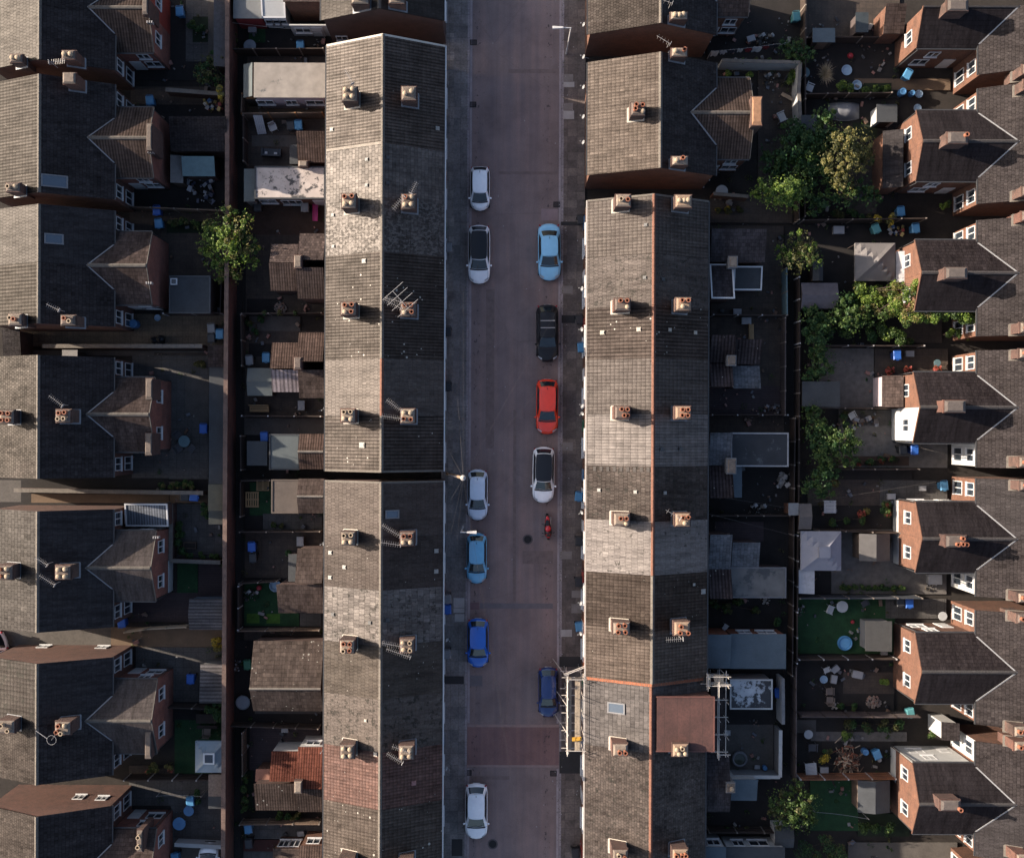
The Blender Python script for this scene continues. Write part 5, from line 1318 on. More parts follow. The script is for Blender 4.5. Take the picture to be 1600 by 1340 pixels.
x0, x1, y0, y1 = RECT(473, 1323, 510, 1375, 3.6); window(wh(15), 'n', (x0 + x1) / 2, y1 - .08, 1.9, 1.0, 1.1)
x0, x1, y0, y1 = RECT(432, 1328, 473, 1375, 3.0)
for q_ in (0.3, 0.72): window(wh(15), 'n', x0 + (x1 - x0) * q_, y1 - .08, 1.0, 0.8, 1.4)
# top house: back wing with white wall, glass lean-to, grey sheet roof
block(tp, 440, -30, 500, 12, 3.6, 'n', TT['scal'], BRICK2, 0.9)
x0, x1, y0, y1 = RECT(440, -30, 500, 12, 3.6)
wb_ = MB(RENDER); wb_.box(x0 + 0.1, x1 + .4, y0 - 1.05, y0 - 0.95, 0, 2.4); wb_.build('rendered_wall', tp)
window(tp, 's', x0 + 1.0, y0 - 1.05, 0.9, 1.2, 1.0); door(tp, 's', x0 + 2.1, y0 - 1.05)
cw = block(tp, 404, -20, 441, 31, 2.5, 's', plain('polycarbonate', (0.42, 0.43, 0.43), 0.25, 0.1, 1.0), UPVC, 0.8, 'conservatory', 'conservatory_roof', rim=UPVC)
x0, x1, y0, y1 = cw[2]
for q_ in (.2, .5, .8): window(tp, 's', x0 + (x1 - x0) * q_, y0 + .08, 1.0, 0.6, 0.9, 0, name='conservatory_window')
block(tp, 359, -40, 404, 32, 2.6, 'flat', plain('grey_sheet_roof', (0.15, 0.155, 0.155), 0.7, 0.2), plain('red_paint', (0.22, 0.03, 0.03), 0.7), 0, 'garage', 'garage_roof')

# behind the east terrace
ext_e = [
 (0, 1107, 357, 1193, 406, 3.9, 's', TT['darky'], DARKBRICK, 0.7, None), (1, 1107, 410, 1143, 465, 3.6, 'n', TT['darky'], DARKBRICK, 0.8, UPVC), (1, 1144, 414, 1188, 450, 2.5, 's', FELT, DARKBRICK, 0.3, UPVC),
 (2, 1107, 522, 1146, 563, 4.0, 's', TT['darkrib'], DARKBRICK, 0.9, None), (2, 1146, 528, 1187, 566, 3.0, 's', TT['darkrib'], DARKBRICK, 0.8, None), (3, 1143, 568, 1186, 604, 2.8, 'n', TT['bluesl'], DARKBRICK, 0.6, None), (3, 1107, 562, 1143, 602, 3.8, 'n', TT['darkrib'], DARKBRICK, 0.8, None),
 (4, 1107, 673, 1142, 724, 3.6, 's', TT['bluesl'], DARKBRICK, 0.8, None), (4, 1142, 673, 1232, 725, 2.8, 'flat', flaky('streaked_black_felt', (0.02, 0.022, 0.026), (0.07, 0.075, 0.08), 0.9, 0.6), DARKBRICK, 0, plain('pale_roof_edge', (0.30, 0.30, 0.31), 0.6)),
 (5, 1107, 725, 1145, 774, 3.6, 'n', TT['darkrib'], DARKBRICK, 0.8, None), (5, 1144, 725, 1160, 774, 2.6, 'flat', FELT3, DARKBRICK, 0, None),
 (6, 1108, 831, 1143, 886, 3.6, 's', TT['bluesl'], DARKBRICK, 0.8, None), (6, 1144, 843, 1187, 885, 2.8, 's', TT['bluesl'], DARKBRICK, 0.6, None),
 (7, 1108, 886, 1144, 930, 3.6, 'n', TT['darkrib'], DARKBRICK, 0.8, None), (7, 1142, 883, 1230, 930, 2.8, 'flat', PUDDLE, DARKBRICK, 0, plain('grey_roof_edge', (0.13, 0.13, 0.14), 0.6)),
 (8, 1108, 987, 1144, 1041, 3.2, 's', FELT3, NEWBRICK, 0.4, None), (8, 1144, 987, 1231, 1041, 2.9, 'flat', FELT3, NEWBRICK, 0, None),
 (9, 1112, 1062, 1138, 1172, 4.4, 'e', TT['rs'], DARKBRICK, 0.4, None), (9, 1144, 1058, 1210, 1104, 2.6, 'flat', FLAKE2, RENDER, 0, RENDER),
 (10, 1107, 1172, 1143, 1222, 3.6, 'n', TT['darky'], DARKBRICK, 0.8, None), (10, 1146, 1212, 1187, 1247, 2.6, 's', FELT3, RENDER, 0.4, None), (11, 1107, 1222, 1145, 1265, 3.6, 's', TT['darky'], DARKBRICK, 0.8, None),
 (12, 1108, 1320, 1140, 1390, 3.4, 'flat', FELT3, RENDER, 0, None), (12, 1140, 1320, 1232, 1390, 2.7, 'flat', FELT, RENDER, 0, None),
]
for k, a, b, c, d, h, kind, rm, wm, rise, rim in ext_e:
    EXT.append(block(eh(k), a, b, c, d, h, kind, rm, wm, rise, rim=rim))
och(eh(2), 1143, 560, 0.6, 0.7, 2, 5.0, (), GREYREND); och(eh(4), 1144, 725, 0.65, 1.1, 2, 4.9, (), GREYREND); och(eh(10), 1147, 1228, 0.6, 0.7, 2, 4.8, [(0, 0, 'c')], GREYREND); och(eh(1), 1144, 406, 0.6, 0.8, 2, 4.9, (), GREYREND)
x0, x1, y0, y1 = RECT(1140, 1320, 1232, 1390, 2.7)
for q_, w in ((.25, .9), (.6, 1.5)): window(eh(12), 'n', x0 + (x1 - x0) * q_, y1 - .08, 1.0, w, 1.2)
x0, x1, y0, y1 = RECT(1108, 1320, 1140, 1390, 3.4); window(eh(12), 'n', (x0 + x1) / 2, y1 - .08, 1.6, 1.0, 1.2)
x0, x1, y0, y1 = RECT(1144, 987, 1231, 1041, 2.9)
for q_, w in ((.3, 1.0), (.7, 1.4)): window(eh(8), 'n', x0 + (x1 - x0) * q_, y1 - .08, 1.2, w, 1.1)
# behind the west semis
block(LH['B1'][0], 263, 189, 352, 240, 2.7, 's', TT['rs'], BRICK3, 0.6, ridge=None)
block(LH['C1'][0], 263, 435, 327, 493, 2.8, 'flat', FELT, BRICK3, 0, rim=plain('dark_roof_edge', (0.06, 0.065, 0.07), 0.6))
x, y = P(270, 444, 2.85); fr = MB(UPVC).box(x - .25, x + .25, y - .25, y + .25, 2.7, 2.92).build('flat_rooflight', LH['C1'][0]); MB(GLASS).box(x - .17, x + .17, y - .17, y + .17, 2.9, 2.935).build('pane', fr)
cb = block(LH['E2'][0], 198, 791, 264, 826, 2.7, 's', TT['corrb'], BRICK, 0.35, 'conservatory', 'conservatory_roof', rim=UPVC)
# behind the east semis
block(RH['b1'][0], 1376, 200, 1404, 289, 2.9, 'w', TT['rs2'], BRICK2, 0.6, 'lean_to', 'lean_to_roof')
block(RH['a'][0], 1375, 6, 1407, 48, 2.7, 's', TT['ww'], BRICK2, 0.7, 'lean_to', 'lean_to_roof'); block(RH['d2'][0], 1378, 582, 1407, 631, 2.6, 'w', TT['ww'], LILAC, 0.6, 'lean_to', 'lean_to_roof', rim=None)
block(RH['c2'][0], 1398, 388, 1410, 436, 2.4, 'w', plain('pale_lean_to_sheet', (0.32, 0.31, 0.32), 0.7), GREYREND, 0.3, 'lean_to', 'lean_to_roof')
block(RH['g2'][0], 1475, 1122, 1500, 1150, 3.0, 'w', TT['rs'], RENDER, 0.4, 'lean_to', 'lean_to_roof')
# white side of the wing of the house with white side wing
x0 = RXE; yw = -27.0 + 2.6 - 0.13
MB(RENDER).box(30.75, RXE - .1, yw, yw + 0.03, 0, 4.9).build('rendered_side', RH['g2'][0])
# ------------------------------------------------------------------ sheds, walls, fences
def shed(name, label, a, b, c, d, h, kind, roofm, wallm, rise=0.4, cat='shed', doorface='s', mid=0.5, rim=None, dr=True, group=None):
    x, y = P((a + c) / 2, (b + d) / 2, h)
    t = thing(name, label, cat, (x, y, 0), group=group)
    r = block(t, a, b, c, d, h, kind, roofm, wallm, rise, 'walls', 'roof', rim=rim, mid=mid, nest=False, oh=0.10)
    if dr:
        x0, x1, y0, y1 = r[2]
        dd = MB(DARKWOOD if wallm is not DARKWOOD else WOOD)
        xm, ym = (x0 + x1) / 2, (y0 + y1) / 2
        hh = min(1.9, h - 0.25)
        if doorface == 's': dd.box(xm - .4, xm + .4, y0 + .06, y0 + .095, 0.05, hh)
        if doorface == 'n': dd.box(xm - .4, xm + .4, y1 - .095, y1 - .06, 0.05, hh)
        if doorface == 'w': dd.box(x0 + .06, x0 + .095, ym - .4, ym + .4, 0.05, hh)
        if doorface == 'e': dd.box(x1 - .095, x1 - .06, ym - .4, ym + .4, 0.05, hh)
        dd.build('door', t)
    return t, r

def wall(label, pts, h, mat, th=0.22, cop=None, piers=0, name='garden_wall', cat='wall', step=None):
    w = [P(a, b) for a, b in pts]
    t = thing(name, label, cat, (w[0][0], w[0][1], 0))
    m = MB(mat); c = MB(cop or COPING)
    for (xa, ya), (xb, yb) in zip(w, w[1:]):
        L_ = math.hypot(xb - xa, yb - ya); an = math.atan2(yb - ya, xb - xa)
        m.obox(((xa + xb) / 2, (ya + yb) / 2, h / 2 - 0.05), L_, th, h + 0.1, an)
        n = max(1, int(L_ / 0.6))
        for i in range(n):
            f = (i + .5) / n
            c.obox((xa + (xb - xa) * f, ya + (yb - ya) * f, h + 0.035 + random.uniform(-.006, .006)), L_ / n - 0.012, th + 0.06 + random.uniform(-.01, .012), 0.07, an + random.uniform(-.006, .006))
    m.build('wall_face', t); c.build('coping', t)
    return t

def fence(label, pts, h=1.75, mat=None, post=None, bay=1.85, name='garden_fence', lean=0.0):
    w = [P(a, b) for a, b in pts]
    t = thing(name, label, 'fence', (w[0][0], w[0][1], 0))
    post = post or POSTM
    for (xa, ya), (xb, yb) in zip(w, w[1:]):
        L_ = math.hypot(xb - xa, yb - ya); an = math.atan2(yb - ya, xb - xa)
        n = max(1, round(L_ / bay)); ux, uy = (xb - xa) / L_, (yb - ya) / L_
        for i in range(n):
            f = (i + .5) / n; jit = random.uniform(-.03, .03)
            m = MB(mat or WOOD)
            cx, cy = xa + (xb - xa) * f, ya + (yb - ya) * f
            m.obox((cx, cy, h / 2 + 0.05 + jit), L_ / n - 0.10, 0.05, h - 0.1, an)
            m.obox((cx, cy, h + 0.02 + jit), L_ / n - 0.10, 0.085, 0.05, an)
            for zz in (0.35, h * 0.55, h - 0.25): m.obox((cx - uy * .045, cy + ux * .045, zz), L_ / n - 0.10, 0.05, 0.07, an)
            m.build('panel', t)
        for i in range(n + 1):
            f = i / n
            MB(post).obox((xa + (xb - xa) * f, ya + (yb - ya) * f, h / 2 + 0.05), 0.10, 0.10, h + 0.12, an).build('post', t)
    return t
POSTM = plain('pale_post', (0.24, 0.20, 0.17), 0.85, 0.25, 3.0)
WHITEPOST = plain('white_post', (0.48, 0.46, 0.45), 0.7, 0.15)
PURPLEWOOD = slabs('purple_brown_boards', (0.105, 0.078, 0.074), (0.085, 0.064, 0.06), 1.8, 0.14, 0.5, 0.4)
OBOARD = slabs('orange_boards', (0.30, 0.12, 0.055), (0.24, 0.095, 0.045), 0.14, 1.9, 0.0, 0.45)
TEALWOOD = plain('teal_boards', (0.12, 0.19, 0.21), 0.8, 0.2)

wall('tall weathered red brick wall running the whole height between the two western rows', [(363, -60), (366, 330), (366, 700), (368, 1400)], 2.95, brick('old_red_wall', (0.20, 0.055, 0.034), (0.11, 0.036, 0.027), (0.10, 0.065, 0.05), 0.5), 0.26, plain('wall_coping', (0.145, 0.095, 0.078), 0.9, 0.45, 1.6))
# west gardens
for lab, pts, h, mat, cop in (
 ('long low stone-capped wall below the buff paved yard of the west pair', [(80, 549), (325, 547)], 1.9, BRICK3, COPING),
 ('narrow dark capped wall between the two sunlit passages on the west side', [(35, 770), (326, 772)], 1.5, BRICK3, COPING),
 ('short brick wall below the grey passage in the top left yards', [(262, 152), (352, 158)], 1.3, BRICK3, COPING),
 ('white painted low wall near the bottom left corner by the tall wall', [(284, 1315), (356, 1318)], 1.1, RENDER, RENDER),
 ('low edging wall beside the small planted garden west of the tall wall', [(275, 790), (275, 877), (352, 879)], 1.2, BRICK3, COPING),
): wall(lab, pts, h, mat, 0.24, cop)
for lab, pts, h, mat, post in (
 ('pale trellis fence panels beside the purple decking on the west side', [(205, 988), (238, 983), (300, 979)], 1.3, PALEWOOD, PALEWOOD),
 ('dark board fence with pale posts above the grey gazebo garden', [(209, 1213), (357, 1212)], 1.7, DARKWOOD, WHITEPOST),
 ('white capped fence around the dark extension left of the green tree', [(263, 497), (350, 495), (352, 440)], 1.6, DARKWOOD, WHITEPOST),
 ('dark fence between the picnic garden and the metal shed yard', [(272, 1102), (350, 1104)], 1.5, DARKWOOD, POSTM),
 ('brown fence across the cluttered yard above the green tree', [(205, 333), (350, 338)], 1.5, WOOD, POSTM),
): fence(lab, pts, h, mat, post)
# west terrace gardens
for lab, pts, h, mat, post in (
 ('dark fence with pale top between the two uppermost terrace yards', [(362, 91), (505, 89)], 1.7, DARKWOOD, POSTM),
 ('orange timber fence enclosing the small yard below the beige flat roof', [(382, 160), (381, 190), (505, 188)], 1.8, WOODY, ORANGEWOOD),
 ('back fence of weathered boards behind the flaking flat roof yard', [(383, 192), (384, 262)], 1.6, DARKWOOD, POSTM),
 ('mossy board fence between the brown yards beside the brown ribbed roofs', [(383, 496), (505, 494)], 1.5, DARKWOOD, POSTM),
 ('back fence behind the planted yard of the ribbed outriggers', [(382, 498), (384, 576)], 1.6, DARKWOOD, POSTM),
 ('fence with stubby pale posts between the bench yard and the paved yard', [(384, 653), (505, 653)], 1.4, DARKWOOD, WHITEPOST),
 ('dark back fence of the yard with the single pale rail', [(383, 684), (384, 736)], 1.6, DARKWOOD, POSTM),
 ('pale fence around the little turf garden with the pallets', [(383, 808), (383, 753), (428, 752)], 1.5, DARKWOOD, POSTM),
 ('fence with dark moss between stepping-slab strip and the paved bin yard', [(382, 832), (505, 830)], 1.4, DARKWOOD, POSTM),
 ('fence above the toy-strewn turf garden of the silver slate house', [(382, 911), (440, 907)], 1.5, DARKWOOD, POSTM),
 ('back fence with two slanting posts by the toy-strewn turf garden', [(381, 915), (381, 982)], 1.5, DARKWOOD, WHITEPOST),
 ('low fence below the toy-strewn turf garden', [(381, 984), (505, 982)], 1.4, WOOD, POSTM),
 ('grey topped fence below the lichened outbuilding roof', [(368, 1130), (505, 1133)], 1.5, DARKWOOD, POSTM),
 ('brown back fence of the dark decked yard', [(389, 1140), (390, 1205)], 1.6, WOODY, POSTM),
 ('pale fence above the grey paved yard with the blue bin near the bottom', [(386, 1281), (508, 1279)], 1.5, WOOD, POSTM),
): fence(lab, pts, h, mat, post)
# east terrace gardens
for lab, pts, h, mat, post in (
 ('whitewashed fence with posts across the dark yards of the east terrace', [(1108, 492), (1220, 492)], 1.5, DARKWOOD, WHITEPOST),
 ('teal boarded back fence of the dark east terrace yard', [(1219, 420), (1220, 492)], 1.7, TEALWOOD, POSTM),
 ('pale rail fence with round posts below the empty brown deck', [(1108, 646), (1224, 645)], 1.3, DARKWOOD, WHITEPOST),
 ('grey back fence with white trellis blocks on the east terrace', [(1218, 496), (1219, 645)], 1.6, PURPLEWOOD, POSTM),
 ('long back fence behind the lower yards of the east terrace', [(1234, 650), (1233, 1045)], 1.6, DARKWOOD, POSTM),
 ('dark fence between the junk yard and the turf strip on the east terrace', [(1108, 801), (1228, 800)], 1.4, DARKWOOD, POSTM),
 ('dark fence below the lean-to windows near the bottom of the east terrace', [(1108, 1287), (1235, 1287)], 1.5, DARKWOOD, POSTM),
): fence(lab, pts, h, mat, post)
for lab, pts, h, mat, cop in (
 ('white rendered yard wall around the hot tub patio', [(1215, 1128), (1215, 1200), (1144, 1200)], 1.7, GREYREND, RENDER),
 ('pale stone topped wall enclosing the plant-filled patio behind the hipped pair', [(1116, 104), (1236, 106), (1234, 150), (1238, 205)], 1.9, RENDER, COPING),
 ('lit brick wall closing the end of the passage above the green tree', [(1106, 306), (1160, 310)], 1.5, BRICK2, COPING),
 ('brick yard wall behind the white flat roof at the scaffolded house', [(1217, 1048), (1218, 1118)], 1.9, RENDER, GREYREND),
): wall(lab, pts, h, mat, 0.2, cop)
# east gardens
for lab, pts, h, mat, post in (
 ('brown fence across the top right gardens above the pampas grass', [(1248, 65), (1375, 63)], 1.5, DARKWOOD, POSTM),
 ('dark fence with plants between the tarpaulin garden and the toy garden', [(1248, 151), (1380, 148)], 1.4, DARKWOOD, POSTM),
 ('long dark fence above the taut grey gazebo', [(1244, 346), (1432, 342)], 1.7, DARKWOOD, POSTM),
 ('back fence with open posts behind the white roofed shed', [(1238, 400), (1240, 535)], 1.7, DARKWOOD, WHITEPOST),
 ('pale spiked fence between the vine garden and the gravel yard', [(1276, 538), (1432, 537)], 1.5, DARKWOOD, WHITEPOST),
 ('thin fence between the gravel yard and the white winged house', [(1312, 634), (1394, 634)], 1.4, DARKWOOD, POSTM),
 ('grey capped fence across the gardens above the white slatted table', [(1290, 728), (1425, 727)], 1.6, DARKWOOD, POSTM),
 ('dark fence above the lilac white gazebo', [(1272, 822), (1396, 825)], 1.6, DARKWOOD, POSTM),
 ('blue black fence between the hedge row and the turfed pool garden', [(1243, 926), (1430, 924)], 1.8, plain('blue_black_boards', (0.045, 0.05, 0.06), 0.8, 0.2), POSTM),
 ('fence with three slanting white posts below the paddling pool', [(1243, 1020), (1392, 1018)], 1.7, DARKWOOD, WHITEPOST),
 ('pinkish brown panel fence with dark posts between the two lower east gardens', [(1246, 1107), (1428, 1106)], 1.8, PURPLEWOOD, DARKWOOD),
 ('orange panel fence with white posts below the log pile garden', [(1246, 1203), (1392, 1201)], 1.8, OBOARD, WHITEPOST),
 ('brown panel back fence of the lower east gardens along the alley', [(1238, 1030), (1239, 1205)], 1.8, PURPLEWOOD, DARKWOOD),
 ('slatted back fence with white cross posts beside the lilac white gazebo', [(1240, 830), (1240, 1026)], 1.6, DARKWOOD, WHITEPOST),
 ('back fence hidden by shrubs behind the gravel yard', [(1240, 540), (1241, 825)], 1.6, DARKWOOD, POSTM),
 ('short fence added to block the sun streak beside the round tree', [(1236, 300), (1237, 346)], 1.8, DARKWOOD, POSTM),  # added to stop low sun streaking from the passage into the gardens
 ('back fence beside the tarpaulin and the pampas grass', [(1245, -20), (1247, 340)], 1.6, DARKWOOD, POSTM),
): fence(lab, pts, h, mat, post)

for a in (
 ('outbuilding', 'long black felt roofed outbuilding beside the tall brick wall', 326, 577, 354, 760, 2.3, 'flat', FELT, DARKBRICK, 0),
 ('outbuilding', 'small brown tiled outbuilding above the long black felt roof', 325, 543, 353, 577, 2.3, 'e', T['ww'], BRICK3, 0.3),
 ('outbuilding', 'olive sheet roofed outbuilding below the long black felt roof', 327, 760, 355, 801, 2.3, 'e', plain('olive_sheet', (0.125, 0.11, 0.075), 0.8), BRICK3, 0.2),
 ('outbuilding', 'dark green roofed outbuilding below the olive one', 328, 801, 355, 822, 2.3, 'e', plain('green_black_felt', (0.05, 0.055, 0.05), 0.8), BRICK3, 0.2),
 ('outbuilding', 'grey rough roofed outbuilding along the tall wall in the top left yards', 330, 4, 354, 108, 2.2, 'e', plain('rough_grey_felt', (0.085, 0.082, 0.086), 0.9, 0.4), BRICK3, 0.25),
 ('metal_shed', 'pale blue ribbed metal shed beside the purple decking', 298, 939, 354, 987, 2.0, 'gx', T['corrg'], plain('blue_metal', (0.20, 0.24, 0.28), 0.5), 0.35),
 ('metal_shed', 'grey corrugated metal shed right of the blue bin by the tall wall', 316, 1041, 355, 1100, 2.0, 'n', plain('grey_ribbed', (0.2, 0.2, 0.2), 0.6) if False else tiles('grey_rib_y', (0.24, 0.235, 0.23), (0.2, 0.2, 0.2), 'rib', axis='x', pitch=0.28, row=3, seed=70), plain('grey_metal', (0.22, 0.22, 0.22), 0.5), 0.3),
 ('outbuilding', 'brown pebbled flat roof store below the grey square gazebo', 330, 1213, 357, 1247, 2.2, 'flat', plain('pebbled_felt', (0.20, 0.15, 0.12), 0.9, 0.5, 6), BRICK3, 0),
 ('outbuilding', 'slate grey store below the brown pebbled flat roof', 330, 1247, 357, 1266, 2.2, 'flat', FELT, BRICK3, 0),
 ('lean_to', 'teal glass lean-to above the pile of clutter on the west side', 282, 250, 333, 279, 2.2, 's', plain('teal_glass_roof', (0.12, 0.19, 0.20), 0.25, 0.2), DARKBRICK, 0.4),
 ('board_shelter', 'grey board shelter beside the teal glass lean-to', 264, 247, 283, 290, 2.0, 'e', plain('grey_board', (0.16, 0.15, 0.145), 0.8, 0.3), DARKWOOD, 0.2),
 ('garden_shed', 'grey felt shed beside the white corrugated outrigger roof', 386, 578, 425, 621, 2.1, 'gx', FELT2, DARKWOOD, 0.35),
 ('lean_to', 'dark glazed lean-to in the yard with the single pale rail', 386, 692, 418, 730, 1.9, 'flat', plain('black_poly', (0.03, 0.035, 0.04), 0.3), DARKBRICK, 0),
 ('garden_shed', 'green sided felt shed at the back of the beige flat roof yard', 376, 104, 392, 156, 2.6, 'w', FELT2, ORANGEWOOD, 0.5),
 ('garden_shed', 'black pitched shed by the orange post fence in the dark east garden', 1268, 401, 1284, 435, 2.0, 'gy', FELT, DARKWOOD, 0.4),
 ('garden_shed', 'pale grey shed with a white roof strip in the vine garden', 1250, 438, 1307, 478, 2.0, 'gx', plain('pale_shed_roof', (0.11, 0.10, 0.115), 0.8), PURPLEWOOD, 0.4),
 ('garden_shed', 'large black felt shed at the corner of the gravel yard', 1253, 592, 1312, 631, 2.1, 'flat', FELT, DARKWOOD, 0),
 ('garden_shed', 'small pale topped shed beside the back alley right of the junk yard', 1233, 782, 1249, 801, 2.0, 'flat', plain('pale_store_top', (0.22, 0.22, 0.22), 0.8), BRICK2, 0),
 ('garden_shed', 'small brown and cream shed beside the clipped plants by the alley', 1249, 783, 1269, 823, 2.0, 'gx', plain('brown_grey_felt', (0.12, 0.105, 0.10), 0.85), PALEWOOD, 0.3),
 ('garden_shed', 'brown shed with curved light grey roof beside the lilac white gazebo', 1344, 829, 1392, 871, 2.2, 'gy', plain('shiny_grey_felt', (0.075, 0.07, 0.068), 0.6), WOOD, 0.45),
 ('garden_shed', 'narrow pale shed below the lilac white gazebo', 1250, 886, 1273, 923, 1.9, 'w', plain('lilac_white_sheet', (0.33, 0.34, 0.38), 0.6), PURPLEWOOD, 0.3),
 ('garden_shed', 'shed with brown lit side on the lower east lawn', 1345, 1214, 1395, 1264, 2.1, 'gy', FELT, WOOD, 0.4),
 ('garden_shed', 'dark blue shed beside the oval tarpaulin', 1248, 176, 1290, 207, 2.0, 'flat', plain('blue_black_felt', (0.045, 0.055, 0.07), 0.8), DARKWOOD, 0),
 ('garden_shed', 'glass fronted shed right of the oval tarpaulin', 1366, 158, 1398, 186, 2.0, 'flat', FELT, RENDER, 0),
 ('garden_shed', 'white fronted store on the turfed pool garden', 1355, 965, 1395, 1012, 1.9, 'w', plain('store_top', (0.04, 0.04, 0.04), 0.7), GREYREND, 0.2),
 ('garden_shed', 'white framed shed in the dark corner below the flat roof at the bottom right', 1215, 1288, 1245, 1320, 2.0, 'gx', FELT, RENDER, 0.3),
 ('garden_shed', 'dark garden shed behind the laundry in the top right gardens', 1265, 40, 1300, 62, 2.0, 'flat', FELT3, DARKWOOD, 0),
 ('greenhouse', 'small grey framed cold store with a white lamp in the top right gardens', 1332, 15, 1352, 46, 2.0, 'flat', plain('cold_glass', (0.05, 0.06, 0.065), 0.2), PURPLEWOOD, 0),
 ('dust_shelter', 'grey board shelter against the north wall of the alley pair', 96, 552, 120, 563, 2.2, 'flat', plain('light_board', (0.22, 0.21, 0.205), 0.8), DARKWOOD, 0),
 ('outbuilding', 'dark slate lean-to at the left edge by the buff passage', 4, 521, 32, 562, 2.6, 's', T['rs'], BRICK3, 0.3),
): shed(*a[:11], cat=a[0].replace('_', ' '))

# garden gazebos: fabric on four legs
def gazebo(label, a, b, c, d, h, rise, mat, legm, name='gazebo', crown=None):
    x0, x1, y0, y1 = RECT(a, b, c, d, h)
    xm, ym = (x0 + x1) / 2, (y0 + y1) / 2
    t = thing(name, label, 'gazebo', (xm, ym, 0))
    m = MB(mat); N_ = 9; rows = []
    for j in range(N_):
        r = []
        for i in range(N_):
            u, v = i / (N_ - 1) * 2 - 1, j / (N_ - 1) * 2 - 1
            k = 1 - max(abs(u), abs(v)); sag = -0.10 * math.sin(pi * min(1, k * 1.0)) * (1 if abs(abs(u) - abs(v)) > .05 else .3)
            r.append((xm + u * (x1 - x0) / 2, ym + v * (y1 - y0) / 2, h + rise * k ** 0.9 + sag))
        rows.append(r)
    m.grid(rows)
    m.build('canopy', t)
    vl = MB(mat)
    for p, q in (((x0, y0), (x1, y0)), ((x1, y0), (x1, y1)), ((x1, y1), (x0, y1)), ((x0, y1), (x0, y0))):
        n = 10
        for i in range(n):
            f0, f1 = i / n, (i + 1) / n; dz = 0.26 + (0.04 if i % 2 else 0)
            pa = (p[0] + (q[0] - p[0]) * f0, p[1] + (q[1] - p[1]) * f0); pb = (p[0] + (q[0] - p[0]) * f1, p[1] + (q[1] - p[1]) * f1)
            vl.poly([(pa[0], pa[1], h - dz), (pb[0], pb[1], h - dz), (pb[0], pb[1], h), (pa[0], pa[1], h)])
    vl.build('valance', t)
    for x, y in ((x0 + .08, y0 + .08), (x1 - .08, y0 + .08), (x1 - .08, y1 - .08), (x0 + .08, y1 - .08)):
        MB(legm).tube((x, y, 0), (x, y, h), 0.03, 6).build('leg', t)
    if crown:
        cm = MB(crown[0]); s = 0.42
        cm.box(xm - s, xm + s, ym - s, ym + s, h + rise * 0.72, h + rise + 0.05); cr = cm.build('cupola', t)
        cm = MB(crown[1]); cm.box(xm - s * .72, xm + s * .72, ym - s * .72, ym + s * .72, h + rise, h + rise + 0.075); cm.build('cupola_pane', cr)
    return t
GREYCLOTH = plain('grey_canvas', (0.155, 0.142, 0.138), 0.85, 0.12, 1.5)
PALECLOTH = plain('lilac_white_canvas', (0.27, 0.27, 0.31), 0.8, 0.10, 1.5)
BLUECLOTH = plain('blue_grey_panel', (0.26, 0.31, 0.34), 0.5, 0.1, 1.5)
gazebo('taut grey gazebo with pale creases beside the east house wall', 1334, 375, 1397, 434, 2.4, 0.9, GREYCLOTH, DARKWOOD)
gazebo('lilac white peaked gazebo by the slatted back fence', 1253, 826, 1316, 887, 2.3, 1.0, PALECLOTH, WHITEPOST, crown=(PALECLOTH, PALECLOTH))
gazebo('grey blue square gazebo with a glazed cupola on the west lawn', 309, 1161, 357, 1210, 2.4, 0.5, BLUECLOTH, DARKWOOD, crown=(UPVC, GLASS))

# ------------------------------------------------------------------ small yard things: one of each kind is built, then copied
PROTO = {}
def place(kind, px, py, rz, label, cat=None, group=None, z=0.06, scale=None):
    x, y = P(px, py)
    if kind not in PROTO:
        root = BUILD[kind](); PROTO[kind] = root; first = True
    else:
        root = copy_tree(PROTO[kind])
    root.location = (x, y, z); root.rotation_euler = (0, 0, rz)
    if scale: root.scale = scale if not isinstance(scale, (int, float)) else (scale,) * 3
    root['label'] = label
    if cat: root['category'] = cat
    if group: root['group'] = group
    return root
def base(name, cat): return thing(name, '', cat, local=True)

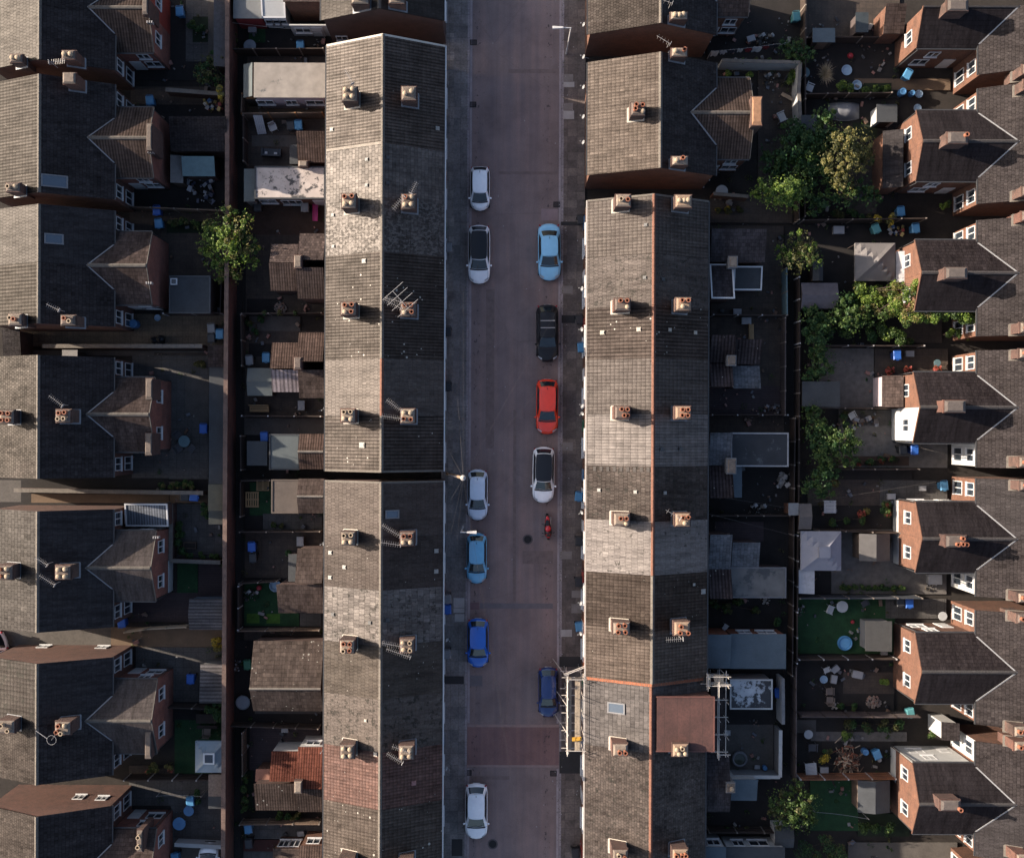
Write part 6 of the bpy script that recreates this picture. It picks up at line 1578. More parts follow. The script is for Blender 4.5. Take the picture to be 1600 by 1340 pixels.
BINBODY = {'blue': (0.05, 0.17, 0.33), 'navy': (0.02, 0.075, 0.30), 'black': (0.022, 0.024, 0.027), 'green': (0.02, 0.10, 0.055), 'teal': (0.06, 0.20, 0.22), 'grey': (0.14, 0.145, 0.15), 'brown': (0.09, 0.05, 0.03)}
BINLID = {'blue': (0.085, 0.26, 0.46), 'navy': (0.03, 0.12, 0.45), 'black': (0.035, 0.037, 0.042), 'green': (0.03, 0.15, 0.08), 'teal': (0.09, 0.27, 0.29), 'grey': (0.22, 0.225, 0.235), 'brown': (0.14, 0.075, 0.04)}
def mk_bin(c, lc=None):
    def f():
        t = base('wheelie_bin', 'bin')
        b = plain('bin_body_' + c, BINBODY[c], 0.5, 0.12, 3, local=True); l = plain('bin_lid_' + (lc or c), BINLID[lc or c], 0.42, 0.12, 3, local=True)
        m = MB(b)
        m.prism([(-.22, -.24, .06), (.22, -.24, .06), (.22, .22, .06), (-.22, .22, .06)], [(-.28, -.33, .98), (.28, -.33, .98), (.28, .30, .98), (-.28, .30, .98)])
        m.box(-.30, .30, -.35, -.32, .92, .99); m.box(-.30, .30, .30, .33, .92, .99)
        m.build('body', t)
        m = MB(l)
        m.prism([(-.31, -.37, .985), (.31, -.37, .985), (.31, .34, .985), (-.31, .34, .985)], [(-.25, -.31, 1.05), (.25, -.31, 1.05), (.25, .27, 1.06), (-.25, .27, 1.06)])
        m.box(-.10, .10, -.41, -.37, .99, 1.02); m.build('lid', t)
        MB(b).tube((-.24, .40, 1.0), (.24, .40, 1.0), .025, 6).tube((-.24, .33, .98), (-.24, .40, 1.0), .02, 5).tube((.24, .33, .98), (.24, .40, 1.0), .02, 5).build('handle', t)
        for s in (-1, 1): MB(SOOT).tube((s * .24, .25, .1), (s * .30, .25, .1), .1, 12).build('wheel', t)
        return t
    return f
def mk_chair(col, nm):
    def f():
        t = base('garden_chair', 'chair'); m_ = plain('chair_' + nm, col, 0.5, 0.1, 3, local=True)
        m = MB(m_); m.box(-.24, .24, -.24, .22, .42, .45); m.build('seat', t)
        m = MB(m_)
        for i in range(5): m.obox((-.2 + i * .1, .26, .68), .06, .03, .5, 0, tilt=(-.2, 0))
        m.obox((0, .31, .92), .5, .035, .07, 0); m.build('backrest', t)
        for sx in (-1, 1):
            MB(m_).box(sx * .27 - .025, sx * .27 + .025, -.24, .26, .62, .65).build('armrest', t)
            for sy in (-1, 1): MB(m_).tube((sx * .22, sy * .2, .43), (sx * .26, sy * .25, 0), .02, 5).build('leg', t)
        return t
    return f
def mk_round_table(col, nm, r=.5):
    def f():
        t = base('round_table', 'table'); m_ = plain('table_' + nm, col, 0.4, 0.12, 2, local=True)
        MB(m_).lathe((0, 0, 0), [(r * .96, .68), (r, .70), (r, .72), (r * .95, .735), (.04, .735), (.04, .70), (.001, .70)], 28).build('table_top', t)
        MB(m_).tube((0, 0, .03), (0, 0, .7), .04, 8).build('column', t)
        for i in range(3): MB(m_).tube((0, 0, .10), (.35 * cos(i * 2.1), .35 * sin(i * 2.1), 0.02), .025, 5).build('leg', t)
        return t
    return f
def mk_pot(kind):
    def f():
        t = base('plant_pot', 'plant pot')
        MB(TERRA if kind != 'g' else plain('grey_pot', (0.12, 0.12, 0.12), 0.8)).lathe((0, 0, 0), [(.13, 0), (.19, .28), (.21, .28), (.21, .33), (.17, .33), (.16, .27), (.001, .27)], 12).build('pot', t)
        leafball(MB(LF[{'f': 'red', 'y': 'yellow', 'g': 'mid'}[kind]]), 0, 0, .5, .3, 70, .11).build('foliage', t)
        return t
    return f
def leafball(m, x, y, z, r, n, s, squash=.8, rnd=random):
    for i in range(n):
        while True:
            a, b, c = rnd.uniform(-1, 1), rnd.uniform(-1, 1), rnd.uniform(-1, 1)
            if a * a + b * b + c * c <= 1: break
        k = rnd.uniform(.55, 1.35) * s
        p = Vector((x + a * r, y + b * r, z + c * r * squash))
        nrm = Vector((a + rnd.uniform(-.8, .8), b + rnd.uniform(-.8, .8), c + rnd.uniform(-.2, 1.3))).normalized()
        u = nrm.orthogonal().normalized(); w = nrm.cross(u); th = rnd.uniform(0, 6.28)
        u, w = u * cos(th) + w * sin(th), w * cos(th) - u * sin(th)
        m.poly([tuple(p - u * k), tuple(p + w * k * .55 + nrm * k * .1), tuple(p + u * k), tuple(p - w * k * .55 + nrm * k * .1)])
    return m
LF = dict(
 mid=leaves('mid_green_leaves', (0.020, 0.042, 0.010), (0.045, 0.080, 0.018), (0.085, 0.125, 0.030)),
 bright=leaves('bright_green_leaves', (0.045, 0.085, 0.012), (0.095, 0.15, 0.022), (0.18, 0.225, 0.045)),
 yellow=leaves('yellow_green_leaves', (0.06, 0.065, 0.018), (0.13, 0.12, 0.035), (0.23, 0.19, 0.07)),
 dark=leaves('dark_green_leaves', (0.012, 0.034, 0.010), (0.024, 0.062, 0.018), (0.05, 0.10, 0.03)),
 red=leaves('red_flowering_leaves', (0.03, 0.04, 0.012), (0.25, 0.04, 0.03), (0.4, 0.12, 0.10)),
 olive=leaves('olive_leaves', (0.03, 0.038, 0.012), (0.06, 0.062, 0.02), (0.11, 0.10, 0.035)),
 gold=leaves('golden_leaves', (0.15, 0.11, 0.01), (0.33, 0.23, 0.02), (0.5, 0.36, 0.05)),
)
def mk_box_thing(name, cat, spec):
    """spec: list of (part, material, [boxes (x0,x1,y0,y1,z0,z1)], [tubes])"""
    def f():
        t = base(name, cat)
        for part, mt, bx, tb in spec:
            m = MB(mt)
            for b in bx: m.box(*b)
            for q in tb: m.tube(q[0], q[1], q[2], q[3] if len(q) > 3 else 8)
            m.build(part, t)
        return t
    return f
def mk_lathe(name, cat, spec, n=20):
    def f():
        t = base(name, cat)
        for part, mt, prof in spec: MB(mt).lathe((0, 0, 0), prof, n).build(part, t)
        return t
    return f
pc = lambda n, c, r=0.5: plain(n, c, r, 0.12, 3, local=True)
def mk_trampoline():
    t = base('trampoline', 'trampoline'); r = .55
    MB(pc('tramp_mat', (0.24, 0.26, 0.29))).lathe((0, 0, 0), [(.001, .40), (r * .86, .41), (r * .86, .39), (.001, .38)], 28).build('bed', t)
    MB(pc('tramp_pad', (0.16, 0.18, 0.20))).lathe((0, 0, 0), [(r * .84, .40), (r * .88, .44), (r, .44), (r * 1.03, .40)], 28).build('padding', t)
    for i in range(4): a = i * pi / 2 + .4; MB(ALU).tube((r * .95 * cos(a), r * .95 * sin(a), .4), (r * .95 * cos(a), r * .95 * sin(a), 0), .025, 6).build('leg', t)
    return t
def mk_bags():
    t = base('rubbish_bags', 'rubbish bag'); m_ = glossy('black_bag', (0.015, 0.015, 0.017), 0.3)
    for i, (x, y, r) in enumerate(((-.32, 0, .36), (.25, .1, .4), (0, -.28, .3))):
        prof = [(r * .7, 0), (r, r * .4), (r * .9, r * .9), (r * .4, r * 1.3), (.05, r * 1.45), (.09, r * 1.6)]
        m = MB(m_).lathe((x, y, 0), prof, 10); m.v = [(a + random.uniform(-.04, .04), b + random.uniform(-.04, .04), c) for a, b, c in m.v]; m.build('bag', t, smooth=True)
    return t
def mk_pampas():
    t = base('pampas_grass', 'grass plant'); m = MB(leaves('dry_plumes', (0.20, 0.15, 0.10), (0.36, 0.28, 0.20), (0.5, 0.42, 0.32)))
    for i in range(420):
        a = random.uniform(0, 6.28); l = random.uniform(.5, 1.25); e = random.uniform(.15, 1.2)
        p0 = Vector((random.uniform(-.12, .12), random.uniform(-.25, .25), .5)); p1 = p0 + Vector((cos(a) * cos(e) * l * .8, sin(a) * cos(e) * l * 1.1, sin(e) * l))
        w = Vector((-sin(a), cos(a), 0)) * .022
        m.poly([tuple(p0 - w), tuple(p0 + w), tuple(p1)])
    m.build('plumes', t)
    leafball(MB(LF['olive']), 0, 0, .3, .4, 200, .10).build('foliage', t)
    return t
def heap(mats, n, rx, ry, s, hh):
    m = MB(mats[0])
    for i in range(n):
        a = random.uniform(0, 6.28); r = math.sqrt(random.random()); x, y = rx * r * cos(a), ry * r * sin(a)
        z = (1 - r) * hh * random.uniform(.5, 1)
        k = random.uniform(.5, 1.5) * s
        m.obox((x, y, z + k * .4), k * random.uniform(.7, 1.6), k, k * .7, random.uniform(0, 3), mat=random.choice(mats), tilt=(random.uniform(-.4, .4), random.uniform(-.4, .4)))
    return m
def mk_rubble():
    t = base('rubble_heap', 'rubble'); heap([pc('r1', (0.28, 0.16, 0.12)), pc('r2', (0.2, 0.17, 0.15)), pc('r3', (0.34, 0.27, 0.22))], 120, 1.0, .75, .16, .5).build('rubble', t); return t
def mk_logs():
    t = base('wood_pile', 'wood pile')
    m = MB(PALEWOOD)
    for i in range(130):
        x, y = random.gauss(0, .5), random.gauss(0, .55); a = random.uniform(0, 3.1); l = random.uniform(.2, .45); z = max(0.05, .7 - math.hypot(x, y) * .6) * random.uniform(.5, 1)
        m.tube((x - cos(a) * l, y - sin(a) * l, z), (x + cos(a) * l, y + sin(a) * l, z + random.uniform(-.1, .1)), random.uniform(.03, .07), 5, mat=random.choice([PALEWOOD, WOOD, TERRA, DARKWOOD]))
    m.build('sticks', t); return t
def mk_junk(seed, cols, n=26, rx=.7, ry=.5):
    def f():
        t = base('junk_pile', 'junk'); rs = random.Random(seed)
        for j, c in enumerate(cols):
            m = MB(pc('junk_%d_%d' % (seed, j), c))
            for i in range(n // len(cols)):
                x, y = rs.uniform(-rx, rx), rs.uniform(-ry, ry); s = rs.uniform(.08, .3)
                m.obox((x, y, rs.uniform(.1, .4)), s, s * rs.uniform(.3, 1.5), s * rs.uniform(.3, 1), rs.uniform(0, 3), tilt=(rs.uniform(-.5, .5), rs.uniform(-.5, .5)))
            m.build('oddments', t)['kind'] = 'stuff'
        return t
    return f
WHITEP = pc('white_garden_plastic', (0.55, 0.55, 0.56))
PALLETW = pc('orange_pallet_wood', (0.42, 0.27, 0.13), 0.7)
BUILD = dict(
 trampoline=mk_trampoline, bags=mk_bags, pampas=mk_pampas, rubble=mk_rubble, logs=mk_logs,
 junk1=mk_junk(1, [(.3, .3, .32), (.05, .06, .1), (.03, .03, .03), (.4, .4, .42)], 40, .9, .9), junk2=mk_junk(2, [(.4, .4, .4), (.1, .08, .06), (.02, .02, .02)], 24), junk3=mk_junk(3, [(.36, .33, .30), (.28, .24, .2)], 30, .55, .5), junk4=mk_junk(4, [(.3, .05, .04), (.05, .14, .3), (.4, .3, .1), (.4, .4, .4)], 28, .7, .4), junk5=mk_junk(5, [(.25, .25, .27), (.06, .05, .05), (.18, .1, .06)], 30, .9, .4),
 chair_white=mk_chair((.5, .5, .5), 'white'), chair_dark=mk_chair((.06, .06, .07), 'dark'), chair_brown=mk_chair((.2, .15, .12), 'brown'),
 table_blue=mk_round_table((.12, .27, .48), 'blue', .5), table_grey=mk_round_table((.20, .23, .27), 'grey', .48), table_white=mk_round_table((.42, .43, .44), 'white', .5), table_teal=mk_round_table((.10, .17, .19), 'teal', .45),
 pot_f=mk_pot('f'), pot_y=mk_pot('y'), pot_g=mk_pot('g'),
 pallet=mk_box_thing('pallet', 'pallet', [('slats', PALLETW, [(-.55, .55, -.4 + i * .165, -.4 + i * .165 + .1, .10, .13) for i in range(6)], []), ('bearers', PALLETW, [(-.55, -.45, -.4, .52, 0, .098), (-.05, .05, -.4, .52, 0, .098), (.45, .55, -.4, .52, 0, .098)], [])]),
 bench=mk_box_thing('bench', 'bench', [('seat', PALLETW, [(-.75, .75, -.22 + i * .12, -.22 + i * .12 + .09, .40, .44) for i in range(4)], []), ('backrest', PALLETW, [(-.75, .75, .26, .30, .55 + i * .14, .64 + i * .14) for i in range(3)], []), ('leg', DARKWOOD, [(-.7, -.62, -.2, .3, 0, .398)], []), ('leg', DARKWOOD, [(.62, .7, -.2, .3, 0, .398)], [])]),
 picnic=mk_box_thing('picnic_table', 'picnic table', [('table_top', DARKWOOD, [(-.8, .8, -.35 + i * .145, -.35 + i * .145 + .125, .70, .74) for i in range(5)], []), ('seat', DARKWOOD, [(-.8, .8, -.85, -.6, .42, .46)], []), ('seat', DARKWOOD, [(-.8, .8, .6, .85, .42, .46)], []), ('frame', DARKWOOD, [(-.6, -.52, -.8, .8, .34, .41), (.52, .6, -.8, .8, .34, .41)], [((-.56, -.3, .7), (-.56, -.7, 0), .04), ((-.56, .3, .7), (-.56, .7, 0), .04), ((.56, -.3, .7), (.56, -.7, 0), .04), ((.56, .3, .7), (.56, .7, 0), .04)])]),
 sofa=mk_box_thing('garden_sofa', 'sofa', [('seat', pc('rattan', (.03, .035, .045)), [(-.8, .8, -.35, .25, .1, .42)], []), ('backrest', pc('rattan', (.03, .035, .045)), [(-.8, .8, .25, .42, .1, .8)], []), ('armrest', pc('rattan', (.03, .035, .045)), [(-.95, -.8, -.35, .42, .1, .6)], []), ('armrest', pc('rattan', (.03, .035, .045)), [(.8, .95, -.35, .42, .1, .6)], []), ('cushion', WHITEP, [(-.6, -.3, .0, .24, .42, .55)], []), ('cushion', WHITEP, [(.35, .6, -.02, .24, .42, .56)], [])]),
 slatted=mk_box_thing('slatted_table', 'table', [('table_top', WHITEP, [(-.55, .55, -.6 + i * .13, -.6 + i * .13 + .10, .68, .72) for i in range(9)], []), ('frame', WHITEP, [(-.45, -.4, -.55, .5, .62, .678), (.4, .45, -.55, .5, .62, .678)], []), ('leg', WHITEP, [], [((-.42, -.5, .62), (-.48, -.55, 0), .025)]), ('leg', WHITEP, [], [((.42, -.5, .62), (.48, -.55, 0), .025)]), ('leg', WHITEP, [], [((-.42, .45, .62), (-.48, .5, 0), .025)]), ('leg', WHITEP, [], [((.42, .45, .62), (.48, .5, 0), .025)])]),
 storebox=mk_box_thing('storage_box', 'storage box', [('body', pc('box_grey', (.22, .22, .23)), [(-.5, .5, -.35, .35, 0, .55)], []), ('lid', pc('box_lid', (.32, .32, .33)), [(-.53, .53, -.38, .38, .555, .62), (-.45, .45, -.3, .3, .62, .64)], [])]),
 planter=mk_box_thing('timber_planter', 'planter', [('body', WOOD, [(-.6, .6, -.3, -.25, 0, .4), (-.6, .6, .25, .3, 0, .4), (-.6, -.55, -.25, .25, 0, .4), (.55, .6, -.25, .25, 0, .4)], []), ('soil', EARTH, [(-.55, .55, -.25, .25, 0, .34)], [])]),
 slide=mk_box_thing('toy_slide', 'toy slide', [('chute', pc('pink_plastic', (.62, .06, .25)), [(-.22, .22, -.8, .8, .3, .34), (-.25, -.2, -.8, .8, .3, .45), (.2, .25, -.8, .8, .3, .45)], []), ('ladder', pc('purple_plastic', (.25, .08, .3)), [(-.2, .2, .8, .85, .5, .58), (-.2, .2, .9, .95, .2, .28)], [((-.2, .8, .6), (-.2, 1.1, 0), .03), ((.2, .8, .6), (.2, 1.1, 0), .03)])]),
 clothes=None,
 tyre=mk_lathe('old_tyre', 'tyre', [('tyre', SOOT, [(.20, 0), (.30, 0.0), (.34, .06), (.34, .13), (.30, .19), (.20, .19), (.20, 0)]), ('rim', ALU, [(.195, .04), (.195, .14), (.16, .15), (.05, .11), (.001, .11)])]),
 pool=mk_lathe('paddling_pool', 'paddling pool', [('rim', pc('pool_rim', (.11, .33, .60), .35), [(.50, 0), (.58, .12), (.58, .28), (.52, .36), (.44, .28), (.44, .1)]), ('water', glossy('pool_water', (.14, .34, .55), .06), [(.43, .18), (.001, .19)])], 28),
 barrel=mk_lathe('water_barrel', 'barrel', [('body', pc('barrel_blue', (.05, .14, .30)), [(.26, 0), (.32, .25), (.32, .65), (.28, .88)]), ('lid', pc('barrel_lid', (.08, .22, .42)), [(.29, .88), (.29, .93), (.2, .95), (.18, .91), (.001, .91)])]),
 hottub=mk_lathe('hot_tub', 'hot tub', [('shell', pc('tub_shell', (.16, .16, .17), .5), [(.92, 0), (1.0, .3), (.98, .62), (.86, .70), (.72, .66), (.70, .35)]), ('water', glossy('tub_water', (.035, .04, .03), .08), [(.71, .5), (.001, .51)])], 28),
 ball=mk_lathe('play_ball', 'ball', [('ball', pc('red_ball', (.4, .03, .04)), [(.02, 0), (.14, .05), (.2, .2), (.14, .35), (.001, .4)])], 14),
 bowl=mk_lathe('play_bowl', 'bowl', [('bowl', pc('pale_blue_bowl', (.32, .45, .58)), [(.35, 0), (.5, .2), (.52, .24), (.46, .22), (.3, .06), (.001, .05)])], 20),
 tarp=None,
)
for c in BINBODY: BUILD['bin_' + c] = mk_bin(c)
BUILD['bin_greyblue'] = mk_bin('black', 'blue')
def mk_tarp():
    t = base('covered_boat', 'boat cover'); m = MB(pc('grey_tarpaulin', (.17, .175, .19), .6)); rows = []
    for j in range(9):
        v = j / 8 * 2 - 1; r = []
        for i in range(11):
            u = i / 10 * 2 - 1; k = max(0, 1 - abs(u) ** 3) * max(0, 1 - abs(v) ** 3)
            w = .75 * (1 - .25 * abs(u) ** 2.5)
            r.append((u * 1.22, v * w, .10 + .75 * k + .05 * sin(9 * u) * k))
        rows.append(r)
    m.grid(rows); m.build('tarpaulin', t, smooth=True)
    MB(ALU).path([(-1.1, -.5, .15), (-.4, -.74, .2), (.4, -.74, .2), (1.1, -.5, .15)], .02).build('rope', t)
    return t
BUILD['tarp'] = mk_tarp
def mk_tree_dead(): pass
GB = 'wheelie bins on the pavements'
GY = 'wheelie bins in the back yards'
for c, px, py, r, lab, g_ in (
 ('blue', 906, 543, .1, 'pale blue bin on the right pavement beside the black estate car', GB), ('blue', 904, 773, -.1, 'pale blue bin on the right pavement beside the white car with the dark roof', GB),
 ('blue', 906, 974, .15, 'pale blue bin on the right pavement well above the scaffolding', GB), ('black', 903, 500, .2, 'black bin with a white bag on top on the right pavement', GB), ('black', 904, 346, .1, 'black bin at the passage mouth on the right pavement', GB),
 ('black', 905, 842, 0, 'black bin on the right pavement right of the motorcycle', GB), ('black', 905, 905, .1, 'black bin on the right pavement by the light slabs', GB), ('black', 903, 1324, .1, 'black bin on the right pavement near the bottom edge', GB),
 ('navy', 702, 949, .05, 'bright blue bin on the left pavement by the new pale slabs', GB), ('grey', 702, 933, .1, 'grey bin behind the bright blue one on the left pavement', GB), ('black', 699, 520, 0, 'dark bin with a white top bag on the left pavement', GB), ('black', 700, 605, .05, 'dark bin on the left pavement below the white topped one', GB), ('grey', 699, 390, 0, 'dark grey bin on the left pavement level with the light blue saloon', GB), ('grey', 702, 1018, .1, 'small grey bin on the left pavement below the big blue car', GB),
 ('blue', 281, 29, .05, 'pale blue bin in the top left yard beside the red wing', GY), ('blue', 236, 167, .1, 'pale blue bin by the flower boxes in the narrow west yard', GY), ('navy', 248, 337, .05, 'blue bin half hidden in shade left of the green tree', GY), ('blue', 251, 357, .1, 'pale blue bin with pale top left of the green tree', GY),
 ('black', 334, 533, .05, 'black bin at the corner of the buff paved yard', GY), ('grey', 334, 518, .1, 'grey bin at the corner of the buff paved yard', GY), ('blue', 347, 527, 0, 'blue bin against the tall wall by the buff paved yard', GY), ('navy', 323, 673, 0, 'tall blue bin beside the long black felt roof', GY),
 ('black', 295, 779, 1.6, 'black bin in the sunlit tan passage', GY), ('navy', 309, 779, 1.5, 'bright blue bin in the sunlit tan passage', GY), ('navy', 199, 974, .1, 'small dark blue bin beside the trellis fence', GY), ('navy', 306, 1060, 0, 'blue bin left of the grey corrugated metal shed', GY), ('blue', 307, 1249, .1, 'pale blue bin with pots below the tyre in the lower left yard', GY), ('blue', 284, 1336, .1, 'blue bin beside the white car bonnet at the bottom left edge', GY),
 ('blue', 468, 81, .05, 'pale blue bin in the topmost terrace yard below the white wall', GY), ('blue', 466, 203, .05, 'pale blue bin by the leaning gate in the terrace yards', GY), ('black', 454, 204, .1, 'dark bin left of the pale blue bin by the leaning gate', GY), ('black', 404, 330, 0, 'dark bin beside the brick wall of the white flaking roof', GY), ('grey', 477, 330, 0, 'grey bin between the red bin and the pink slide', GY),
 ('grey', 393, 567, .1, 'grey bin above the grey felt shed', GY), ('blue', 419, 563, 0, 'pale blue bin at the corner of the pantiled outrigger', GY), ('navy', 417, 685, .05, 'bright blue bin above the dark glazed lean-to', GY), ('navy', 399, 855, .05, 'mid blue bin with white label in the paved bin yard', GY), ('black', 401, 872, .05, 'black bin below the mid blue one in the paved bin yard', GY), ('green', 394, 1037, .1, 'green bin beside the tall wall by the lichened outbuilding', GY), ('blue', 397, 1290, .15, 'pale blue bin in the grey paved yard near the bottom', GY), ('black', 398, 1313, .1, 'black bin in the red floored yard near the bottom', GY),
 ('teal', 1234, 29, .1, 'teal bin in the dark yard at the top right', GY), ('blue', 1407, 117, -.5, 'bright blue bin tipped beside the white passage at the top right', GY), ('navy', 1394, 551, .05, 'bright blue bin beside the gravel yard', GY), ('blue', 1468, 752, .1, 'pale blue bin in front of the white wall under the blue curtained window', GY), ('black', 1404, 697, .1, 'black bin by the white winged house', GY), ('navy', 1422, 697, 0, 'dark blue bin by the white winged house', GY), ('navy', 1416, 934, .05, 'blue bin with a pale lid beside the turfed pool garden', GY), ('black', 1402, 932, .1, 'black bin beside the turfed pool garden', GY), ('blue', 1368, 1168, .4, 'pale blue bin tilted beside the wood pile', GY), ('navy', 1215, 1074, .1, 'narrow blue bin behind the dirty white flat roof', GY), ('blue', 1398, 329, .1, 'blue bin under the lower passage wall right of the dark tree', GY), ('blue', 1421, 355, .1, 'blue bin among red flowers above the taut grey gazebo', GY), ('teal', 1360, 356, .4, 'teal bin lying behind the taut grey gazebo', GY),
): place('bin_' + c, px, py, r, lab, group=g_, z=0.12 if g_ is GB else 0.08)
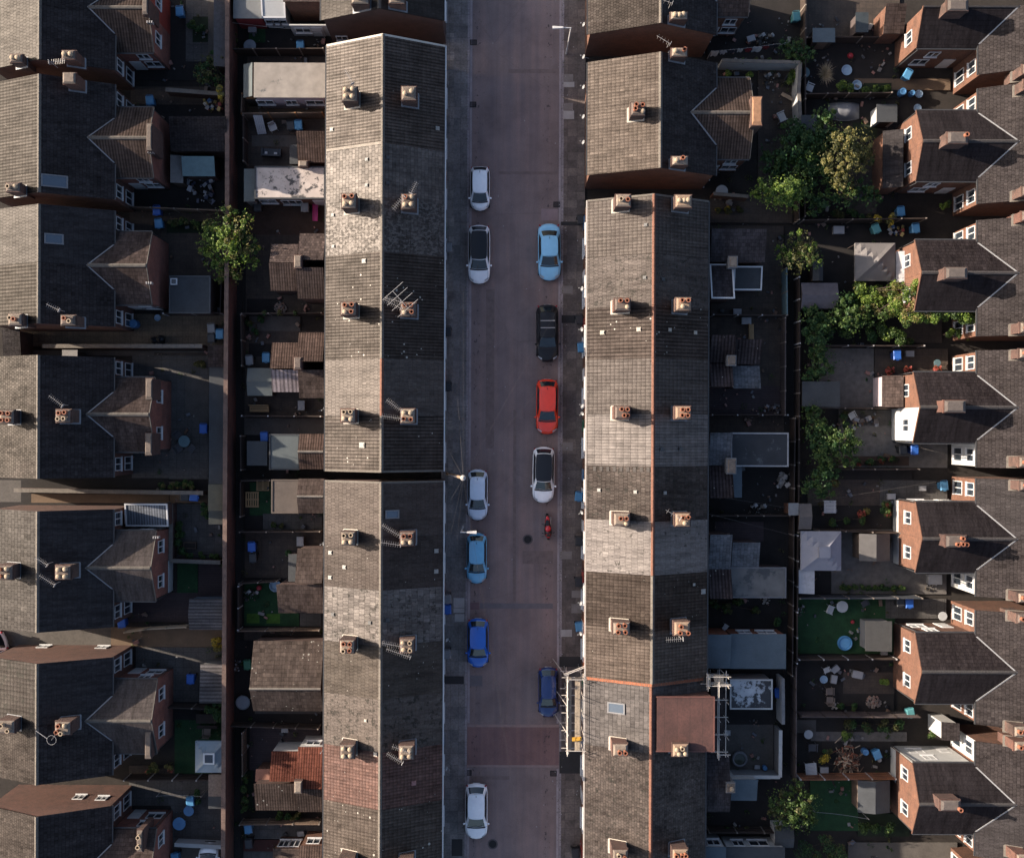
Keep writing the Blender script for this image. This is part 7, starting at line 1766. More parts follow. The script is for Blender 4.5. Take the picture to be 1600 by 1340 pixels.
for kind, px, py, r, lab, cat, sc in (
 ('table_grey', 389, 80, 0, 'round grey table in the topmost terrace yard', None, 1), ('trampoline', 385, 1098, 0, 'small round grey trampoline by the tall brick wall', None, 1.0), ('table_teal', 292, 693, 0, 'teal round table in the slab yard by the long black roof', None, 1), ('chair_dark', 281, 684, .6, 'dark chair left of the teal round table', None, 1), ('chair_dark', 282, 704, 2.2, 'dark chair below the teal round table', None, 1), ('chair_dark', 303, 704, 4, 'dark chair right of the teal round table', None, 1),
 ('picnic', 330, 1122, 0, 'dark picnic table on the west lawn', None, 1), ('chair_brown', 330, 1144, 3.1, 'brown chair with pink cushion below the picnic table', None, 1.1), ('tyre', 288, 1217, 0, 'old tyre on the fence line below the flower border', None, 1), ('tyre', 339, 487, 0, 'wheel lying beside the white capped fence', None, .8), ('bags', 247, 537, 0, 'black rubbish bags on the buff paving', None, .9),
 ('table_blue', 289, 1285, 0, 'large pale blue round table in the lower left yard', None, 1), ('table_blue', 303, 1266, .4, 'smaller pale blue round table above the large one', None, .8), ('barrel', 213, 512, 0, 'blue lidded barrel in the dark corner by the buff yard', None, 1.1), ('storebox', 391, 52, 0, 'grey storage box at the back of the topmost terrace yard', None, .6), ('chair_white', 425, 205, .4, 'white chair by the leaning gate', None, 1), ('sofa', 422, 243, 3.1, 'black garden sofa with two white cushions', None, .8), ('slide', 491, 336, 0, 'bright pink toy slide below the white flaking roof', None, .8),
 ('rubble', 437, 484, 0, 'heap of reddish rubble in the brown yard', None, .5), ('bench', 407, 642, 0, 'yellowish timber bench in the brown yard', None, 1.0), ('storebox', 472, 636, 1.57, 'pale storage box in the yard below the plain tiled outrigger', None, .7), ('pallet', 412, 762, 0, 'upper orange pallet on the little turf garden', None, .9), ('pallet', 397, 783, 1.57, 'lower orange pallet on the little turf garden', None, 1.1), ('storebox', 472, 847, 1.57, 'pale grey storage box in the paved bin yard', None, .7),
 ('ball', 408, 920, 0, 'red play ball on the turf behind the silver slate house', None, 1.1), ('bowl', 433, 917, 0, 'pale blue play bowl on the turf behind the silver slate house', None, .9), ('junk2', 396, 932, 0, 'scatter of dark toys at the back of the turf garden', None, .8), ('junk1', 312, 300, 0, 'pile of mixed clutter under the teal glass lean-to', None, 1.2), ('junk2', 470, 1003, 0, 'orange and grey oddments on the lower terrace yard wall', None, .5), ('junk5', 375, 1042, 1.57, 'pale bits and pieces stacked against the tall wall', None, .5),
 ('storebox', 450, 1141, 0, 'small square grey box on the dark decked yard', None, .5), ('storebox', 476, 1302, .2, 'pale crate in the grey paved yard near the bottom', None, .5), ('junk4', 330, 170, 0, 'flower boxes and coloured oddments under the passage wall', None, 1.0), ('bowl', 246, 501, 0, 'round lime yellow tub on the buff yard', None, .5), ('planter', 300, 855, 0, 'timber planter in the circular patio garden', None, .8), ('table_white', 1122, 299, 0, 'round pale table in the shaded corner by the passage', None, .95), ('chair_white', 1214, 183, 2.0, 'white lounge chair by the shaded patio wall', None, 1.3), ('junk2', 1200, 122, 0, 'cluster of dark pots and furniture inside the walled patio', None, .9), ('chair_dark', 1225, 125, 1, 'metal chair inside the walled patio', None, 1), ('table_teal', 1249, 114, 0, 'dark round table left of the pampas grass', None, .9),
 ('pampas', 1282, 115, 0, 'bleached pampas grass standing in the dark top right garden', None, .9), ('ball', 1322, 85, 0, 'red toy in the top right garden', None, 1.2), ('chair_white', 1258, 137, 1.2, 'white chair below the pampas grass', None, 1.1), ('bowl', 1317, 107, 0, 'green tub in the top right garden', None, .8), ('bowl', 1333, 130, 0, 'pale blue round tub on the shrub bed', None, .75), ('tarp', 1313, 171, 0, 'oval grey tarpaulin covered boat in the dark garden', None, 1.0), ('barrel', 1401, 143, 0, 'terracotta brown barrel beside the lit passage', None, .9), ('barrel', 1417, 144, 0, 'grey barrel beside the terracotta one', None, .7), ('bowl', 1430, 143, 0, 'yellow green tub beside the passage', None, .6), ('bowl', 1428, 165, 0, 'small green tub in the black passage', None, .6),
 ('junk4', 1395, 357, 0, 'colourful heap of covers above the taut grey gazebo', None, .9), ('storebox', 1305, 357, 0, 'dull storage box along the fence above the grey gazebo', None, .8), ('pot_f', 1385, 575, 0, 'orange flowers in a pot beside the gravel yard', None, 1.2), ('pot_f', 1413, 573, 0, 'red flowers in a pot by the brown lean-to', None, 1.1), ('table_teal', 1460, 562, 0, 'small round table with metal legs by the white windows', None, .6), ('pot_f', 1459, 572, 0, 'red and white flower pot below the small round table', None, 1.1), ('storebox', 1418, 548, 0, 'brown storage box right of the bright blue bin', None, .6),
 ('slatted', 1294, 786, 0, 'white slatted table on the brown flags', None, .85), ('junk5', 1350, 655, .3, 'covered grey heap in the yard below the black shed', None, 1.2), ('chair_white', 1328, 645, .5, 'white chair below the thin fence', None, 1), ('pot_f', 1343, 797, 0, 'pink flower pot in the dark border', None, 1.1), ('pot_y', 1352, 793, 0, 'pale flower pot beside the pink one', None, 1.0), ('pot_y', 1303, 750, 0, 'pale blossoms in a pot by the dark shrubs', None, 1.1), ('storebox', 1391, 770, 0, 'pair of pale planters by the orange brick wing', None, .6),
 ('table_white', 1314, 941, 0, 'white round table on the dark turf', None, .9), ('chair_white', 1296, 946, 1.2, 'white chair left of the round table on the dark turf', None, 1.1), ('pool', 1321, 999, 0, 'round blue paddling pool on the dark turf', None, 1.0), ('ball', 1333, 966, 0, 'orange red toy ball on the dark turf', None, .8), ('junk4', 1346, 980, 0, 'red toys beside the paddling pool', None, .45), ('junk2', 1252, 949, .6, 'blue and white folded things at the corner of the dark turf', None, .6), ('storebox', 1382, 1013, 0, 'brown box beside the white fronted store', None, .5), ('chair_dark', 1350, 936, .5, 'dark chair at the top of the turfed pool garden', None, 1),
 ('chair_white', 1292, 1040, .4, 'white chair nearest the fence in the rubble garden', None, .9), ('storebox', 1306, 1039, .7, 'tilted pale board box in the rubble garden', None, .6), ('storebox', 1304, 1055, 1.4, 'upright pale box in the rubble garden', None, .6), ('bowl', 1289, 1056, 0, 'round white bowl in the rubble garden', None, .6), ('storebox', 1340, 1047, -.2, 'pale crate in the rubble garden', None, .75), ('chair_brown', 1296, 1073, 0, 'upper beige chair of two in the rubble garden', None, 1.1), ('chair_brown', 1297, 1087, 3.1, 'lower beige chair of two in the rubble garden', None, 1.1), ('junk3', 1307, 1097, 0, 'pale plank oddments below the beige chairs', None, .5), ('rubble', 1367, 1091, 0, 'heap of pink and brown rubble above the pinkish panel fence', None, .6), ('bin_teal', 1419, 1103, .2, 'teal bin at the end of the pinkish panel fence', 'bin', 1),
 ('logs', 1325, 1180, 0, 'heap of cut wood above the orange panel fence', None, 1.0), ('table_white', 1264, 1140, 0, 'small pale round table in the garden under the pinkish fence', None, .7), ('chair_dark', 1270, 1160, 0, 'dark bench chair in the wood pile garden', None, 1.2), ('slatted', 1268, 1193, .1, 'pale low table by the orange panel fence', None, .8), ('storebox', 1290, 1196, 0, 'pinkish paving crate by the orange panel fence', None, .6), ('tyre', 1377, 1181, 0, 'tyre below the pale blue bin by the wood pile', None, .9), ('barrel', 1352, 1166, 0, 'white topped barrel right of the wood pile', None, .8),
 ('hottub', 1158, 1180, 0, 'grey oval hot tub on the shaded patio', None, .62), ('storebox', 1186, 1193, 0, 'small box by the hot tub', None, .4), ('barrel', 1197, 1193, 0, 'blue tub right of the hot tub', None, .6), ('storebox', 1163, 499, 0, 'white and black crate under the whitewashed fence', None, .7), ('storebox', 1149, 485, 0, 'pale crate on the dark yard above the whitewashed fence', None, .6), ('bench', 1171, 516, 1.57, 'brown bench against the pale rail in the dark yard', None, .8), ('junk3', 1225, 746, 0, 'pile of white slabs and boxes at the back of the east terrace yard', None, 1.1), ('junk2', 1184, 792, 0, 'white and dark junk below the turf strip', None, .9), ('junk5', 1205, 636, 0, 'grey clutter on the brown deck corner', None, .7), ('junk3', 1198, 934, 0, 'white sacks against the ponded flat roof', None, .5), ('chair_white', 1134, 975, 1, 'white chair in the dark yard above the orange gable', None, .8), ('junk5', 1150, 95, 0, 'grey clutter below the laundry line', None, .6), ('storebox', 1167, 60, .3, 'white sack on a stand beside the laundry', None, .6), ('junk2', 1190, 60, 0, 'metal and white clutter beside the laundry', None, .9), ('junk2', 1455, 910, 0, 'grey clutter beside the white wall with the hedge', None, .6), ('storebox', 1458, 898, 0, 'grey storage box by the white wall with the hedge', None, 1.0), ('table_white', 1471, 955, 0, 'oval white tub by the orange brick wall', None, .7), ('storebox', 1440, 757, 0, 'pale grey slab box left of the pale blue bin', None, .5),
): place(kind, px, py, r, lab, cat, None, 0.09, sc)

# gate leaning on the fence, ladders, washing lines
def leaning(name, label, cat, px, py, w, h, mat, rz, tilt):
    x, y = P(px, py); t = thing(name, label, cat, (x, y, 0.08), rz, local=True)
    m = MB(mat)
    for i in range(5): m.obox((-w / 2 + w * (i + .5) / 5, 0, h * .5 * cos(tilt)), w / 5 - .015, .03, h, 0, tilt=(tilt, 0))
    m.build('boards', t)
    m = MB(mat)
    for k in (.15, .5, .85): m.obox((0, -.03 - sin(tilt) * h * (k - .5), h * k * cos(tilt)), w, .03, .1, 0, tilt=(tilt, 0))
    m.build('battens', t)
leaning('timber_gate', 'white boarded gate leaning on the orange fence', 'gate', 405, 200, .7, 1.9, WHITEP, .1, -.75)
leaning('loose_boards', 'grey sloping boards propped beside the wall south of the walled patio', 'boards', 1228, 152, .3, 1.6, PALEWOOD, .9, 1.1)
def washing(label, pa, pb, items, h=1.9):
    xa, ya = P(*pa); xb, yb = P(*pb)
    t = thing('washing_line', label, 'washing line', (xa, ya, 0))
    MB(ALU).path([(xa + (xb - xa) * i / 8, ya + (yb - ya) * i / 8, h - .25 * sin(pi * i / 8)) for i in range(9)], .012, 4).build('line', t)
    for x, y in ((xa, ya), (xb, yb)): MB(ALU).tube((x, y, 0), (x, y, h + .1), .03, 6).build('pole', t)
    if not items: return
    n = len(items)
    for i, (nm, col, w, l, lab) in enumerate(items):
        f = (i + .5) / n; x, y = xa + (xb - xa) * f, ya + (yb - ya) * f
        z = h - .25 * sin(pi * f)
        c = thing(nm, lab, 'laundry', (x, y, z), group='washing pegged on the line')
        m = MB(pc('cloth_%d' % i, col, .9)); rows = []
        for j in range(5):
            rows.append([(x + (k / 6 - .5) * w, y + .04 * sin(k * 1.7 + j) - .35 * l * (j / 4) * .5, z - .02 - l * j / 4) for k in range(7)])
        m.grid(rows)
        if nm == 'hung_shirt':
            for s in (-1, 1): m.poly([(x + s * w * .5, y, z - .02), (x + s * w * .8, y - .05, z - .3), (x + s * w * .68, y - .08, z - .4), (x + s * w * .5, y - .04, z - .25)])
        m.build('cloth', c)
        p = MB(PALEWOOD)
        for s in (-.4, .4): p.box(x + s * w - .01, x + s * w + .01, y - .02, y + .02, z - .05, z + .05)
        p.build('pegs', c)
washing('washing line hung with clothes behind the top east house', (1100, 90), (1218, 75), [
 ('hung_towel', (.5, .5, .5), .55, .8, 'white towel at the left end of the washing line'), ('hung_shirt', (.45, .46, .5), .4, .6, 'pale grey shirt beside the white towel on the washing line'), ('hung_shirt', (.03, .03, .05), .4, .6, 'dark shirt on the washing line beside the pale grey one'), ('hung_towel', (.5, .49, .47), .4, .5, 'small white cloth left of the red garment'), ('hung_shirt', (.22, .02, .03), .4, .6, 'dark red garment on the washing line'), ('hung_towel', (.55, .55, .55), .7, .8, 'wide white sheet in the middle of the washing line'), ('hung_shirt', (.16, .015, .02), .35, .6, 'wine red shirt right of the wide white sheet'), ('hung_shirt', (.02, .02, .03), .35, .6, 'black shirt near the right end of the washing line'), ('hung_towel', (.48, .48, .5), .5, .5, 'white garment at the right end of the washing line')])
washing('bare washing line across the yard above the lilac walled extension', (365, 52), (503, 63), [])
washing('bare washing line over the grassed garden at the lower right', (1268, 1252), (1350, 1262), [])
washing('white beaded line across the lower left yard', (258, 1238), (327, 1238), [], 1.5)
# ------------------------------------------------------------------ cars
def lerp_tab(tab, t):
    for (a, va), (b, vb) in zip(tab, tab[1:]):
        if t <= b: return va + (vb - va) * (t - a) / (b - a + 1e-9)
    return tab[-1][1]
CARGLASS = glossy('car_glass', (0.010, 0.015, 0.019), 0.04, 0.7)
TRIM = plain('black_trim', (0.018, 0.018, 0.02), 0.5, 0.15, 6, local=True)
TYREM = plain('tyre_rubber', (0.018, 0.018, 0.018), 0.85, 0.2, 6, local=True)
RIMM = plain('alloy_rim', (0.42, 0.42, 0.43), 0.35, 0.1, 6, metal=0.6, local=True)
LAMPM = glossy('headlamp_lens', (0.42, 0.44, 0.46), 0.08, 0.7)
TAILM = glossy('tail_lamp_lens', (0.30, 0.015, 0.02), 0.12, 0.6)
def paint(name, col):
    dk = max(col) < 0.1
    return glossy(name, col, 0.3 if dk else 0.16, 0.25 if dk else 0.5, coat=0.25 if dk else 0.8)
def car(label, cx, y0px, y1px, wpx, col, colname, style='hatch', roofcol=None, H=1.48, lean=0.0, rails=False, name='parked_car'):
    L = (y1px - y0px) * 0.05 * 0.985; W = wpx * 0.05 * 0.93
    x, y = P(cx, (y0px + y1px) / 2, 0.6)
    t = thing(name, label, 'car', (x, y, 0.012), lean, group='cars parked along the kerbs', local=True)
    pm = paint('paint_' + colname, col); rm = paint('roof_' + (roofcol[0] if roofcol else colname), roofcol[1] if roofcol else col)
    wt = [(0, .84), (.015, .89), (.05, .94), (.12, .975), (.24, 1.0), (.76, 1.0), (.9, .975), (.96, .94), (.985, .91), (1, .86)]
    def bow(xx, u):          # both ends are rounded in plan
        q = min(1.0, abs(xx) / (W / 2)) ** 2.4
        return (.50 * q * max(0, 1 - u / .22) ** 1.2 if u < .22 else 0) - (.30 * q * max(0, (u - .84) / .16) ** 1.2 if u > .84 else 0)
    if style == 'saloon': zt = [(0, .50), (.02, .62), (.10, .76), (.27, .90), (.5, .93), (.80, .96), (.97, .93), (1, .72)]
    else: zt = [(0, .52), (.02, .66), (.10, .80), (.25, .96), (.5, .97), (.85, 1.0), (.97, .98), (1, .70)]
    if style == 'city': zt = [(0, .55), (.02, .70), (.10, .88), (.20, 1.0), (.5, 1.0), (.85, 1.03), (.97, 1.0), (1, .74)]
    sc = H / 1.48
    ts = [0, .015, .05, .1, .16, .22, .28, .36, .46, .56, .66, .76, .84, .9, .95, .985, 1]
    m = MB(pm); rows = []
    for u in ts:
        w = lerp_tab(wt, u) * W / 2; zb = lerp_tab(zt, u) * sc; yy = -L / 2 + u * L
        lo = .24 if .03 < u < .97 else .34
        half = [(w * .90, lo), (w * .985, .40), (w, .58), (w * .985, zb * .84), (w * .93, zb * .96), (w * .80, zb), (w * .45, zb + .018)]
        r = [(a, yy + bow(a, u), b) for a, b in half] + [(0, yy, zb + .025)] + [(-a, yy + bow(a, u), b) for a, b in half[::-1]]
        rows.append(r)
    m.grid(rows); n = len(rows[0])
    m.f = [f[::-1] for f in m.f]
    m.poly(rows[0]); m.poly(rows[-1][::-1])
    # cabin
    cf = {'hatch': (.255, .43, .84, .955), 'city': (.20, .38, .86, .965), 'estate': (.265, .42, .89, .975), 'saloon': (.265, .42, .745, .875), 'suv': (.25, .40, .87, .965)}[style]
    wb, wtp = W / 2 * .90, W / 2 * .70
    yf0, yf1, yr1, yr0 = [-L / 2 + c * L for c in cf]
    zc = lambda u: lerp_tab(zt, u) * sc
    zf, zr_ = zc(cf[0]) - .02, zc(cf[3]) - .02
    def section(k):            # k 0 belt .. 1 roof
        wf = wb + (wtp - wb) * k
        ya, yb = yf0 + (yf1 - yf0) * k, yr0 + (yr1 - yr0) * k
        z_a, z_b = zf + (H - .05 - zf) * k, zr_ + (H - .06 - zr_) * k
        return wf, ya, yb, z_a, z_b
    def ring(k, o=0.0):
        wf, ya, yb, za, zb = section(k)
        pts = []
        N_ = 8
        for i in range(N_ + 1):      # front, slightly bowed
            s = i / N_ * 2 - 1; pts.append((s * (wf * .88), ya - .06 * (1 - s * s) * 1.0 + (.05 if abs(s) == 1 else 0), za))
        for i in range(1, 8):
            f = i / 8; yy = ya + .10 + (yb - ya - .16) * f; bw = wf * (1 + .035 * sin(pi * f)); pts.append((bw, yy, za + (zb - za) * f + (.035 * sin(pi * f) if k == 1 else 0)))
        for i in range(N_ + 1):
            s = 1 - i / N_ * 2; pts.append((s * wf * .86, yb + .05 * (1 - s * s), zb))
        for i in range(7, 0, -1):
            f = i / 8; yy = ya + .10 + (yb - ya - .16) * f; bw = wf * (1 + .035 * sin(pi * f)); pts.append((-bw, yy, za + (zb - za) * f + (.035 * sin(pi * f) if k == 1 else 0)))
        return pts
    rk = [ring(0), ring(.5), ring(.93), ring(1)]
    for p, q_ in zip(rk, rk[1:]):
        b = len(m.v); k_ = len(p); m.v += p + q_; i0 = m._mi(pm)
        for i in range(k_):
            j = (i + 1) % k_; m.f.append((b + i, b + j, b + k_ + j, b + k_ + i)); m.m.append(i0)
    m.build('body', t, smooth=True)
    # roof: a crowned skin
    wf, ya, yb, za, zb = section(1)
    r = MB(rm); rows = []
    for j in range(9):
        f = j / 8; row = []
        for i in range(9):
            s = i / 8 * 2 - 1
            bw = wf * (1 + .035 * sin(pi * f)) * (1.0 if 0 < j < 8 else .90)
            yy = ya - .05 * (1 - s * s) + (yb - ya + .05 * (1 - s * s) + .04 * (1 - s * s)) * f
            row.append((s * bw, yy, za + (zb - za) * f + .045 * sin(pi * min(1, max(0, f))) + .055 * (1 - s * s) + .006))
        rows.append(row)
    r.grid(rows); r.m = r.m
    ro = r.build('roof', t, smooth=True)
    MB(TRIM).tube((0, yb - .16, H + .02), (0, yb - .02, H + .12), .018, 5).build('aerial', ro)
    if rails:
        for s in (-1, 1): MB(TRIM).path([(s * wf * .93, ya + .3, H + .03), (s * wf * .96, (ya + yb) / 2, H + .07), (s * wf * .93, yb - .25, H + .03)], .022, 6).build('roof_rail', ro)
        for f in (.36, .66): MB(ALU).box(-wf * .93, wf * .93, ya + (yb - ya) * f - .035, ya + (yb - ya) * f + .035, H + .075, H + .11).build('roof_bar', ro)
    def glass(nm, k0, k1, side):
        g = MB(CARGLASS); rows = []
        for j in range(4):
            k = k0 + (k1 - k0) * j / 3; wf, ya, yb, za, zb = section(k); row = []
            for i in range(9):
                s = i / 8 * 2 - 1
                if side == 'f': row.append((s * wf * .85, ya - .06 * (1 - s * s) - .022, za + .012))
                elif side == 'r': row.append((s * wf * .80, yb + .05 * (1 - s * s) + .022, zb + .012))
                else:
                    f = .5 + s * (.40 + .04 * (1 - k)); yy = ya + .10 + (yb - ya - .16) * f; bw = wf * (1 + .035 * sin(pi * f)) + .014
                    row.append((side * bw, yy, za + (zb - za) * f))
            rows.append(row)
        g.grid(rows); return g.build(nm, t, smooth=True)
    ws = glass('windscreen', .06, .95, 'f')
    MB(TRIM).path([(-wb * .5, yf0 + .01, zf + .06), (0.05, yf0 + .10, zf + .13)], .012, 4).path([(wb * .05, yf0 - .02, zf + .06), (wb * .6, yf0 + .10, zf + .12)], .012, 4).build('wiper', ws)
    glass('rear_window', .15, .9, 'r')
    for s in (-1, 1): glass('side_window', .10, .90, s)
    c_ = MB(TRIM); c_.grid([[(s / 4 * wb * .9, yf0 - .10 - .07 * (1 - (s / 4) ** 2), zf + .034 + .012 * (1 - (s / 4) ** 2)) for s in range(-4, 5)], [(s / 4 * wb * .9, yf0 - .0 - .07 * (1 - (s / 4) ** 2), zf + .05 + .012 * (1 - (s / 4) ** 2)) for s in range(-4, 5)]]); c_.build('cowl', t)
    # bonnet skin with a shut line all round
    bn = MB(pm); rows = []
    for j in range(7):
        u = .055 + (cf[0] - .035 - .055) * j / 6; w = lerp_tab(wt, u) * W / 2 * .80; zz = lerp_tab(zt, u) * sc; row = []
        for i in range(9):
            s = i / 8 * 2 - 1; row.append((s * w, -L / 2 + u * L + bow(s * w, u), zz + .022 + .022 * (1 - s * s) - (.012 if abs(s) == 1 else 0) + .012 * (abs(s) == .5)))
        rows.append(row)
    bn.grid(rows); bn.build('bonnet', t, smooth=True)
    sh = MB(TRIM)
    for s in (-1, 1):
        pts = []
        for j in range(7):
            u = .055 + (cf[0] - .035 - .055) * j / 6; xq = lerp_tab(wt, u) * W / 2 * .80 + .008; pts.append((s * xq, -L / 2 + u * L + bow(xq, u), lerp_tab(zt, u) * sc + .012))
        sh.path(pts, .009, 4)
    sh.build('shut_line', t)
    for s in (-1, 1):
        MB(LAMPM).grid([[(s * W / 2 * (.50 + .36 * i / 5), -L / 2 + L * (.016 + .012 * j) + bow(W / 2 * (.50 + .36 * i / 5), .016 + .012 * j) - .006, (.62 + .04 * j + .012 * i) * sc) for i in range(6)] for j in range(4)]).build('headlight', t, smooth=True)
        MB(TAILM).obox((s * W / 2 * .80, L / 2 * .925, .84 * sc), .10 * W / 1.7, .16, .20, -s * .7).build('tail_light', t)
        mm = MB(pm); mm.lathe((s * (W / 2 + .07), yf0 + .22, .92 * sc), [(.02, 0), (.075, .03), (.085, .09), (.05, .14), (.001, .15)], 10); mm.obox((s * (W / 2 - .0), yf0 + .24, .96 * sc), .14, .05, .04); mm.build('door_mirror', t, smooth=True)
        for u in (.175, .815):
            yy = -L / 2 + u * L
            wl = MB(TYREM).tube((s * (W / 2 - .19), yy, .31), (s * (W / 2 + .004), yy, .31), .31, 20).build('wheel', t)
            MB(RIMM).tube((s * (W / 2 - .02), yy, .31), (s * (W / 2 + .012), yy, .31), .20, 14).build('rim', wl)
    MB(TRIM).box(-W * .26, W * .26, -L / 2 - .004, -L / 2 + .05, .34, .48).build('grille', t)
    MB(UPVC).box(-.26, .26, L / 2 - .03, L / 2 + .012, .60, .71).build('number_plate', t)
    return t
WHITE = (0.92, 0.92, 0.92); 
car('small white city car, topmost of the parked cars', 747, 261, 330, 33, WHITE, 'white', 'city', None, 1.5)
car('white car with a black glass roof parked on the left kerb', 746.5, 352, 444, 37, (0.92, 0.92, 0.92), 'soft_white', 'suv', ('black_glass', (0.012, 0.013, 0.016)), 1.55)
car('very pale blue hatchback beside the top of the wooden wire pole', 747, 733, 813, 34, (0.62, 0.70, 0.80), 'pale_ice_blue', 'hatch', None, 1.46)
car('sky blue hatchback directly behind the very pale blue one', 746.5, 832, 912, 34, (0.15, 0.43, 0.64), 'sky_blue', 'hatch', None, 1.48)
car('strong royal blue hatchback on the left kerb', 749.5, 965, 1043, 36, (0.012, 0.12, 0.52), 'royal_blue', 'hatch', None, 1.47)
car('white family hatchback below the red speed table', 749, 1222, 1311, 38, (0.92, 0.92, 0.92), 'clean_white', 'hatch', None, 1.47)
car('light blue saloon on the right kerb below the pink road patch', 856, 349, 438, 38, (0.24, 0.53, 0.76), 'light_blue', 'saloon', None, 1.44, 0.015)
car('black estate car with two silver roof bars', 854, 475, 565, 37, (0.014, 0.014, 0.016), 'black', 'hatch', None, 1.48, 0.01, rails=True)
car('bright red hatchback on the right kerb', 854.5, 591, 678, 37, (0.80, 0.055, 0.022), 'red', 'hatch', None, 1.5)
car('white car with a dark glass roof facing the motorcycle', 849.5, 697, 785, 37, (0.92, 0.91, 0.90), 'warm_white', 'suv', ('dark_glass', (0.016, 0.018, 0.022)), 1.6, -0.01)
car('dark navy blue hatchback beside the scaffolding', 860, 1040, 1120, 34, (0.012, 0.032, 0.13), 'navy', 'hatch', None, 1.47, 0.01)
car('white car half in view in the passage at the left edge', -14, 985, 1045, 34, WHITE, 'white', 'city', None, 1.5, -1.2)
car('white van bonnet showing at the bottom left corner', 333, 1318, 1400, 34, WHITE, 'white', 'city', None, 1.7, 3.14)

# ------------------------------------------------------------------ motorcycle
x, y = P(857, 822, .5)
mc = thing('motorcycle', 'red and black sports motorcycle leaning on its stand behind the white car', 'motorcycle', (x, y, 0.01), 0.06, local=True)
RED = paint('motorcycle_red', (0.55, 0.012, 0.015)); BLK = glossy('motorcycle_black', (0.014, 0.013, 0.014), 0.3)
def wheel(yy):
    m = MB(TYREM); R_, r_ = .30, .075
    rows = [[((r_ * cos(2 * pi * j / 8)), yy + (R_ - .03 + r_ * .8 * sin(2 * pi * j / 8)) * cos(2 * pi * i / 20), .31 + (R_ - .03 + r_ * .8 * sin(2 * pi * j / 8)) * sin(2 * pi * i / 20)) for j in range(9)] for i in range(21)]
    m.grid(rows); w = m.build('wheel', mc, smooth=True); MB(RIMM).tube((-.04, yy, .31), (.04, yy, .31), .22, 14).build('rim', w)
wheel(-.72); wheel(.70)
def blob(nm, mt, secs, sub=1):
    """secs: (y, half width, z low, z high)"""
    m = MB(mt); rows = []
    for yy, w, a, b in secs:
        c, h = (a + b) / 2, (b - a) / 2
        rows.append([(w * cos(2 * pi * i / 10), yy, c + h * sin(2 * pi * i / 10)) for i in range(11)])
    m.grid(rows); m.poly(rows[0][:-1]); m.poly(rows[-1][:-1][::-1]); return m.build(nm, mc, smooth=True)
blob('fairing', BLK, [(-.82, .05, .62, .78), (-.70, .17, .45, .98), (-.5, .23, .35, 1.05), (-.25, .22, .30, .95), (0, .19, .3, .75)])
blob('nose_cowl', RED, [(-.86, .04, .74, .82), (-.74, .13, .78, .99), (-.58, .17, .86, 1.08), (-.5, .1, .95, 1.09)])
blob('fuel_tank', RED, [(-.36, .08, .8, .98), (-.24, .17, .8, 1.07), (-.05, .18, .78, 1.05), (.10, .11, .76, .93)])
blob('seat', BLK, [(.08, .12, .76, .88), (.22, .15, .74, .89), (.4, .13, .80, .95), (.55, .10, .86, 1.0)])
blob('tail', RED, [(.30, .16, .70, .84), (.52, .14, .80, .93), (.72, .09, .90, 1.0), (.86, .03, .94, 1.0)])
blob('engine', BLK, [(-.35, .16, .25, .55), (-.1, .2, .22, .6), (.2, .17, .22, .55), (.3, .1, .3, .5)])
m = MB(BLK); m.tube((-.36, -.46, 1.0), (.36, -.46, 1.0), .022, 6); m.tube((-.38, -.40, 1.0), (-.28, -.46, 1.0), .03, 6); m.tube((.38, -.40, 1.0), (.28, -.46, 1.0), .03, 6); m.build('handlebar', mc)
for s in (-1, 1):
    m = MB(BLK); m.tube((s * .15, -.62, 1.0), (s * .33, -.66, 1.14), .014, 5); m.obox((s * .35, -.66, 1.15), .12, .05, .07); m.build('mirror', mc)
    MB(ALU).tube((s * .08, -.55, .95), (s * .08, -.72, .31), .03, 6).build('fork', mc)
MB(RIMM).tube((.17, .1, .3), (.2, .75, .48), .06, 8).build('exhaust', mc)
MB(BLK).tube((-.15, .1, .3), (-.32, .2, 0.0), .016, 5).build('stand', mc)
mc.scale = (1.3, 1.0, 1.0)
MB(CARGLASS).grid([[(s * .12, -.72 + .07 * j, 1.0 + .06 * j) for s in (-1, -.4, .4, 1)] for j in range(4)]).build('screen', mc)

# ------------------------------------------------------------------ lamps, pole, wires
LAMPW = plain('lamp_column_white', (0.60, 0.58, 0.56), 0.5, 0.12)
LAMPG = plain('lamp_glass', (0.55, 0.55, 0.52), 0.3, 0.05)
def lamp(label, px, py, ax, h=6.0, arm=1.1):
    x, y = P(px, py); t = thing('street_lamp', label, 'street lamp', (x, y, 0.1), group='street lamps')
    MB(LAMPW).tube((x, y, 0.1), (x, y, 1.3), .085, 10).tube((x, y, 1.3), (x, y, h), .058, 10, .045).build('column', t)
    m = MB(LAMPW); m.tube((x, y, h - .02), (x + ax * arm * .6, y, h + .06), .04, 8); a = m.build('arm', t)
    m = MB(LAMPW); m.prism([(x + ax * arm * .5, y - .07, h + .0), (x + ax * arm * .5, y + .07, h + .0), (x + ax * arm * .5, y + .05, h + .14), (x + ax * arm * .5, y - .05, h + .14)], [(x + ax * (arm + .25), y - .13, h + .06), (x + ax * (arm + .25), y + .13, h + .06), (x + ax * (arm + .25), y + .09, h + .16), (x + ax * (arm + .25), y - .09, h + .16)])
    hd = m.build('lamp_head', t)
    MB(LAMPG).box(x + ax * arm * .7, x + ax * (arm + .2), y - .09, y + .09, h - .01, h + .045).build('lens', hd)
lamp('pale street lamp on the right pavement beside the upper pair, arm over the road', 880, 84, -1)
lamp('pale street lamp on the left pavement with its arm over the sky blue car', 725, 822, 1, 5.6, .9)
x, y = P(729, 745)
x, y = P(724, 747, 8.4)
PH = 8.4
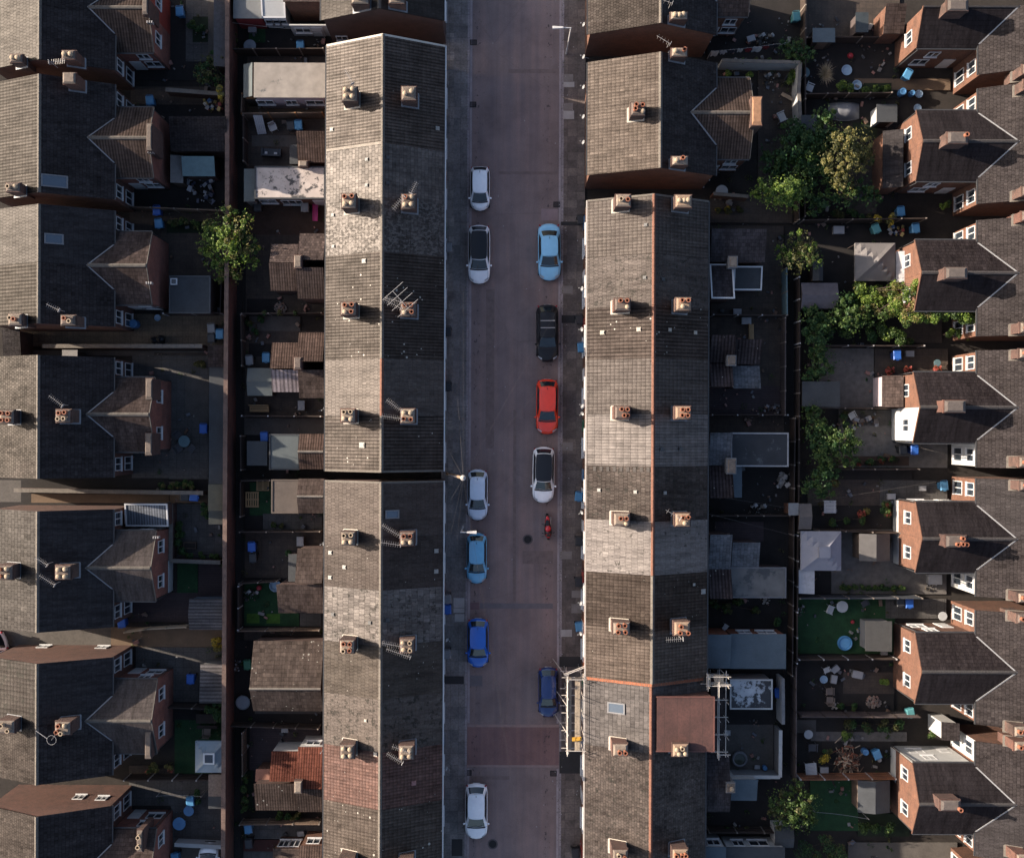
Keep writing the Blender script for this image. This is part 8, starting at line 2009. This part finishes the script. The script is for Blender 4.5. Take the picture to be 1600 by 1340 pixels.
t = thing('wire_pole', 'wooden pole at the alley mouth from which all the overhead wires fan out', 'utility pole', (x, y, 0.1))
PW = plain('pole_timber', (0.26, 0.18, 0.12), 0.85, 0.3, 4)
xb_ = -4.05
MB(PW).tube((xb_, y, 0), (x, y, PH), .14, 12, .10).build('pole', t)
m = MB(plain('pole_cap', (0.45, 0.42, 0.40), 0.6)); m.lathe((x, y, PH), [(.12, -.3), (.20, -.26), (.20, -.2), (.12, -.16), (.11, .0), (.001, .04)], 12); m.build('wire_ring', t)
m = MB(ALU)
for i in range(6): xs_ = xb_ + (x - xb_) * (2.5 + i * .7) / PH; m.box(xs_ - .28, xs_ + .28, y - .02, y + .02, 2.5 + i * .7, 2.53 + i * .7)
m.build('climbing_step', t)
MB(plain('pole_box', (0.12, 0.12, 0.12), 0.6)).box(xb_ + .16, xb_ + .44, y + .10, y + .20, 1.6, 2.1).build('junction_box', t)
WIREM = plain('overhead_wire', (0.085, 0.075, 0.07), 0.6, 0.1)
def wire(label, px, py, h, r=.005, start=None):
    p0 = Vector(start or (x, y, PH - .2)); p1 = Vector(P(px, py, h) + (h,)); L_ = (p1 - p0).length
    o = MB(WIREM).path([tuple(p0 + (p1 - p0) * (i / 12) - Vector((0, 0, L_ * .025 * 4 * (i / 12) * (1 - i / 12)))) for i in range(13)], r, 4).build('overhead_wire')
    tag(o, label, 'overhead wire', 'overhead wires fanning from the pole')
for lab, px, py, h in (
 ('longest overhead wire running to the bottom edge across the speed table', 834, 1400, 6.5), ('overhead wire running up close beside the left kerb to the brown ribbed house', 722, 455, 7), ('overhead wire from the pole up to the eaves of the plain beige house', 710, 568, 5.2), ('overhead wire from the pole to the eaves just above the bin with white top', 714, 600, 5.2), ('short overhead wire from the pole to the end house of the upper block', 694, 690, 5.1),
 ('overhead wire crossing the road to the upper end of the black estate car', 915, 400, 5.1), ('overhead wire crossing the road to the dark brown corrugated house', 916, 520, 5.1), ('overhead wire crossing the road to the gridded grey house', 916, 590, 5.1),
 ('overhead wire going down to the smooth brown house by the lamp', 695, 800, 5.1), ('overhead wire going down to the house of the small square vents', 696, 880, 5.1), ('overhead wire running down the left pavement to the silver slate house', 708, 935, 5.1)): wire(lab, px, py, h)
for lab, a, b in (('thin wire from the east roof down to the pinkish fence garden', (1109, 800, 4.8), (1250, 835, 2)), ('thin wire across the white slatted table garden', (1245, 785, 2), (1465, 747, 3.2)), ('thin wire over the dark east gardens near the top', (1108, 771, 4), (1235, 790, 2))):
    wire(lab, b[0], b[1], b[2], .008, P(a[0], a[1], a[2]) + (a[2],))

# ------------------------------------------------------------------ scaffolding
SPOLE = plain('scaffold_tube', (0.62, 0.56, 0.50), 0.45, 0.12, 4, metal=0.2)
SBOARD = slabs('scaffold_board', (0.50, 0.40, 0.29), (0.42, 0.33, 0.24), 2.4, 0.225, 0.5, 0.5, axis='y')
def scaffold(label, px0, py0, px1, py1, h, lifts, bays, boards=True, name='scaffolding'):
    x0, x1, y0, y1 = RECT(px0, py0, px1, py1, h)
    t = thing(name, label, 'scaffolding', ((x0 + x1) / 2, (y0 + y1) / 2, 0.1))
    ys = [y0 + (y1 - y0) * i / bays for i in range(bays + 1)]
    for yy in ys:
        for xx in (x0, x1): MB(SPOLE).tube((xx, yy, .1), (xx, yy, h + 1.15 + random.uniform(0, .3)), .03, 6).build('standard', t)
    for k, zz in enumerate(lifts):
        for xx in (x0, x1): MB(SPOLE).tube((xx + .04, y0 - .35, zz), (xx + .04, y1 + .35, zz), .03, 6).build('ledger', t)
        for yy in ys: MB(SPOLE).tube((x0 - .45, yy + .05, zz + .06), (x1 + .2, yy + .05, zz + .06), .03, 6).build('transom', t)
    for zz in (h + .5, h + 1.0): MB(SPOLE).tube((x0 - .05, y0 - .3, zz), (x0 - .05, y1 + .3, zz), .03, 6).build('guard_rail', t)
    for yy in (y0, y1): MB(SPOLE).tube((x0 - .2, yy + .09, h + 1.0), (x1 + .2, yy + .09, h + 1.0), .03, 6).build('guard_rail', t)
    for i in range(0, bays, 2): MB(SPOLE).tube((x0 - .06, ys[i], .3), (x0 - .06, ys[i + 1], h), .03, 6).build('brace', t)
    if boards:
        n = int((x1 - x0 - .1) / .24)
        for i in range(n):
            if i == 1: continue
            MB(SBOARD).box(x0 + .06 + i * .24, x0 + .06 + i * .24 + .225, y0 - .1, y1 + .1, h + .09, h + .13 + .004 * (i % 2)).build('board', t)
        MB(SBOARD).box(x0 - .03, x0, y0, y1, h + .1, h + .32).build('toe_board', t)
    return t, (x0, x1, y0, y1)
sf, b4 = scaffold('tube scaffolding with pale boards against the grey slate house front', 890, 1058, 914, 1168, 4.6, (2.3, 4.6), 4)
for i, yy in enumerate((P(0, 1043)[1], P(0, 1085)[1], P(0, 1125)[1])):
    MB(SPOLE).tube((b4[0] - .9, yy + .6, .1), (b4[0], yy, 4.4), .03, 6).build('raker', sf)
for i in range(2): MB(SPOLE).tube((b4[0] - .3, b4[3] + .3, 4.7 + .5 * i), (b4[1] + .1, b4[3] + .9, 4.7 + .5 * i), .03, 6).build('guard_rail', sf)
t = thing('yellow_chute', 'yellow sheet lying on the scaffold boards at their lower end', 'tool', P(905, 1153, 4.8) + (4.75,))
xq, yq = P(905, 1153, 4.8)
MB(plain('yellow_sheet', (0.62, 0.33, 0.04), 0.6)).obox((xq, yq, 4.80), .7, .28, .10, .06).obox((xq + .1, yq, 4.87), .3, .2, .05, .3).build('sheet', t)
scaffold('bare tube scaffolding behind the box dormer of the grey slate house', 1124, 1064, 1137, 1172, 5.2, (2.0, 5.2), 4, False)
scaffold('small scaffold platform at the rear corner of the orange brick step', 1107, 1052, 1137, 1066, 5.2, (2.5, 5.2), 1, True)
def ladder(label, xa, ya, za, xb, yb, zb):
    t = thing('ladder', label, 'ladder', (xa, ya, za)); a, b = Vector((xa, ya, za)), Vector((xb, yb, zb)); s = Vector((0, .19, 0))
    m = MB(ALU); m.tube(a - s, b - s, .025, 5); m.tube(a + s, b + s, .025, 5); m.build('rails', t)
    m = MB(ALU); n = int((b - a).length / .28)
    for i in range(1, n): p = a + (b - a) * i / n; m.tube(p - s, p + s, .014, 5)
    m.build('rungs', t)
ladder('ladder tied to the rear scaffolding above the hot tub patio', *P(1145, 1141), 0.1, *P(1135, 1141, 5), 5.2)

# ------------------------------------------------------------------ trees and shrubs
BARK = plain('bark', (0.07, 0.05, 0.038), 0.9, 0.35, 5)
def tree(label, px, py, h, clumps, lf, size, n, name='garden_tree', cat='tree', trunk=.14, seed=1):
    """clumps: (dx px, dy px, z, r m); leaves are scattered through every clump, denser outside"""
    x, y = P(px, py); rs = random.Random(seed)
    t = thing(name, label, cat, (x, y, 0.05))
    m = MB(BARK); top = Vector((x, y, h * .45)); m.tube((x, y, 0), tuple(top), trunk, 8, trunk * .6)
    for dx, dy, z, r in clumps:
        c = Vector((x + dx * .05, y - dy * .05, z)); mid = (top + c) / 2 + Vector((rs.uniform(-.2, .2), rs.uniform(-.2, .2), .1))
        m.tube(tuple(top - Vector((0, 0, .2))), tuple(mid), trunk * .5, 6, trunk * .3); m.tube(tuple(mid), tuple(c), trunk * .3, 5, trunk * .12)
        for k in range(4):
            e = c + Vector((rs.uniform(-1, 1), rs.uniform(-1, 1), rs.uniform(-.2, .7))) * r * .8; m.tube(tuple(mid + (c - mid) * .6), tuple(e), trunk * .14, 4, trunk * .05)
    m.build('trunk', t)
    f = MB(lf[0]); tot = sum(r * r for *_, r in clumps)
    for dx, dy, z, r in clumps:
        k = int(n * r * r / tot)
        subs = max(8, int(r * 17))
        for s in range(subs):
            u = Vector((rs.gauss(0, 1), rs.gauss(0, 1), rs.gauss(0, .7))); u = u.normalized() * r * rs.uniform(.3, 1.12)
            f.cur = rs.choice(lf)
            leafball(f, x + dx * .05 + u.x, y - dy * .05 + u.y, z + u.z * .75, r * rs.uniform(.16, .34), int(k * .88) // subs, size, .75, rs)
        f.cur = rs.choice(lf); leafball(f, x + dx * .05, y - dy * .05, z, r * 1.4, k // 11, size, .8, rs)
    f.build('crown', t)
    return t
G_ = LF
tree('sunlit green tree against the tall brick wall on the west side', 368, 395, 4.6, [(0, -4, 3.9, .9), (-22, -16, 3.4, .8), (20, -22, 3.5, .8), (16, 18, 3.3, .85), (-18, 22, 3.0, .8), (34, 4, 3.0, .7), (4, 42, 2.7, .75), (0, -42, 3.2, .7), (-36, 0, 2.6, .6), (26, -42, 2.8, .5), (-14, 46, 2.3, .5), (38, 28, 2.5, .5), (-30, -34, 2.6, .45)], [G_['bright'], G_['mid'], G_['bright'], G_['yellow']], 0.101, 13600, seed=3)
tree('yellowing tree with lit top in the dark top right gardens', 1288, 255, 6.0, [(-6, -12, 5.2, 1.0), (8, 10, 5.0, .9), (24, -14, 4.6, .85), (-14, 12, 4.4, .9), (-2, 32, 4.2, .8), (30, 12, 3.8, .8), (10, 40, 3.4, .8), (36, -2, 3.4, .7)], [G_['yellow'], G_['yellow'], G_['olive']], 0.094, 11200, seed=5)
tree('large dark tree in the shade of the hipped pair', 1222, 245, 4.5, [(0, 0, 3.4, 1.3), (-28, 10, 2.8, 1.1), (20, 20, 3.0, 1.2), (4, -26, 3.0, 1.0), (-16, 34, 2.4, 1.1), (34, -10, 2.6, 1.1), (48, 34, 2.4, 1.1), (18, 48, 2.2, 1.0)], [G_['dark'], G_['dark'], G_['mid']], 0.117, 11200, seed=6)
tree('rounded bright green tree at the end of the passage', 1197, 312, 5.2, [(4, -2, 4.8, .85), (-18, -4, 4.4, .8), (22, -6, 4.5, .85), (14, 14, 4.2, .75), (-10, 10, 4.2, .75), (34, 4, 3.9, .6), (-32, 2, 3.8, .6)], [G_['bright'], G_['bright'], G_['mid']], 0.086, 10400, seed=7)
tree('half lit tree between the back alley fences beside the dark slate extension', 1224, 405, 5.0, [(10, -4, 4.6, .8), (20, 8, 4.2, .7), (-4, 12, 3.8, .8), (4, -20, 3.6, .7), (-14, -2, 3.2, .7)], [G_['olive'], G_['mid'], G_['bright']], 0.094, 6720, seed=8)
tree('bushy green tree overhanging the fence in the lower east yards', 1228, 1238, 4.0, [(0, 0, 3.4, 1.0), (-20, -10, 3.0, .8), (22, -6, 3.0, .85), (10, 20, 2.8, .85), (-16, 18, 2.6, .8), (26, 20, 2.4, .7), (6, -26, 2.7, .7)], [G_['mid'], G_['mid'], G_['olive']], 0.086, 8800, seed=9)
tree('deep green tree filling the middle of the dark top right gardens', 1265, 215, 4.2, [(0, 0, 3.4, 1.0), (-20, 14, 3.0, .9), (22, 18, 2.8, .9), (4, -22, 2.8, .8), (30, 42, 2.6, .9), (-6, 40, 2.6, .9)], [G_['dark'], G_['mid']], .11, 5200, seed=21)
tree('spreading shrub tree beside the pale shed of the vine garden', 1300, 490, 3.2, [(0, 0, 2.7, .9), (-22, 10, 2.4, .8), (20, 14, 2.5, .9), (6, -20, 2.4, .7), (40, 0, 2.3, .8)], [G_['mid'], G_['dark'], G_['mid']], .11, 4600, seed=22)
tree('overgrown dark tree at the back corner of the vine garden', 1262, 520, 3.0, [(0, 0, 2.5, .9), (6, 26, 2.2, .8), (-6, -24, 2.3, .8), (16, 46, 2.0, .8), (-4, 60, 1.9, .7)], [G_['dark'], G_['mid'], G_['dark']], .10, 5000, seed=23)
tree('overgrown tree left of the gravel yard above the deep green bushes', 1262, 660, 3.0, [(0, 0, 2.5, .8), (6, 26, 2.3, .8), (-4, -20, 2.2, .7), (18, 44, 2.2, .8)], [G_['mid'], G_['dark']], .10, 4200, seed=24)
tree('dark spreading tree below the yellowing tree', 1300, 310, 3.4, [(0, 0, 2.8, .9), (-24, 4, 2.5, .8), (24, -8, 2.6, .8), (44, 6, 2.2, .7), (-40, 16, 2.2, .7)], [G_['dark'], G_['dark'], G_['mid']], .11, 4200, seed=25)
tree('dark ash green shrub tree in the corner of the gravel yard', 1286, 690, 3.6, [(0, 0, 3.0, 1.0), (20, -10, 2.8, 1.0), (-18, -20, 2.6, .9), (-10, 18, 2.6, .9), (22, 16, 2.4, .8), (30, 0, 2.4, .7)], [G_['mid'], G_['dark'], G_['mid']], 0.078, 8800, seed=10)
tree('dark shrub tree above the brown flagged yard', 1270, 745, 3.0, [(0, 0, 2.5, .85), (14, -12, 2.3, .8), (-12, 8, 2.2, .7), (10, 16, 2.0, .7)], [G_['dark'], G_['dark'], G_['mid']], 0.086, 5120, seed=11)
tree('tall dark shrub below the walled patio beside the dark blue shed', 1230, 88, 2.4, [(0, 0, 1.9, .8), (-12, -6, 1.7, .7), (14, 4, 1.7, .7)], [G_['mid'], G_['dark']], 0.078, 4160, seed=12)
tree('green tree behind the pink flowering border on the passage', 330, 122, 2.6, [(0, 0, 2.2, .8), (12, -12, 2.0, .6), (-10, 12, 1.9, .6), (14, 14, 1.8, .55)], [G_['dark'], G_['olive']], 0.086, 3520, seed=13)
def shrub(label, px, py, rs_, lf, z=.5, n=500, size=.09, name='shrub', cat='shrub', seed=1, group=None):
    x, y = P(px, py); t = thing(name, label, cat, (x, y, .05), group=group); r0 = random.Random(seed)
    m = MB(lf[0])
    for dx, dy, r in rs_:
        for k in range(5):
            m.cur = r0.choice(lf); a = r0.uniform(0, 6.28); d = r * r0.uniform(.1, .7)
            leafball(m, x + dx * .05 + cos(a) * d, y - dy * .05 + sin(a) * d, z + r * .4 + r0.uniform(-.1, .2), r * r0.uniform(.4, .65), n // (5 * len(rs_)), size, .8, r0)
    m.build('foliage', t)
    b = MB(BARK)
    for dx, dy, r in rs_: b.tube((x, y, 0), (x + dx * .05, y - dy * .05, z + r * .4), .03, 5)
    b.build('stem', t)
    return t
S = [
 ('golden yellow bush by the metal shed on the west side', 346, 1003, [(0, 0, .45), (2, 10, .4)], ['gold', 'yellow'], .5), ('yellow green shrubs along the tan passage wall', 268, 763, [(-12, 0, .3), (0, 0, .35), (12, -2, .35), (24, -4, .4), (36, 0, .35)], ['yellow', 'mid', 'dark'], .3),
 ('dark shrub row at the edge of the circular patio', 284, 833, [(0, -8, .4), (4, 4, .45), (-2, 18, .45), (4, 30, .4)], ['dark', 'mid'], .5), ('green potted shrubs along the bottom of the circular patio', 325, 870, [(-25, 0, .35), (-5, 0, .3), (15, 1, .4)], ['mid', 'dark'], .4), ('low shrub at the right of the circular patio', 324, 795, [(0, 0, .4), (0, 14, .35)], ['dark', 'mid'], .4),
 ('leafy climber on the tall wall below the corrugated metal shed', 350, 1107, [(0, 0, .6), (4, -12, .45), (-8, -4, .45), (6, 10, .4)], ['mid', 'dark'], 1.6), ('red flowered bush in the border above the tyre', 250, 1202, [(-10, 2, .35), (0, 0, .4), (22, -2, .35), (-4, -6, .3)], ['red', 'mid', 'yellow'], .4), ('thin green shrub by the red floored west yard', 317, 1245, [(0, -8, .3), (2, 6, .3)], ['dark'], .6),
 ('tall narrow weeds behind the top left grey path', 344, 62, [(0, -40, .3), (0, -10, .25)], ['dark', 'olive'], .6), ('grassy clump in the top left yard', 305, 48, [(-6, 0, .4), (8, 4, .4)], ['mid', 'dark'], .25), ('bushes along the brown fence left of the green tree', 300, 354, [(-28, 0, .4), (-10, -2, .4), (8, 2, .4), (22, 6, .35)], ['olive', 'mid'], .6), ('yellow weeds on the buff ground by the brown tiled outbuilding', 310, 572, [(0, 0, .35), (8, 2, .3)], ['yellow', 'olive'], .2),
 ('brown fern by the tall wall in the topmost terrace yard', 364, 75, [(0, -8, .35), (1, 8, .3)], ['gold', 'olive'], .4), ('dry yellow shrub straddling the tall wall top near the beige flat roof', 353, 165, [(0, -6, .3), (1, 4, .3)], ['gold', 'yellow'], 2.9), ('dark planting along the mossy fence', 400, 508, [(-10, 0, .35), (8, -6, .35), (0, 14, .3)], ['dark', 'olive'], .3), ('ivy clump on the mossy fence top', 440, 494, [(-22, 0, .22), (0, 0, .22), (24, 0, .2)], ['olive', 'dark'], 1.4),
 ('green plants among the stepping slabs', 430, 823, [(0, 0, .25), (12, 1, .25)], ['olive', 'mid'], .2), ('plant beside the plain tiled roof in the paved bin yard', 455, 866, [(0, 0, .3)], ['dark', 'mid'], .5), ('clipped green hedge on the brown fence beside the spotted pantiles', 391, 1238, [(0, -24, .33), (0, -8, .36), (0, 8, .36), (0, 22, .33)], ['mid', 'olive'], .9), ('leafy bushes below the spotted pantiles', 455, 1274, [(-12, 0, .4), (4, 1, .4), (16, -2, .3)], ['yellow', 'mid', 'dark'], .4),
 ('broad leaved plant inside the walled patio', 1228, 122, [(0, 0, .5)], ['bright', 'mid'], .6), ('small lime plant against the patio wall', 1129, 116, [(0, 0, .3)], ['bright'], .5), ('second lime plant against the patio wall', 1164, 117, [(0, 0, .28)], ['bright'], .5), ('strip of mossy planting along the patio wall top', 1180, 102, [(-30, 0, .22), (-10, 0, .25), (10, -1, .25), (30, -1, .25)], ['olive', 'mid'], 1.3), ('yellowish grass tufts in the lit passage end', 1130, 327, [(-12, 0, .25), (4, 0, .3), (22, -1, .3)], ['gold', 'olive'], .2),
 ('bright shrub in the pale blue tub bed', 1312, 135, [(-4, 0, .5), (8, 2, .4)], ['bright', 'mid'], .5), ('lush grass border beside the pale blue tub bed', 1362, 138, [(-16, 2, .4), (0, 0, .45), (14, -1, .4)], ['bright', 'mid'], .3), ('small bright climber on the wall of the lower passage', 1462, 321, [(0, 0, .3), (6, -2, .3)], ['bright', 'mid'], 1.0), ('dry bush over the fence above the taut grey gazebo', 1372, 342, [(-12, 0, .4), (6, 0, .45)], ['gold', 'yellow', 'olive'], 1.2),
 ('dark planting right of the dark tree near the lower fence', 1316, 335, [(-14, 0, .5), (10, -4, .5), (30, 0, .5)], ['dark', 'olive'], .4), ('shrub behind the turf at the foot of the passage houses', 1363, 246, [(0, 0, .4)], ['mid', 'dark'], .3),
 ('dark shrub bank at the back of the vine garden', 1262, 500, [(0, -20, .7), (10, 0, .8), (-4, 20, .7), (24, 18, .7), (30, -8, .6)], ['dark', 'mid', 'dark'], 1.0), ('mid green shrub at the corner of the gravel yard fence', 1264, 555, [(0, 0, .6), (4, 22, .5), (-4, 40, .5), (10, -18, .6)], ['mid', 'dark'], .8), ('dark bush at the bottom corner of the large black shed', 1258, 640, [(0, 0, .6), (14, 14, .6), (-6, -20, .5)], ['dark', 'mid'], .8), ('brownish fern at the thin fence', 1316, 645, [(0, 0, .4), (4, 16, .4)], ['olive', 'dark'], .5),
 ('pink flowered border along the grey capped fence', 1352, 718, [(-14, 0, .3), (4, -2, .35), (22, -6, .35), (38, -8, .3)], ['red', 'mid', 'dark'], .3), ('dark flower border below the slatted table', 1330, 805, [(-30, 4, .4), (-8, 4, .4), (16, 2, .4)], ['dark', 'mid'], .3), ('round bush with pink tips against the orange brick wing', 1378, 793, [(0, 0, .55), (4, -10, .4)], ['mid', 'dark', 'red'], .6),
 ('plants in the bed beside the dark blue black store', 1120, 940, [(-4, 0, .5), (16, 4, .5), (34, -4, .4), (60, 8, .35)], ['mid', 'olive', 'dark'], .4), ('lime green plant at the wall of the rubble garden', 1379, 1056, [(0, 0, .35)], ['bright'], .6), ('dark planting across the garden under the pinkish fence', 1370, 1125, [(-40, 0, .6), (-16, 2, .6), (10, 0, .6), (32, -2, .5)], ['dark', 'olive', 'dark'], .5), ('bright shrub in the middle of the wood pile garden', 1322, 1142, [(0, 0, .5)], ['mid', 'bright'], .7), ('brown shrub left of the wood pile', 1285, 1176, [(0, 0, .5), (8, -10, .4)], ['olive', 'gold', 'dark'], .6),
 ('dark lawn edge bush at the shed on the lower lawn', 1370, 1282, [(-22, 0, .6), (0, 4, .7), (22, 0, .6)], ['dark', 'mid'], .5), ('huge dark shrub in the bottom right corner gardens', 1290, 1312, [(-30, 0, .9), (0, -6, .9), (24, 4, .8), (-14, 18, .8), (10, 22, .8)], ['dark', 'dark', 'olive'], .8), ('dark bush below the teal bin in the passage', 1215, 945 + 20, [(0, 0, .4)], ['dark'], .5), ('mid green bushes by the white plastic chairs', 1345, 1096, [(-30, 0, .35), (-10, 2, .35)], ['dark', 'mid'], .3), ('plants at the foot of the bare brick wing in the fern yard', 1140, 1228 + 60, [(0, 0, .3), (14, 2, .3), (30, 0, .3)], ['dark', 'olive'], .4),
 ('green pot shrub by the terracotta flues', 1375, 140, [(0, 0, .3)], ['mid'], .4), ('teal green shrub beside the white side door', 1455, 1138, [(0, 0, .4), (6, -4, .3)], ['dark', 'mid'], .4),
]
for i, (lab, px, py, r_, lf, z) in enumerate(S): shrub(lab, px, py, r_, [G_[k] for k in lf], z, 220 + 400 * len(r_), .075, seed=100 + i)
for i in range(10):
    shrub('clipped round shrub in the dark hedge row below the lilac white gazebo', 1315 + i * 10.2, 912, [(0, 0, .30)], [G_['dark'], G_['mid']], .3, 260, .06, 'clipped_shrub', 'shrub', 300 + i, 'clipped shrubs in a row')
for lab, px, py in (('small lime ball plant, left of two at the end of the hedge row', 1395, 914), ('small yellow lime ball plant, right of two at the end of the hedge row', 1407, 910)):
    shrub(lab, px, py, [(0, 0, .22)], [G_['bright'], G_['yellow']], .3, 200, .05, 'clipped_shrub', 'shrub', px)
# the climbing vine: over the wing wall and along the eaves of the east house
t = thing('climbing_vine', 'sunlit climbing vine spreading from the garden over the east house wing', 'climbing plant', P(1380, 470) + (0.05,))
m = MB(G_['bright']); rv = random.Random(31); st = MB(BARK)
spots = []
for i in range(60): spots.append((rv.uniform(1338, 1412), rv.uniform(440, 492), rv.uniform(1.6, 3.0), .42))
for i in range(22): spots.append((rv.uniform(1390, 1436), rv.uniform(435, 505), rv.uniform(2.4, 4.9), .36))
for i in range(46): spots.append((rv.uniform(1420, 1520), rv.uniform(476, 496), rv.uniform(4.0, 5.0), .36))
for i in range(12): spots.append((rv.uniform(1412, 1440), rv.uniform(432, 470), rv.uniform(4.8, 5.6), .3))
for px, py, z, r in spots:
    x_, y_ = P(px, py, z); m.cur = rv.choice([G_['bright'], G_['bright'], G_['mid'], G_['yellow']])
    leafball(m, x_, y_, z, r, 90, .085, .7, rv)
for i in range(16):
    a, b = rv.choice(spots), rv.choice(spots[:60]); st.tube(P(a[0], a[1], a[2]) + (a[2],), P(b[0], b[1], b[2]) + (b[2],), .02, 4)
m.build('foliage', t); st.build('stem', t)
for i, (lab, px, py, r_, lf, z) in enumerate((
 ('bright leafy bush in the middle of the vine garden', 1382, 520, [(0, 0, .8), (-14, -8, .6), (12, 8, .6)], ['mid', 'bright', 'mid'], 1.4), ('light green shrub below the east house windows', 1470, 518, [(0, 0, .5), (14, 2, .5), (30, 4, .4)], ['bright', 'mid'], 1.3), ('dark interior bushes of the vine garden', 1330, 500, [(0, 0, .9), (20, -6, .8), (-14, 14, .8), (26, 18, .7), (-24, -14, .7)], ['dark', 'mid', 'dark'], .9), ('leafy bushes at the left of the vine garden by the pale shed', 1322, 460, [(0, 0, .7), (14, -12, .7), (12, 12, .7)], ['mid', 'olive', 'dark'], 1.1), ('glossy green shrub beside the pale spiked fence', 1400, 532, [(0, 0, .4), (14, -2, .35)], ['mid', 'yellow'], .8))):
    shrub(lab, px, py, r_, [G_[k] for k in lf], z, 320 + 560 * len(r_), .085, seed=400 + i)
# moss and weeds along kerbs and wall feet: ground cover nobody could count
m = MB(G_['olive']); rw = random.Random(77)
for i in range(700):
    c = rw.random()
    if c < .5: x_, y_ = XK1 + rw.gauss(.05, .1), rw.uniform(-32, 34)
    elif c < .65: x_, y_ = XK0 - .2 + rw.gauss(0, .05), rw.uniform(-32, 34)
    elif c < .8: x_, y_ = 6.35 + rw.gauss(0, .1), rw.uniform(-32, 34)
    else: x_, y_ = -20.5 + rw.gauss(0, .12), rw.uniform(-32, 34)
    s = rw.uniform(.015, .05); a = rw.uniform(0, 3)
    m.poly([(x_ - s, y_, .13), (x_, y_ - s * .6, .15), (x_ + s, y_ + s * .3, .14), (x_, y_ + s, .16)])
o = m.build('weeds'); o['kind'] = 'stuff'
m = MB(plain('litter_bits', (0.5, 0.48, 0.46), 0.8))
for i in range(120):
    x_, y_ = rw.choice([rw.uniform(XK0 + .3, XK1), rw.uniform(XK1 - .5, XK1 + .4), rw.uniform(5, 6.4)]), rw.uniform(-32, 34)
    s = rw.uniform(.015, .05); m.obox((x_, y_, .13 if x_ > XK1 else .02), s * 2, s, .02, rw.uniform(0, 3))
o = m.build('litter'); o['kind'] = 'stuff'

# undergrowth along the yard edges and the small debris of the yards: both beyond counting
m = MB(G_['dark']); d_ = MB(pc('debris_pale', (0.22, 0.205, 0.19))); dm_ = [pc('debris_pale', (0.22, 0.205, 0.19)), pc('debris_brown', (0.16, 0.10, 0.07)), pc('debris_grey', (0.10, 0.11, 0.13)), pc('debris_dark', (0.05, 0.05, 0.055)), pc('debris_pink', (0.30, 0.15, 0.12))]
for x0_, x1_, y0_, y1_, n1, n2 in ((208, 350, -10, 1340, 70, 110), (384, 503, 10, 1335, 80, 110), (1110, 1222, 10, 1335, 80, 160), (1250, 1392, 10, 1335, 170, 170)):
    for i in range(n1):
        px, py = rw.uniform(x0_, x1_), rw.uniform(y0_, y1_)
        if rw.random() < .5: px = rw.choice((x0_, x1_)) + rw.gauss(0, 4)
        x_, y_ = P(px, py); m.cur = rw.choice([G_['dark'], G_['olive'], G_['mid']])
        leafball(m, x_, y_, .18, rw.uniform(.12, .34), 26, .06, .6, rw)
    for i in range(n2):
        cx_, cy_ = rw.uniform(x0_, x1_), rw.uniform(y0_, y1_)
        for k in range(rw.randint(1, 4)):
            x_, y_ = P(cx_ + rw.gauss(0, 5), cy_ + rw.gauss(0, 4)); s = rw.choice((.04, .06, .08, .14, .22)) * rw.uniform(.7, 1.3)
            d_.obox((x_, y_, .13 + s * .3), s * rw.uniform(.6, 2.2), s, s * .7, rw.uniform(0, 3), mat=rw.choice(dm_), tilt=(rw.uniform(-.3, .3), rw.uniform(-.3, .3)))
o = m.build('undergrowth'); o['kind'] = 'stuff'
o = d_.build('yard_debris'); o['kind'] = 'stuff'
